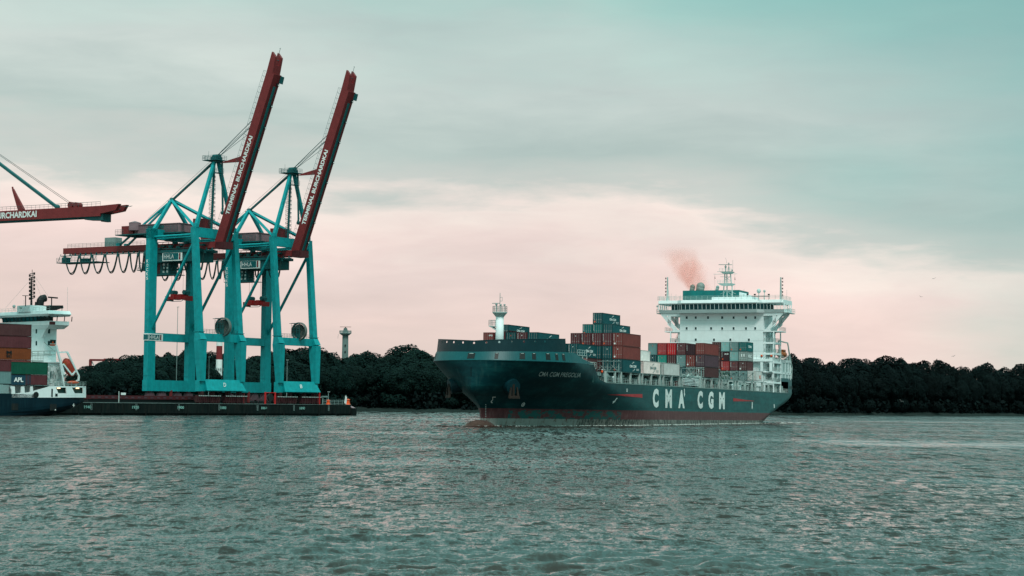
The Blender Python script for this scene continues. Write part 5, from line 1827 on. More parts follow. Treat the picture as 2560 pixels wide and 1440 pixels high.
        m = MB(); put_text(m, 'HHLA', (LX + 1.14, Y(-HW - 1.5), 24.85), (0, 1, 0), (0, 0, 1), 4.6, 1.2, (1, 0, 0), .0, bold=0.0); part('sign_letters', 'white_s', sg, m)
        m = MB(); m.box(LX + 1.05, LX + 1.12, Y(-HW + 3.8), Y(-HW + 4.4), 24.6, 26.3); part('sign_stripe', 'red', sg, m)
    m = MB()
    m.box(-30.5, -24.5, Y(-3), Y(1), 46.6, 50.6); cab = part('driver_cab', 'teal_dark', tr, m)
    m = MB(); m.box(-30.6, -28.4, Y(-3.06), Y(1.05), 47, 50.2); part('cab_panel', 'red_dark', cab, m)
    m = MB()
    for x in (-27.2, -25.6):
        for z in (47.2, 48.4, 49.6): m.box(x, x + .7, Y(-3.07), Y(-2.98), z, z + .7)
    part('cab_window', 'pane_l', cab, m)
    m = MB(); m.rail([(-34, Y(-4), 46.4), (-30.5, Y(-4), 46.4)], 4, .9, .07, 4); m.rail([(-24.5, Y(-3), 46.6), (-21, Y(-3), 46.6)], 2.5, .8, .07, 3); m.box(-34, -21, Y(-4), Y(1), 46.3, 46.5)
    r = random.Random(3)
    for k in range(14):
        x = -33 + k * 1.7; z = 55 + r.random() * 3.2
        m.box(x, x + r.uniform(.6, 1.6), Y(-3.6), Y(-2.2), z, z + r.uniform(.3, .9))
    m.box(-33, -12, Y(-4), Y(-3.8), 57.2, 57.4); m.box(-33, -12, Y(-4), Y(-3.8), 55.0, 55.2)
    for k in range(9): m.tube((-33 + k * 2.5, Y(-3.9), 55.1), (-31.4 + k * 2.5, Y(-3.9), 57.3), .09, 4)
    part('trolley_gear', 'teal_dark', tr, m)
    m = MB()
    for x in (-24.8, -23.6, -19.8, -18.6): m.tube((x, Y(-1.2), 50.6), (x, Y(-1.2), 40.6), .05, 4)
    part('hoist_rope', 'rubber', c, m)
    m = MB(); m.box(-26.6, -18.2, Y(-1.6), Y(1.2), 38.3, 39.2); m.box(-24.4, -23.0, Y(-1.8), Y(1.4), 38.2, 40.0); m.box(-21.4, -20.0, Y(-1.8), Y(1.4), 38.2, 40.0); m.box(-25.2, -19.4, Y(-1.3), Y(1), 39.2, 39.9)
    for x in (-26.9, -18.5): m.box(x, x + .6, Y(-2.0), Y(1.6), 37.8, 39.4)
    sp = part('spreader', 'red_sp', c, m)
    m = MB(); 
    for x in (-24.6, -19.2): m.tube((x, Y(-1.5), 40.6), (x, Y(1), 40.6), .75, 12); m.box(x - .9, x + .9, Y(-1), Y(.6), 39.8, 40.4)
    m.path([(-26.6, Y(-1.8), 38.4), (-24, Y(-1.8), 37.6), (-20, Y(-1.8), 37.6), (-18.2, Y(-1.8), 38.4)], .1, 4)
    part('headblock_sheave', 'teal_dark', sp, m)
    # cable reel on the waterside tie beam
    rx, ry, rz, rr = WX0 - .6, Y(1.6), 29.0, 3.0
    m = MB()
    N = 36
    for k in range(N):
        a0, a1 = 2 * pi * k / N, 2 * pi * (k + 1) / N
        for off in (-.5, .5):
            m.tube((rx + rr * cos(a0), ry + off, rz + rr * sin(a0)), (rx + rr * cos(a1), ry + off, rz + rr * sin(a1)), .13, 5, caps=False)
        m.add([(rx + rr * cos(a0), ry - .5, rz + rr * sin(a0)), (rx + rr * cos(a1), ry - .5, rz + rr * sin(a1)), (rx + rr * cos(a1), ry + .5, rz + rr * sin(a1)), (rx + rr * cos(a0), ry + .5, rz + rr * sin(a0))], [(0, 1, 2, 3)])
        m.tube((rx, ry, rz), (rx + rr * cos(a0), ry - .45, rz + rr * sin(a0)), .05, 4, caps=False)
        m.tube((rx, ry, rz), (rx + rr * cos(a0), ry + .45, rz + rr * sin(a0)), .05, 4, caps=False)
    reel = part('cable_reel', 'mesh', tb2, m)
    m = MB()
    for k in range(N):
        a0, a1 = 2 * pi * k / N, 2 * pi * (k + 1) / N
        m.add([(rx + q * cos(a), ry, rz + q * sin(a)) for q, a in ((.6, a0), (2.5, a0), (2.5, a1), (.6, a1))], [(0, 1, 2, 3)])
    m.tube((rx, ry - .9, rz), (rx, ry + .9, rz), .8, 12)
    part('wound_cable', 'rubber', reel, m)
    m = MB(); m.box(rx - .6, rx + .8, ry - .8, ry - .5, 26.6, rz); m.rail([(rx + 1.2, ry - 1.6, 26.6), (rx - 2.2, ry - 1.6, 26.6)], 5.2, 1.1, .06, 6); m.box(rx - 3, rx + 1.4, ry - 1.8, ry - .9, 31.6, 31.75)
    part('reel_frame', 'teal_dark', reel, m)
    return c
M['pane_l'] = paint('pale lit pane', (.55, .62, .60), .2)
CRY = 4.65
build_crane(CRY, 'teal and red quay crane with raised boom, nearer one, left of the pair', 69.4, 29.0, 10.0, 37.0, True, tag_letter='D')
build_crane(CRY + 40.6, 'teal and red quay crane with raised boom, farther one, right of the pair', 69.4, 29.0, 10.0, 37.0, False, tag_letter='B')
build_crane(-107, 'quay crane with its red boom lowered level, reaching in from the left edge', -.2, 20.7, .2, 28.4, False, dz=-2.0, LB=57.8, stay_d=36.7)

# small things standing on the quay
def small(name, mat, px, h, build_fn, label, cat, x=-1.6, group=None):
    p = QF.at(px, 1000, 0, x)
    t = thing(name, QF, (x, p.y, QZ), label, cat, group)
    build_fn(t, x, p.y)
    return t
def bollard(lab, px, s=1.0):
    def f(t, x, y):
        m = MB(); m.tube((x, y, QZ), (x, y, QZ + .5 * s), .75 * s, 12, r2=.55 * s); m.tube((x, y, QZ + .5 * s), (x, y, QZ + 1.25 * s), .55 * s, 12, r2=.42 * s); m.sphere((x, y, QZ + 1.3 * s), .6 * s, 10, 6, (1, 1, .5)); m.build('post', 'orange', t)
    return small('bollard', 'orange', px, 1.5, f, lab, 'bollard', group='orange mooring bollards')
bollard('orange mooring bollard on the open quay right of the cranes', 820.5, 1.1)
bollard('larger orange bollard at the very tip of the quay', 869.5, 1.35)
def board(t, x, y):
    m = MB(); m.beam((x, y, QZ), (x, y, QZ + 3.4), .15, .15); m.build('post', 'grey_l', t)
    m = MB(); m.hexa([(x - .1, y - .9, QZ + .6), (x + .1, y - .9, QZ + .6), (x + .1, y + .1, QZ + .2), (x - .1, y + .1, QZ + .2)], [(x - .1, y - .3, QZ + 3.2), (x + .1, y - .3, QZ + 3.2), (x + .1, y + .5, QZ + 2.8), (x - .1, y + .5, QZ + 2.8)]); m.build('panel', 'white_s', t)
small('signal_board', None, 865, 3, board, 'leaning white and grey signal board beside the last bollard', 'sign')
def redframe(t, x, y):
    m = MB(); m.box(x - .2, x + .2, y - .25, y + .25, QZ, QZ + 4.1); m.box(x - .2, x + .2, y + 5.0, y + 5.5, QZ, QZ + 4.1); m.build('post', 'red_bright', t)
    m = MB(); m.tube((x - .3, y + 2.6, QZ + 2.3), (x + .3, y + 2.6, QZ + 2.3), 1.3, 16); m.build('tyre', 'black', t)
    m = MB(); m.box(x - .1, x + .1, y, y + 5.2, QZ + 3.8, QZ + 4.0); m.build('crossbar', 'red_bright', t)
small('barrier_frame', None, 663, 4, redframe, 'bright red two-post frame with a hanging tyre under the farther crane', 'barrier', x=-.9)
def redpost(t, x, y):
    m = MB(); m.box(x - .12, x + .12, y - .18, y + .18, QZ, QZ + 4.2); m.build('post', 'red_bright', t)
small('marker_post', None, 799, 4, redpost, 'single thin bright red post at the right foot of the farther crane', 'post', x=-.9)
def railf(t, x, y):
    m = MB(); m.rail([(x, y, QZ), (x, y + 14, QZ)], 1.6, 2.2, .07, 3); m.build('rails', 'grey', t)
small('guard_rail', None, 806, 1.6, railf, 'low grey guard rail along the open end of the quay', 'railing', x=-3)
def bench(t, x, y):
    m = MB(); m.box(x - .4, x + .4, y, y + 2.6, QZ + 2.6, QZ + 3.1); m.box(x, x + .2, y, y + .2, QZ, QZ + 2.7); m.box(x, x + .2, y + 2.4, y + 2.6, QZ, QZ + 2.7); m.build('table', 'grey', t)
small('cable_stand', None, 806, 2, bench, 'small grey stand on two legs right of the farther crane', 'stand', x=-9)
def lampf(h):
    def f(t, x, y):
        m = MB(); m.tube((x, y, QZ), (x, y, QZ + h), .16, 8, r2=.09); m.build('pole', 'grey', t)
        m = MB(); m.box(x - .3, x + .5, y - .25, y + .25, QZ + h, QZ + h + .18); m.build('lamp_head', 'grey_l', t)
    return f
small('lamp_post', None, 821, 0, lampf(4.5), 'short lamp post behind the orange bollard at the quay end', 'lamp post', x=-10)
small('lamp_post', None, 521, 0, lampf(17), 'slim lamp post seen between the legs of the nearer crane', 'lamp post', x=-60)
small('lamp_post', None, 716.5, 0, lampf(17), 'slim lamp post seen between the legs of the farther crane', 'lamp post', x=-60)
small('lamp_post', None, 440, 0, lampf(36), 'tall lamp post rising above the trees inside the nearer crane', 'lamp post', x=-80)
# ------------------------------------------------------------------ the moored feeder ship at the left edge
S2 = 1.14
A2 = radians(45)
p_ = Vector((0, 0, HC)) + ray(214, 1040) * (-HC / ray(214, 1040).z)
F2 = Frame((p_.x, p_.y, 0), (-sin(A2), -cos(A2), 0), (sin(A2 + pi / 2) * -1, -cos(A2 + pi / 2), 0), scale=S2)
# x runs forward (left and nearer), y is inboard-positive away from us: check handedness
def f2(px, py, y=0.0): return F2.at(px, py, 1, y)
def build_ship2():
    sh = thing('feeder_ship', F2, (0, 0, 0), 'dark blue feeder ship with white stern deckhouse, moored at the left edge', 'container ship')
    BW = 22.0
    zt = f2(100, 995).z
    # hull: side at y=0 (towards us), far side y=BW
    m = MB()
    st = []
    for u, zk, ins in [(-.2, 2.6, 1.2), (1.5, 2.0, .6), (4, 1.2, .25), (8, .2, .05), (14, -1, 0), (22, -2, 0), (60, -2, 0), (110, -2, 0), (135, -2, 1.5), (150, -1, 7), (158, 1, 11)]:
        r = []
        for k in range(9):
            t = k / 8
            z = zk + (5.3 - zk) * t
            b = ins + (1 - min(1, t * 2.2)) ** 2 * (2.5 if u < 20 else .8)
            r.append((u, b, z))
        st.append(r)
    vs = [p for r in st for p in r] + [(p[0], BW - p[1], p[2]) for r in st for p in r]
    N = len(st)
    fs = []
    for h in (0, 1):
        for i in range(N - 1):
            for j in range(8):
                k = h * N * 9
                fs.append((k + i * 9 + j, k + (i + 1) * 9 + j, k + (i + 1) * 9 + j + 1, k + i * 9 + j + 1))
    for i in range(N - 1):
        fs.append((i * 9, (i + 1) * 9, N * 9 + (i + 1) * 9, N * 9 + i * 9)); fs.append((i * 9 + 8, (i + 1) * 9 + 8, N * 9 + (i + 1) * 9 + 8, N * 9 + i * 9 + 8))
    for j in range(8): fs.append((j, j + 1, N * 9 + j + 1, N * 9 + j))
    m.add(vs, fs)
    m.build('hull', 'navy', sh, smooth=False)
    for px, py in ((37, 1017), (133, 1018)):
        m = MB(); p = f2(px, py); m.box(p.x - .9, p.x + .9, -.04, .1, p.z - .8, p.z + .8); m.build('hull_recess', 'black', sh)
    m = MB()
    p = f2(184, 1013); m.box(p.x - .08, p.x + .08, -.06, 0, p.z - .4, p.z + .4); m.box(p.x - .35, p.x + .35, -.06, 0, p.z - .06, p.z + .06)
    p = f2(138, 1025); m.sphere((p.x, -.03, p.z), .16)
    m.build('hull_marking', 'white_s', sh)
    # white stern bulwark house with slanted openings
    zb = f2(150, 993).z; ztop = f2(180, 965).z
    P = lambda px, py: (lambda q: (q.x, q.z))(f2(px, py))
    def plate(poly, name, mat, y0=0.0, y1=.35, par=sh):
        m = MB(); m.prism([(P(*q)[0], y0, P(*q)[1]) for q in poly], (0, y1 - y0, 0)); return m.build(name, mat, par)
    # bulwark outline split round the openings
    plate([(215, 994), (215, 987), (124, 987), (124, 994)], 'stern_bulwark', 'white')
    plate([(215, 987), (215, 965.5), (207, 965.5), (208, 983), (208, 987)], 'stern_bulwark', 'white')
    plate([(215, 969), (214, 965.2), (124, 965.2), (124, 969)], 'stern_bulwark', 'white', .0, .36)
    plate([(185, 969), (180, 969), (187, 983), (187, 987), (167, 987), (167, 983), (165, 969), (180, 969)][1:], 'stern_bulwark', 'white')
    plate([(140, 969), (124, 969), (124, 987), (147, 987), (146, 983)], 'stern_bulwark', 'white')
    plate([(208, 983), (147, 983), (147, 987), (208, 987)], 'stern_bulwark', 'white', .02, .33)
    plate([(124, 994), (124, 966), (83, 978), (82, 966), (76, 966), (76, 980), (62, 982), (61, 966), (53, 966), (53, 982), (38, 984), (37, 966), (23, 964), (29, 975), (30, 994)], 'side_bulwark', 'white')
    m = MB()
    for q in ((-1, 0),):
        a = f2(140, 985); b = f2(210, 985)
        m.box(b.x, a.x, 1.2, 1.4, zb, ztop - .1)
    m.build('inner_bulkhead', 'deck', sh)
    for (x0, y0, x1, y1) in ((128, 972, 132, 992), (138, 984, 144, 991)):
        a = f2(x0, y1); b = f2(x1, y0)
        m = MB(); m.box(b.x, a.x, -.06, .05, a.z, b.z); m.build('side_door', 'interior', sh)
    m = MB(); p = f2(90, 987); m.tube((p.x, -.06, p.z), (p.x, .05, p.z), .75, 16); m.build('round_port', 'black', sh)
    for px in (150, 197):
        p = f2(px, 970.5); m = MB(); m.box(p.x - .35, p.x + .35, .4, .8, p.z - .12, p.z + .12); m.build('deck_lamp', 'lampglow', sh)
    m = MB(); m.rail([(-.2, .2, ztop), (9.5, .2, ztop)], 1.05, 1.1, .04, 3); m.rail([(-.2, .2, ztop), (-.2, BW, ztop)], 1.05, 1.4, .04, 3); m.build('stern_railing', 'grey_l', sh)
    m = MB(); m.box(-.1, 150, .4, BW - .4, 5.2, 5.35); m.box(-.2, 12, .4, BW - .4, ztop - .2, ztop - .02); m.build('deck', 'deck', sh)
    # low deckhouse behind the stern
    y_in = 4.0
    Q = lambda px, py, y: F2.at(px, py, 1, y)
    a = Q(160, 965, y_in); b = Q(113, 906, y_in)
    m = MB(); m.box(a.x, b.x + 10, y_in, BW - 4, 5.3, b.z); low = m.build('lower_deckhouse', 'white', sh)
    m = MB(); m.box(a.x - .2, b.x + 10, y_in - .5, BW - 3.5, b.z, b.z + .25); m.rail([(a.x, y_in - .4, b.z + .25), (b.x + 3, y_in - .4, b.z + .25)], 1.0, 1.1, .04, 3); m.build('deck_slab', 'white', sh)
    for x0, x1 in ((125, 129), (131, 134)):
        c = Q(x0, 946, y_in); d = Q(x1, 927, y_in)
        m = MB(); m.box(d.x, c.x, y_in - .04, y_in + .02, c.z, d.z); m.build('door', 'grey', low)
    # tall block: near corner at px 109
    y_b = 5.5
    c0 = Q(109, 860, y_b); c1 = Q(141, 860, y_b); zt2 = Q(109, 817, y_b).z
    m = MB(); m.box(c1.x, c0.x, y_b, y_b + 12, 5.3, zt2 + .6); blk = m.build('accommodation_block', 'white', sh)
    # windows on the front (facing forward) and side
    for (px, py) in ((91, 828), (91, 858)):
        v = F2.at(px, py, 0, c0.x)
        m = MB(); m.box(c0.x - .02, c0.x + .04, v.y - .3, v.y + .3, v.z - .55, v.z + .55); m.build('window', 'glass', blk)
    for (px, py) in ((122.5, 828), (122, 858)):
        v = Q(px, py, y_b); m = MB(); m.box(v.x - .3, v.x + .3, y_b - .04, y_b + .02, v.z - .55, v.z + .55); m.build('window', 'glass', blk)
    v = Q(132, 857, y_b)
    m = MB(); m.box(v.x - .8, v.x + .8, y_b - .04, y_b, v.z - .15, v.z + .75); em = m.build('house_emblem', 'interior', blk)
    m = MB(); m.box(v.x - .8, v.x + .8, y_b - .05, y_b, v.z - .75, v.z - .35); m.prism([(v.x - .4, y_b - .06, v.z - .2), (v.x + .4, y_b - .06, v.z - .2), (v.x, y_b - .06, v.z + .5)], (0, .03, 0)); m.build('emblem_band', 'orange', em)
    # supporting gusset under the wing
    m = MB()
    g0 = F2.at(99, 815, 0, c0.x + .1); g1 = F2.at(120, 815, 0, c0.x + .1); g2 = F2.at(109, 845, 0, c0.x + .1)
    m.prism([(c0.x, y_b - .1, g2.z), (c0.x, y_b + 2.5, zt2 + .5), (c0.x, y_b - 3.2, zt2 + .5)], (.7, 0, 0)); m.build('wing_gusset', 'white', sh)
    # wheelhouse: wings stretch across the ship, near tip at y=ytip
    zf = Q(109, 816, y_b).z
    ytip = None
    best = None
    for k in range(200):
        y = y_b + 6 - k * .1
        w = F2.M @ Vector((c0.x - 4.2, y, zf)); q = RC.transposed() @ (w - Vector((0, 0, HC))); x = 1280 + FPX * q.x / -q.z
        if x > 174: ytip = y; break
    if ytip is None: ytip = 2
    xf = c0.x + 1.6; xb = c0.x - 4.0
    z1, z2, z3 = zf + .1, zf + 1.25, zf + 2.45
    far = y_b + 22
    m = MB()
    m.hexa([(xb, ytip + 2.2, z1 - .7), (xb, far, z1 - .7), (xf - .6, far, z1 - .7), (xf - .6, ytip + 2.2, z1 - .7)], [(xb, ytip, z1 + .2), (xb, far, z1 + .2), (xf, far, z1 + .2), (xf, ytip, z1 + .2)])
    m.box(xb, xf, ytip, far, z1 + .2, z2 - .02)
    zr = z3 + 1.35
    m.hexa([(xb, ytip - .1, z3), (xb, far, z3), (xf + .3, far, z3), (xf + .3, ytip - .1, z3)], [(xb, ytip - 1.0, z3 + .5), (xb, far, z3 + .5), (xf + 1.0, far, z3 + .5), (xf + 1.0, ytip - 1.0, z3 + .5)])
    m.hexa([(xb, ytip - 1.0, z3 + .5), (xb, far, z3 + .5), (xf + 1.0, far, z3 + .5), (xf + 1.0, ytip - 1.0, z3 + .5)], [(xb, ytip - .2, zr), (xb, far, zr), (xf + .4, far, zr), (xf + .4, ytip - .2, zr)])
    wh = m.build('wheelhouse', 'white', sh)
    m = MB(); m.box(xb + .5, xf - .8, ytip + 6.5, far - 10, z2, z3); m.build('bridge_interior', 'interior', wh)
    nW = 15
    for k in range(nW):
        y0 = ytip + (far - ytip) * k / nW; y1 = ytip + (far - ytip) * (k + 1) / nW
        if k < 2 or (k > 2 and k < 12): pass
        m = MB(); m.add([(xf, y0 + .1, z2), (xf, y1 - .1, z2), (xf + .25, y1 - .1, z3), (xf + .25, y0 + .1, z3)], [(0, 1, 2, 3)])
        m.build('bridge_window', 'glass' if 3 <= k <= 11 else 'clear', wh)
        m = MB(); m.beam((xf, y0, z2), (xf + .28, y0, z3), .16, .16); m.build('mullion', 'black', wh)
    for k in range(4):
        x = xf - k * 2.1
        m = MB(); m.beam((x, ytip, z2), (x, ytip - .15, z3), .16, .16); m.build('mullion', 'black', wh)
    m = MB(); m.box(xf - 1.2, xf + .1, ytip - .7, ytip - .1, z1 + .2, z2 - .2); m.build('side_lamp_box', 'red_dark', wh)
    m = MB(); m.rail([(xf, ytip, zr), (xf, far, zr)], .9, 1.6, .035, 2); m.build('roof_railing', 'grey_l', wh)
    # funnel, mast and aerials
    FP = lambda px, py, y=10.0: F2.at(px, py, 1, y)
    m = MB()
    a = FP(64, 775); b = FP(128, 762)
    m.box(FP(105, 770).x, a.x, 8, 14, zr - .2, FP(80, 764).z); m.build('top_house', 'white', sh)
    m = MB()
    m.prism([(FP(95, 764).x, 8, FP(95, 764).z), (FP(147, 764).x, 8, FP(147, 764).z), (FP(147, 770).x, 8, FP(147, 770).z), (FP(130, 776).x, 8, FP(130, 776).z), (FP(118, 772).x, 8, FP(118, 772).z)], (0, 5, 0))
    fn = m.build('funnel', 'black', sh)
    m = MB()
    pts = [FP(*q) for q in ((100, 763), (101, 752), (105, 747), (113, 745))]
    for p, q in zip(pts[:-1], pts[1:]): m.tube(p, q, .95, 10)
    m.sphere(pts[1], .95); m.sphere(pts[2], .95); m.tube(FP(90, 764), FP(91, 755), .35, 8)
    m.build('exhaust_pipe', 'black', fn)
    m = MB()
    m.tube(FP(78, 778), FP(79.5, 692), .28, 8, r2=.18); m.tube(FP(80.3, 692), FP(80.6, 674), .07, 5)
    m.tube(FP(76, 745), FP(82, 745), .1, 4)
    r = random.Random(4)
    for k in range(14):
        y = 684 + k * 4.8
        m.tube(FP(74 + r.random() * 2, y), FP(84 + r.random() * 2.5, y), .07, 4)
        p = FP(74.5 if k % 2 else 85.5, y); m.box(p.x - .15, p.x + .15, 9.8, 10.2, p.z - .3, p.z + .3)
    mst = m.build('mast', 'black', sh)
    m = MB()
    for s in (-1, 1): m.tube(FP(78, 775), FP(78 + s * 3.5, 690), .04, 4)
    for a_, b_ in (((81, 682), (120, 740)), ((81, 684), (106, 750)), ((70, 706), (14, 770)), ((76, 780), (75, 752)), ((81, 780), (82, 752))):
        m.tube(FP(*a_), FP(*b_), .025, 3)
    m.build('stays', 'grey', mst)
    m = MB()
    m.tube(FP(129, 775), FP(129, 742), .14, 6); m.beam(FP(120.5, 743), FP(144, 745), .3, .35); m.tube(FP(64, 765), FP(64, 739), .12, 6); m.tube(FP(56, 739), FP(71, 739.5), .08, 5)
    m.build('radar', 'black', sh)
    m = MB()
    for px, py in ((35, 766), (52, 768), (125, 766), (155, 768)):
        p = FP(px, py); m = MB(); m.tube((p.x, 10, zr), p, .09, 5); m.sphere(p, .42, 8, 6); m.build('roof_aerial', 'grey_l', sh)
    m = MB(); m.tube(FP(168.5, 778), FP(169, 718), .035, 4); m.build('whip_aerial', 'grey_l', sh); m = MB(); m.tube(FP(60, 770), FP(60, 750), .035, 4)
    m.build('whip_aerial', 'grey_l', sh)
    # boarding gear ahead of the block
    m = MB()
    for (x0, y0, x1, y1) in ((80, 879, 138, 876), (80, 884, 138, 886), (80, 888, 130, 888), (80, 878, 80, 893), (95, 877, 95, 890), (110, 877, 110, 890), (125, 877, 125, 890)):
        m.tube(Q(x0, y0, 3.5), Q(x1, y1, 3.5), .12, 5)
    m.tube(Q(110, 855, 4), Q(138, 880, 3.5), .1, 5)
    m.box(Q(108, 900, 3.5).x, Q(80, 900, 3.5).x, 3.3, 5.5, Q(100, 905, 3.5).z, Q(100, 904, 3.5).z + .3); m.rail([(Q(108, 900, 3.5).x, 3.4, Q(100, 904, 3.5).z), (Q(80, 900, 3.5).x, 3.4, Q(100, 904, 3.5).z)], 1.6, .9, .05, 4)
    m.build('provision_crane', 'grey_l', sh)
    # free-fall boat on its ramp at the stern
    m = MB()
    for y in (1.2, 3.8):
        q = lambda px, py: Q(px, py, y)
        m.beam(q(140, 863), q(160, 937), .45, .45); m.beam(q(146, 881), q(168, 880), .35, .35); m.beam(q(168, 880), q(197, 940), .4, .4); m.beam(q(197, 940), q(196, 952), .4, .4)
        m.beam(q(158, 910), q(180, 938), .35, .35); m.beam(q(180, 938), q(188, 928), .35, .35); m.beam(q(150, 905), q(160, 965), .35, .35)
        m.beam(q(192, 950), q(190, 965), .3, .3)
    m.build('launch_ramp', 'white', sh)
    m = MB()
    a = Q(162, 897, 2.5); b = Q(183, 940, 2.5)
    d = (b - a).normalized(); L = (b - a).length
    n = 12; prof = [(0, .35), (.08, .85), (.25, 1.25), (.5, 1.35), (.75, 1.25), (.92, .8), (1, .25)]
    up = Vector((0, 1, 0)).cross(d)
    vs = []
    for t, rr in prof:
        for k in range(n):
            an = 2 * pi * k / n
            vs.append(a + d * (L * t) + Vector((0, 1, 0)) * cos(an) * rr + up * sin(an) * rr)
    fs = [(i * n + k, i * n + (k + 1) % n, (i + 1) * n + (k + 1) % n, (i + 1) * n + k) for i in range(len(prof) - 1) for k in range(n)] + [tuple(range(n)), tuple(range((len(prof) - 1) * n, len(prof) * n))]
    m.add(vs, fs)
    lb = m.build('lifeboat', 'orange_r', sh)
    m = MB(); c = a.lerp(b, .22) + up * -1.1; m.box(c.x - .5, c.x + .5, 1.6, 3.4, c.z - .3, c.z + .5); m.build('boat_cabin', 'orange_d', lb)
    m = MB(); e0 = Q(168, 956, .8); e1 = Q(198, 956, .8)
    m.sphere(((e0.x + e1.x) / 2, .9, e0.z), 1, 14, 8, (abs(e0.x - e1.x) / 2, .8, .42)); m.build('rescue_boat', 'orange', sh)
    m = MB()
    r = random.Random(8)
    for k in range(16):
        px = 118 + r.random() * 48; py = 915 + r.random() * 45
        p = Q(px, py, 2.5); m.box(p.x - .3, p.x + .3, 2.4, 3, p.z - .25, p.z + r.uniform(.1, .8))
    m.rail([(Q(165, 965, 2).x, 2, ztop), (Q(115, 965, 2).x, 2, ztop)], 1.1, 1, .04, 3)
    for px in (118, 143, 152): m.tube(Q(px, 965, 3), Q(px, 912, 3), .09, 5)
    m.build('deck_gear', 'grey_l', sh)
smat('orange_r', (.50, .06, .035), .45)
lm, lt, lb_ = newmat('lit deck lamp'); lb_.inputs['Emission Color'].default_value = (1, .55, .3, 1); lb_.inputs['Emission Strength'].default_value = 3.0; M['lampglow'] = lm
build_ship2()

# boxes on the feeder: local x grows forward, so the near end shows at high x
def box2(px_right, py_top, py_bot, L, c, label, y=0.3, front='door', logo=None, H=None, logo2=None):
    a = F2.at(px_right, py_bot, 1, y)
    b = F2.at(px_right, py_top, 1, y)
    h = H or (b.z - a.z)
    # container mesh runs 0..L along x with its door end at 0; turn it so doors face forward
    o_M = Matrix.Translation((a.x + L, y, a.z)) @ Matrix.Rotation(pi, 4, 'Z')
    body, frm, door, bars = cont_meshes(round(L, 2), round(h, 2))
    o = bpy.data.objects.new('shipping_container', body); COL.objects.link(o)
    o.matrix_world = F2.M @ o_M @ Matrix.Translation((0, -2.44, 0))
    BASE[o.name] = Vector((0, 0, 0))
    o.material_slots[0].link = 'OBJECT'; o.material_slots[0].material = M['c_' + c]
    tag(o, label, 'container', 'containers on the moored feeder ship')
    child('frame', frm, M['f_' + c], o)
    child('door_end', door, M['c_' + c], o); child('locking_bars', bars, M['bar'], o)
    for lg in (logo, logo2):
        if not lg: continue
        txt, x0, z0, w, hh, mt = lg
        m = MB(); put_text(m, txt, (x0, 2.44 + .03, z0), (1, 0, 0), (0, 0, 1), w, hh, (0, 1, 0), 0, bold=.04)
        m.build('company_name', mt, o)
    return o
box2(78.5, 811.5, 841, L40, 'brown', 'dark brown container, top of the tall stack at the left edge')
box2(78.5, 841.5, 871, L40, 'maroon', 'maroon container, second from top in the left edge stack')
box2(78.0, 871.5, 900, L40, 'orange', 'rusty orange container with black letters in the left edge stack', logo=('M', 5.3, 1.35, 1.5, .75, 'black'), logo2=('SC', 5.3, .5, 1.5, .7, 'black'))
box2(77.0, 900.5, 932, L40, 'redbrown', 'red-brown container just below the orange one')
box2(76.0, 932, 962, L40, 'brown', 'dark brown container at the foot of the left edge stack')
box2(119.5, 906.5, 937, L40, 'green', 'long green container on top near the feeder deckhouse', y=-.2)
box2(118.5, 937.5, 963, L20, 'maroon', 'short maroon container under the green one, beside the deckhouse', y=-.2)
box2(76.5, 937.5, 963, L20, 'blue', 'short dark blue container with white letters beneath the green one', y=-.2, logo=('APL', 1.4, .75, 2.6, 1.1, 'white_s'))
box2(28, 929, 960, L20, 'greyteal', 'grey-teal container end at the far left below the stack', y=-.5)
box2(28, 901, 929, L20, 'maroon', 'maroon container at the far left edge under the stack', y=-.5)
mm_ = None

# ------------------------------------------------------------------ far bank, wood and landmarks
def horizon(x): return 1010 + .01 * (x - 1280)
def bank_Z(x):
    yb = lerp_tab([(-400, 1026), (900, 1027.5), (1200, 1030.5), (1960, 1036.5), (2560, 1040), (3000, 1042)], x)
    return HC * FPX / (yb - horizon(x))
def wpos(px, Z, z=0):
    d = ray(px, horizon(px)); d = d / d.y * Z
    return Vector((d.x, Z, z))
def build_bank():
    m = MB()
    xs = list(range(-700, 3400, 60))
    r = random.Random(1)
    rows = []
    for x in xs:
        Z = bank_Z(x) + r.uniform(-3, 3)
        rows.append([wpos(x, Z, -.5), wpos(x, Z + 2, .9 + r.uniform(-.2, .2)), wpos(x, Z + 8, 2.2), wpos(x, Z + 40, 3.0), wpos(x, Z + 5000, 3.2)])
    vs = [p for q in rows for p in q]
    m.add(vs, [(i * 5 + j, (i + 1) * 5 + j, (i + 1) * 5 + j + 1, i * 5 + j + 1) for i in range(len(rows) - 1) for j in range(4)])
    o = m.build('riverbank', 'bank')
    tag(o, 'dark low riverbank at the foot of the wood', 'riverbank', kind='structure')
build_bank()

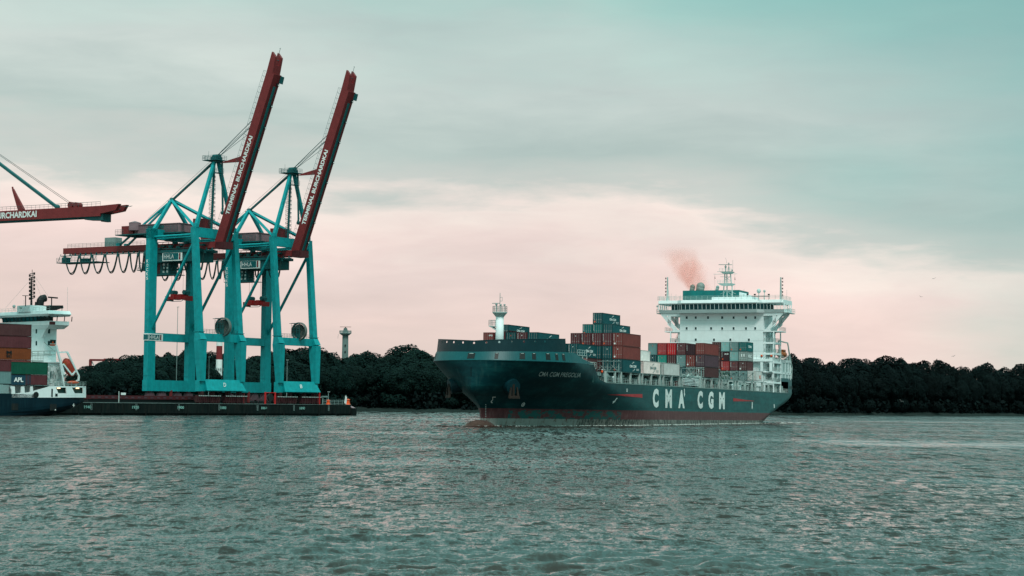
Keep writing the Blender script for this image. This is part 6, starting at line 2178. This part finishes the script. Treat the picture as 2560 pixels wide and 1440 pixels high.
def tree_meshes(seed):
    r = random.Random(seed)
    np_r = np.random.RandomState(seed)
    # unit tree: height 1, crown radius about .33; built from sub-crowns
    tr = MB()
    tr.tube((0, 0, 0), (0, 0, .35), .022, 7, r2=.016); 
    for k in range(6):
        a = k * 1.05 + r.random(); z = .2 + .05 * k
        tr.tube((0, 0, z), (.2 * cos(a), .2 * sin(a), z + .2), .011, 5, r2=.004)
    n = 9000
    d = np_r.normal(size=(n, 3)); d /= np.linalg.norm(d, axis=1)[:, None]
    f = np.zeros(n)
    for k in range(14):
        w = np_r.normal(size=3) * (2.2 + 3.2 * np_r.rand()); f += np.sin(d @ w + np_r.rand() * 6.28) * (.035 if k < 7 else .02)
    shell = 1 + f - .30 * np_r.rand(n) ** 2.2 + np.where(np_r.rand(n) < .10, np_r.rand(n) * .05, 0)
    zc, rx, rz = .56, .34, .42
    p = d * shell[:, None] * np.array([rx, rx, rz]) + np.array([0, 0, zc])
    pts = [np.concatenate([p, d], 1)]
    # side clumps and a skirt
    for k in range(16):
        a_ = r.random() * 2 * pi; z = .10 + .68 * r.random(); ro = .30 * sqrt(max(.1, 1 - ((z - .5) / .5) ** 2))
        c0 = np.array([ro * cos(a_), ro * sin(a_), z]); rr = .08 + .06 * r.random(); q = 220
        dd = np_r.normal(size=(q, 3)); dd /= np.linalg.norm(dd, axis=1)[:, None]
        pts.append(np.concatenate([c0 + dd * rr * (1 - .3 * np_r.rand(q, 1)), dd], 1))
    for k in range(7):
        a_ = r.random() * 2 * pi; c0 = np.array([.24 * cos(a_), .24 * sin(a_), .13]); q = 330
        dd = np_r.normal(size=(q, 3)); dd /= np.linalg.norm(dd, axis=1)[:, None]
        pts.append(np.concatenate([c0 + dd * .15, dd], 1))
    P = np.concatenate(pts)
    P = P[P[:, 2] > .01]
    n = len(P)
    sz = .014 + .012 * np_r.rand(n)
    d = P[:, 3:] + np_r.normal(scale=.28, size=(n, 3)); d /= np.linalg.norm(d, axis=1)[:, None]
    a = np.cross(d, np_r.normal(size=(n, 3))); a /= np.linalg.norm(a, axis=1)[:, None]
    b = np.cross(d, a)
    c = P[:, :3]
    q = np.stack([c + a * sz[:, None], c + b * sz[:, None] * .7, c - a * sz[:, None], c - b * sz[:, None] * .7], 1).reshape(-1, 3)
    me = bpy.data.meshes.new('crown')
    me.vertices.add(len(q)); me.vertices.foreach_set('co', q.astype(np.float32).ravel())
    me.loops.add(4 * n); me.loops.foreach_set('vertex_index', np.arange(4 * n, dtype=np.int32))
    me.polygons.add(n); me.polygons.foreach_set('loop_start', np.arange(0, 4 * n, 4, dtype=np.int32))
    me.update(calc_edges=True)
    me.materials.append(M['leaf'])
    tm = bpy.data.meshes.new('trunk'); tm.from_pydata([tuple(v) for v in tr.v], [], tr.f); tm.materials.append(M['bark'])
    return me, tm
TREES = [tree_meshes(s) for s in (11, 12, 13, 14, 15)]
TOPS = [(150, 935), (205, 922), (250, 905), (290, 896), (330, 889), (370, 886), (420, 884), (455, 878), (480, 880), (520, 882), (560, 884), (595, 902), (625, 898), (655, 886), (690, 880), (725, 873), (765, 869), (800, 872), (825, 885), (845, 905),
        (870, 890), (900, 880), (935, 884), (965, 897), (985, 880), (1005, 867), (1030, 868), (1055, 880), (1080, 890), (1120, 900), (1300, 900), (1700, 900), (1900, 895), (1985, 893), (2020, 896), (2050, 903), (2080, 907), (2110, 899), (2150, 903), (2190, 906), (2215, 897), (2250, 900), (2285, 908),
        (2320, 912), (2350, 908), (2385, 914), (2415, 922), (2450, 908), (2490, 912), (2520, 930), (2545, 918), (2600, 915), (2800, 915)]
def tree(px, top, Z, label, group, wide=1.0, mat=None):
    base = wpos(px, Z, 2.6)
    s = FPX / Z
    hgt = (horizon(px) - top) / s + HC - 2.6
    me, tm = TREES[random.randrange(len(TREES))]
    rz = random.random() * 6.28
    t = bpy.data.objects.new('tree', None); COL.objects.link(t)
    w = hgt * wide
    t.matrix_world = Matrix.Translation(base) @ Matrix.Rotation(rz, 4, 'Z') @ Matrix.Diagonal((w, w, hgt / .97, 1))
    tag(t, label, 'tree', group)
    c = bpy.data.objects.new('crown', me); COL.objects.link(c); c.parent = t
    if mat: c.material_slots[0].link = 'OBJECT'; c.material_slots[0].material = M[mat]
    k = bpy.data.objects.new('trunk', tm); COL.objects.link(k); k.parent = t
random.seed(21)
ONES = ['', 'first', 'second', 'third', 'fourth', 'fifth', 'sixth', 'seventh', 'eighth', 'ninth', 'tenth', 'eleventh', 'twelfth', 'thirteenth', 'fourteenth', 'fifteenth', 'sixteenth', 'seventeenth', 'eighteenth', 'nineteenth', 'twentieth']
def ordi(n):
    if n <= 20: return ONES[n]
    return {2: 'twenty', 3: 'thirty', 4: 'forty'}[n // 10] + '-' + ONES[n % 10] if n % 10 else {3: 'thirtieth', 4: 'fortieth'}[n // 10]
GL = 'trees of the wood on the left bank'; GR = 'trees of the row on the right bank'
special = {455: 'tallest round tree inside the open frame of the nearer crane', 765: 'tall round tree behind the right legs of the farther crane', 1005: 'high peaked tree in the dark wood just left of the big bow', 205: 'low shrubby tree just right of the moored feeder stern'}
x = 195.0
n1 = n2 = 0
while x < 1190:
    if x < 850: n1 += 1
    else: n2 += 1
    top = lerp_tab(TOPS, x)
    lab = ordi(n1) + ' round dark green tree of the tall back row, counting right from the feeder' if x < 850 else ordi(n2) + ' round dark green tree of the tall row between quay end and big bow'
    for k in list(special):
        if abs(x - k) < 16: lab = special.pop(k); break
    tree(x, top, bank_Z(x) + random.uniform(25, 50), lab, GL + (' behind the quay' if x < 850 else ' beside the bow'), random.uniform(.9, 1.15))
    x += random.uniform(27, 38)
x = 180.0
n1 = 0
while x < 1200:
    n1 += 1
    if 528 < x < 572: x += 28; continue
    top = lerp_tab(TOPS, x) + random.uniform(18, 40)
    tree(x, top, bank_Z(x) + random.uniform(10, 22), ordi(n1) + ' low bushy tree of the front row, counting right from the feeder', GL + ', front row', random.uniform(1.1, 1.4))
    x += random.uniform(26, 38)
x = 1225.0
n1 = 0
while x < 1925:
    n1 += 1
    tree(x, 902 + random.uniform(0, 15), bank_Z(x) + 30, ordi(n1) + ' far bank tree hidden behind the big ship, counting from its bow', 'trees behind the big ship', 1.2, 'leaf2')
    x += 44
sp2 = {1985: 'first tree of the right bank row, touching the stern of the big ship', 2215: 'broad domed tree standing slightly higher midway along the right row', 2545: 'last tree of the row at the right edge of the picture'}
x = 1930.0
n1 = 0
while x < 2720:
    n1 += 1
    top = lerp_tab(TOPS, x)
    lab = ordi(n1) + ' almost black round tree of the tall row right of the big ship'
    for k in list(sp2):
        if abs(x - k) < 20: lab = sp2.pop(k); break
    tree(x, top + random.uniform(-9, 2), bank_Z(x) + random.uniform(24, 34), lab, GR, random.uniform(.78, 1.0), 'leaf2')
    x += random.uniform(40, 56)
x = 1940.0
n1 = 0
while x < 2740:
    n1 += 1
    tree(x, lerp_tab(TOPS, x) + random.uniform(14, 38), bank_Z(x) + random.uniform(8, 18), ordi(n1) + ' lower front tree on the right bank, counting from the big ship', GR + ', front', random.uniform(.8, 1.0), 'leaf2')
    x += random.uniform(30, 42)
# undergrowth as one mass
def undergrowth():
    r = np.random.RandomState(5)
    n = 26000
    px = r.uniform(-300, 2900, n)
    P = []
    for x in px:
        Z = bank_Z(x) + 4 + r.rand() * 14
        P.append(wpos(x, Z, 1.2 + r.rand() ** 1.3 * 9))
    P = np.array([tuple(p) for p in P])
    d = r.normal(size=(n, 3)); d /= np.linalg.norm(d, axis=1)[:, None]
    a = np.cross(d, r.normal(size=(n, 3))); a /= np.linalg.norm(a, axis=1)[:, None]; b = np.cross(d, a)
    s = (.8 + 1.0 * r.rand(n))[:, None]
    q = np.stack([P + a * s, P + b * s * .8, P - a * s, P - b * s * .8], 1).reshape(-1, 3)
    me = bpy.data.meshes.new('undergrowth')
    me.vertices.add(len(q)); me.vertices.foreach_set('co', q.astype(np.float32).ravel())
    me.loops.add(4 * n); me.loops.foreach_set('vertex_index', np.arange(4 * n, dtype=np.int32))
    me.polygons.add(n); me.polygons.foreach_set('loop_start', np.arange(0, 4 * n, 4, dtype=np.int32))
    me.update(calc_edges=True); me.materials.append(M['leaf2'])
    o = bpy.data.objects.new('undergrowth', me); COL.objects.link(o)
    tag(o, 'dark tangled undergrowth along the foot of the wooded bank', 'undergrowth', kind='stuff')
undergrowth()

# landmarks behind the wood
def wthing(name, px, Z, label, cat, group=None):
    b = wpos(px, Z, 2.8)
    t = thing(name, WORLD, b, label, cat, group)
    return t, b, FPX / Z
smat('tower', (.085, .125, .12), .8)
t, b, s = wthing('radar_tower', 861, 1180, 'pale round radar tower with gallery and scanner bar, right of the cranes', 'tower')
zt = lambda y, px=861: (horizon(px) - y) / s + HC
m = MB(); m.tube(b, (b.x, b.y, zt(838)), 2.2, 20, r2=1.75); sh_ = m.build('shaft', 'tower', t, smooth=True)
m = MB()
for y in (864, 880): m.box(b.x - .2, b.x + .5, b.y - 2.3, b.y - 1.6, zt(y) - .4, zt(y) + .5)
m.build('window', 'black', sh_)
m = MB(); m.tube((b.x, b.y, zt(839)), (b.x, b.y, zt(834)), 2.0, 20, r2=3.5); m.tube((b.x, b.y, zt(834)), (b.x, b.y, zt(832)), 3.6, 20)
m.rail([(b.x + 3.5 * cos(a), b.y + 3.5 * sin(a), zt(832)) for a in [2 * pi * i / 12 for i in range(13)]], 1.2, 1.5, .09, 3); m.tube((b.x - 4.4, b.y, zt(847)), (b.x - 4.2, b.y, zt(836)), .08, 4); m.build('gallery', 'grey', t)
m = MB(); m.tube((b.x, b.y, zt(832)), (b.x, b.y, zt(820)), 1.7, 16, r2=.9); m.build('radar_house', 'tower', t)
m = MB(); m.tube((b.x, b.y, zt(820)), (b.x, b.y, zt(818)), .3, 8); m.box(b.x - 3.3, b.x + 3.3, b.y - .25, b.y + .25, zt(818), zt(817)); m.build('scanner', 'wood', t)
t, b, s = wthing('chimney', 546, 953, 'red and white banded chimney seen between the legs of the nearer crane', 'chimney')
zt = lambda y: (horizon(546) - y) / s + HC
bands = [(958, 948, 'red'), (948, 899, 'white_s'), (899, 865, 'red'), (865, 852, 'white_s')]
rr0, rr1 = 8.3 / s, 7.4 / s
for y0, y1, c in bands:
    m = MB(); f0 = (958 - y0) / 106; f1 = (958 - y1) / 106
    m.tube((b.x, b.y, zt(y0)), (b.x, b.y, zt(y1)), rr0 + (rr1 - rr0) * f0, 24, r2=rr0 + (rr1 - rr0) * f1); m.build('band', c, t, smooth=False)
m = MB(); m.tube((b.x, b.y, 2), (b.x, b.y, zt(958)), rr0 * 1.05, 20); m.build('foot', 'red', t)
m = MB(); m.rail([(b.x + rr0 * 1.25 * cos(a), b.y + rr0 * 1.25 * sin(a), zt(928)) for a in [2 * pi * i / 12 for i in range(13)]], 1.4, 2, .1, 2); m.build('ring_walk', 'grey', t)
t, b, s = wthing('yard_gantry', 260, 1250, 'red steel gantry frame rising above the trees right of the feeder', 'gantry crane')
zt = lambda y: (horizon(260) - y) / s + HC
X = lambda px: wpos(px, 1250).x
m = MB(); m.box(X(222), X(298), b.y - 1, b.y + 1, zt(903), zt(898)); m.box(X(258), X(298), b.y - 1.2, b.y + 1.2, zt(901), zt(896.5)); m.build('beam', 'red', t)
m = MB()
for px in (224, 258, 296): m.box(X(px) - .8, X(px) + .8, b.y - .8, b.y + .8, 2, zt(900))
m.build('post', 'red', t)
m = MB(); m.tube((X(226), b.y, zt(902)), (X(240), b.y, zt(925)), .35, 5); m.tube((X(256), b.y, zt(902)), (X(242), b.y, zt(925)), .35, 5); m.build('brace', 'grey_l', t)
t, b, s = wthing('yard_gantry', 386, 1350, 'sliver of a red gantry beam showing above trees beside the first crane leg', 'gantry crane')
m = MB(); z = (horizon(386) - 899) / s + HC; m.box(b.x - 2.5, b.x + 3.5, b.y - 1, b.y + 1, z - .8, z + .8); m.box(b.x - 2.5, b.x - 1.5, b.y - 1, b.y + 1, 3, z); m.build('beam', 'red', t)

# railing, rail wagon roof line and sign on the quay left of the cranes
def longroof(t, x, y):
    m = MB(); m.box(x - 3, x, y, y + 62, QZ + 1.2, QZ + 2.4); m.build('body', 'red_dark', t)
    m = MB()
    for k in range(20): m.box(x, x + .06, y + 1 + k * 3, y + 2.4 + k * 3, QZ + 1.5, QZ + 2.0)
    m.build('panel', 'mauve', t)
    m = MB(); m.box(x - 2.6, x - .4, y + .2, y + 61.8, QZ, QZ + 1.2); m.build('chassis', 'black', t)
small('flat_wagon', None, 222, 2, longroof, 'long low dark red wagon on the quay between feeder and cranes', 'wagon', x=-14)
def signp(t, x, y):
    m = MB(); m.box(x - .1, x + .1, y - .1, y + .1, QZ, QZ + 3.6); m.build('post', 'grey_l', t)
    m = MB(); m.box(x, x + .15, y + .9, y + 2.9, QZ + 2.5, QZ + 3.2); m.build('panel', 'white_s', t)
small('arrow_sign', None, 297, 5, signp, 'small white arrow sign on a post right of the feeder', 'sign', x=-3)
# birds
def bird(px, py, Z, w, ang, label):
    d = ray(px, py); p = Vector((0, 0, HC)) + d / d.y * Z
    m = MB()
    c, s_ = cos(ang), sin(ang)
    L = lambda u, v, k=0: p + Vector((w * (u * c - v * s_), k * w, w * (u * s_ + v * c)))
    m.prism([L(-1, .22), L(-.5, .38), L(0, .05), L(0, -.05), L(-.5, .24)], (0, .12 * w, 0)); m.prism([L(1, .22), L(.5, .38), L(0, .05), L(0, -.05), L(.5, .24)], (0, .12 * w, 0))
    m.sphere(p, .12 * w, 8, 6, (1, 2.6, 1))
    o = m.build('gull', 'bird', base=p); o.matrix_world = Matrix.Translation(p)
    tag(o, label, 'bird', 'gulls in flight')
smat('bird', (.16, .17, .17), .8); smat('birdw', (.5, .52, .5), .8)
bird(2335, 697, 500, .55, .2, 'small gull in the pink sky, the higher of the two on the right')
bird(2302, 742, 500, .5, -.3, 'small gull in the pink sky, the lower of the two on the right')
bird(2384, 891, 600, .75, .3, 'gull skimming just above the right bank treetops')
bird(2253, 1003, 700, 1.0, -.5, 'pale gull against the dark right bank trees')

# ------------------------------------------------------------------ smoke from the funnel
def smoke():
    c = SF.M @ SF.at(1728, 676, 0, 193)
    s = 5000 / 590.0
    me_ = MB(); hx, hy, hz = 10.5, 6.0, 7.6
    me_.box(-hx, hx, -hy, hy, -hz, hz)
    m = bpy.data.materials.new('funnel smoke'); m.use_nodes = True
    t = m.node_tree; t.nodes.remove(t.nodes['Principled BSDF'])
    oc = nd(t, 'ShaderNodeTexCoord').outputs['Object']
    sp = nd(t, 'ShaderNodeSeparateXYZ'); t.links.new(oc, sp.inputs[0])
    x, y, z = sp.outputs
    nz = noise(t, oc, .30, 5, .6, .8)
    nb = noise(t, mapping(t, oc, (1, 1, 1), (5, 3, 1)), .16, 3, .5)
    # plume axis drifts from lower right to upper left
    h = mth(t, 'MULTIPLY_ADD', z, 1 / 14.0, .5, clamp=True)
    ax = mth(t, 'MULTIPLY_ADD', mth(t, 'POWER', h, .85), -7.4, 3.2)
    dx = mth(t, 'SUBTRACT', mth(t, 'SUBTRACT', x, ax), mth(t, 'MULTIPLY', mth(t, 'SUBTRACT', nb, .5), 6))
    rad = mth(t, 'MULTIPLY_ADD', mth(t, 'SUBTRACT', h, 0), 3.4, 3.0)
    q = mth(t, 'ADD', mth(t, 'POWER', mth(t, 'DIVIDE', dx, rad), 2), mth(t, 'POWER', mth(t, 'DIVIDE', y, mth(t, 'MULTIPLY', rad, 1.1)), 2))
    fall = mth(t, 'SUBTRACT', 1.25, q, clamp=True)
    top = mth(t, 'MULTIPLY', mth(t, 'SUBTRACT', 1.0, h, clamp=True), 1.9, clamp=True)
    nn_ = mth(t, 'MULTIPLY', mth(t, 'SUBTRACT', nz, .33, clamp=True), 3.2)
    edge = mth(t, 'MULTIPLY', mth(t, 'SUBTRACT', 1, mth(t, 'POWER', mth(t, 'DIVIDE', x, hx), 4), clamp=True), mth(t, 'MULTIPLY', h, 9, clamp=True))
    den = mth(t, 'MULTIPLY', mth(t, 'MULTIPLY', mth(t, 'MULTIPLY', fall, top), nn_), mth(t, 'MULTIPLY', edge, .27))
    va = nd(t, 'ShaderNodeVolumeAbsorption'); va.inputs['Color'].default_value = (.96, .58, .50, 1)
    vs_ = nd(t, 'ShaderNodeVolumeScatter'); vs_.inputs['Color'].default_value = (1, .62, .5, 1)
    t.links.new(den, va.inputs['Density']); t.links.new(mth(t, 'MULTIPLY', den, .28), vs_.inputs['Density'])
    ad = nd(t, 'ShaderNodeAddShader'); t.links.new(va.outputs[0], ad.inputs[0]); t.links.new(vs_.outputs[0], ad.inputs[1])
    t.links.new(ad.outputs[0], t.nodes['Material Output'].inputs['Volume'])
    o = me_.build('smoke_plume', m)
    o.matrix_world = Matrix.Translation(c)
    tag(o, 'faint rusty pink exhaust smoke drifting left from the big ship funnel', 'smoke', kind='stuff')
smoke()
S.cycles.volume_step_rate = 1.0
S.cycles.volume_bounces = 1

# life-jacketed sailor at the break of the deck
def sailor():
    p = SF.at(1505, 953, 1, -14.2)
    x, y, z = p.x, -14.2, 10.1
    t = thing('person', SF, (x, y, z), 'person in a white helmet and orange jacket standing at the deck break', 'person')
    b = SF.M
    me = bpy.data.meshes.new('body')
    J = [(0, 0, .95), (0, 0, 1.2), (0, 0, 1.45), (0, 0, 1.56), (0, 0, 1.7), (.0, .2, 1.42), (.12, .28, 1.15), (.3, .2, 1.0), (0, -.2, 1.42), (.12, -.28, 1.15), (.3, -.2, 1.02), (0, .1, .9), (.02, .12, .5), (0, .12, .06), (.14, .12, .03), (0, -.1, .9), (-.02, -.12, .5), (0, -.12, .06), (.14, -.12, .03)]
    E = [(0, 1), (1, 2), (2, 3), (3, 4), (2, 5), (5, 6), (6, 7), (2, 8), (8, 9), (9, 10), (0, 11), (11, 12), (12, 13), (13, 14), (0, 15), (15, 16), (16, 17), (17, 18)]
    R_ = [.17, .18, .17, .07, .11, .09, .06, .045, .09, .06, .045, .1, .075, .055, .05, .1, .075, .055, .05]
    me.from_pydata([(-q[0], q[1], q[2]) for q in J], E, [])
    o = bpy.data.objects.new('body', me); COL.objects.link(o)
    md = o.modifiers.new('skin', 'SKIN')
    for k, v in enumerate(me.skin_vertices[0].data if me.skin_vertices else []): v.radius = (R_[k], R_[k])
    if not me.skin_vertices:
        lay = None
    o.modifiers.new('sub', 'SUBSURF').levels = 1
    dg = bpy.context.evaluated_depsgraph_get()
    m2 = bpy.data.meshes.new_from_object(o.evaluated_get(dg))
    bpy.data.objects.remove(o)
    o = bpy.data.objects.new('body', m2); COL.objects.link(o); o.parent = t
    m2.materials.clear(); m2.materials.append(M['navy'])
    m = MB(); m.sphere((x, y, z + 1.28), .3, 12, 8, (.75, 1.0, 1.1)); m.build('life_jacket', 'orange', t)
    m = MB(); m.sphere((x, y, z + 1.79), .15, 10, 6, (1, 1, .8)); m.build('helmet', 'white_s', t)
sailor()
# orange fender float hanging beside
p = SF.at(1503.5, 945.5, 1, -14.9)
# ------------------------------------------------------------------ bow wave and foam flecks round the big ship
def bow_wave():
    r = np.random.RandomState(12)
    m = MB()
    # broken dark crest running ahead of and along the bulb
    for k in range(130):
        t = r.rand()
        u = -9 + 34 * t ** 1.3
        off = max(0, bow_b(max(u, 6), 0.0)) + (2.2 if u < 9 else .3) + abs(r.normal()) * (1.4 if u < 10 else .8)
        v = -off if r.rand() < .8 else off
        p = SF.M @ Vector((u, v, 0))
        L = .5 + 1.8 * r.rand(); h = .06 + .22 * r.rand() * (1 if u < 12 else .6)
        a = TH + r.normal(0, .25)
        d = Vector((sin(a), cos(a), 0)); n = Vector((d.y, -d.x, 0))
        q = Vector((p.x, p.y, .02))
        m.add([q - d * L, q - n * .3, q + d * L, q + n * .3, q + Vector((0, 0, h))], [(0, 1, 4), (1, 2, 4), (2, 3, 4), (3, 0, 4)])
    o = m.build('bow_wave', 'bowwater'); tag(o, 'dark broken ripples pushed up round the bulb of the big ship', 'bow wave', kind='stuff')
    m = MB()
    for k in range(700):
        if r.rand() < .4: u = -4 + 22 * r.rand() ** 1.2
        else: u = 14 + 150 * r.rand()
        side = -1
        off = bow_b(max(u, 6), 0.0) + (1.6 if u < 8 else .05) + abs(r.normal()) * (.9 if u < 20 else .35)
        p = SF.M @ Vector((u, side * off, 0))
        L = .15 + .75 * r.rand(); h = .04 + .14 * r.rand()
        d = Vector((sin(TH), cos(TH), 0)); n = Vector((d.y, -d.x, 0))
        q = Vector((p.x, p.y, .05))
        m.add([q - d * L, q - n * .12, q + d * L, q + n * .12, q + Vector((0, 0, h))], [(0, 1, 4), (1, 2, 4), (2, 3, 4), (3, 0, 4)])
    for k in range(160):
        u = 164 + 30 * r.rand(); v = r.normal(0, 8)
        p = SF.M @ Vector((u, v, 0)); q = Vector((p.x, p.y, .05)); L = .4 + r.rand()
        m.add([q + Vector((-L, 0, 0)), q + Vector((0, -.4, 0)), q + Vector((L, 0, 0)), q + Vector((0, .4, 0)), q + Vector((0, 0, .12))], [(0, 1, 4), (1, 2, 4), (2, 3, 4), (3, 0, 4)])
    o = m.build('foam', 'foam'); tag(o, 'thin white foam flecks along the waterline of the big ship', 'foam', kind='stuff')
smat('foam', (.55, .56, .53), .6, var=.2)
def bw():
    m, t, b = newmat('churned dark water'); b.inputs['Base Color'].default_value = (.045, .018, .014, 1); b.inputs['Roughness'].default_value = .15; b.inputs['IOR'].default_value = 1.33; M['bowwater'] = m
bw()
bow_wave()
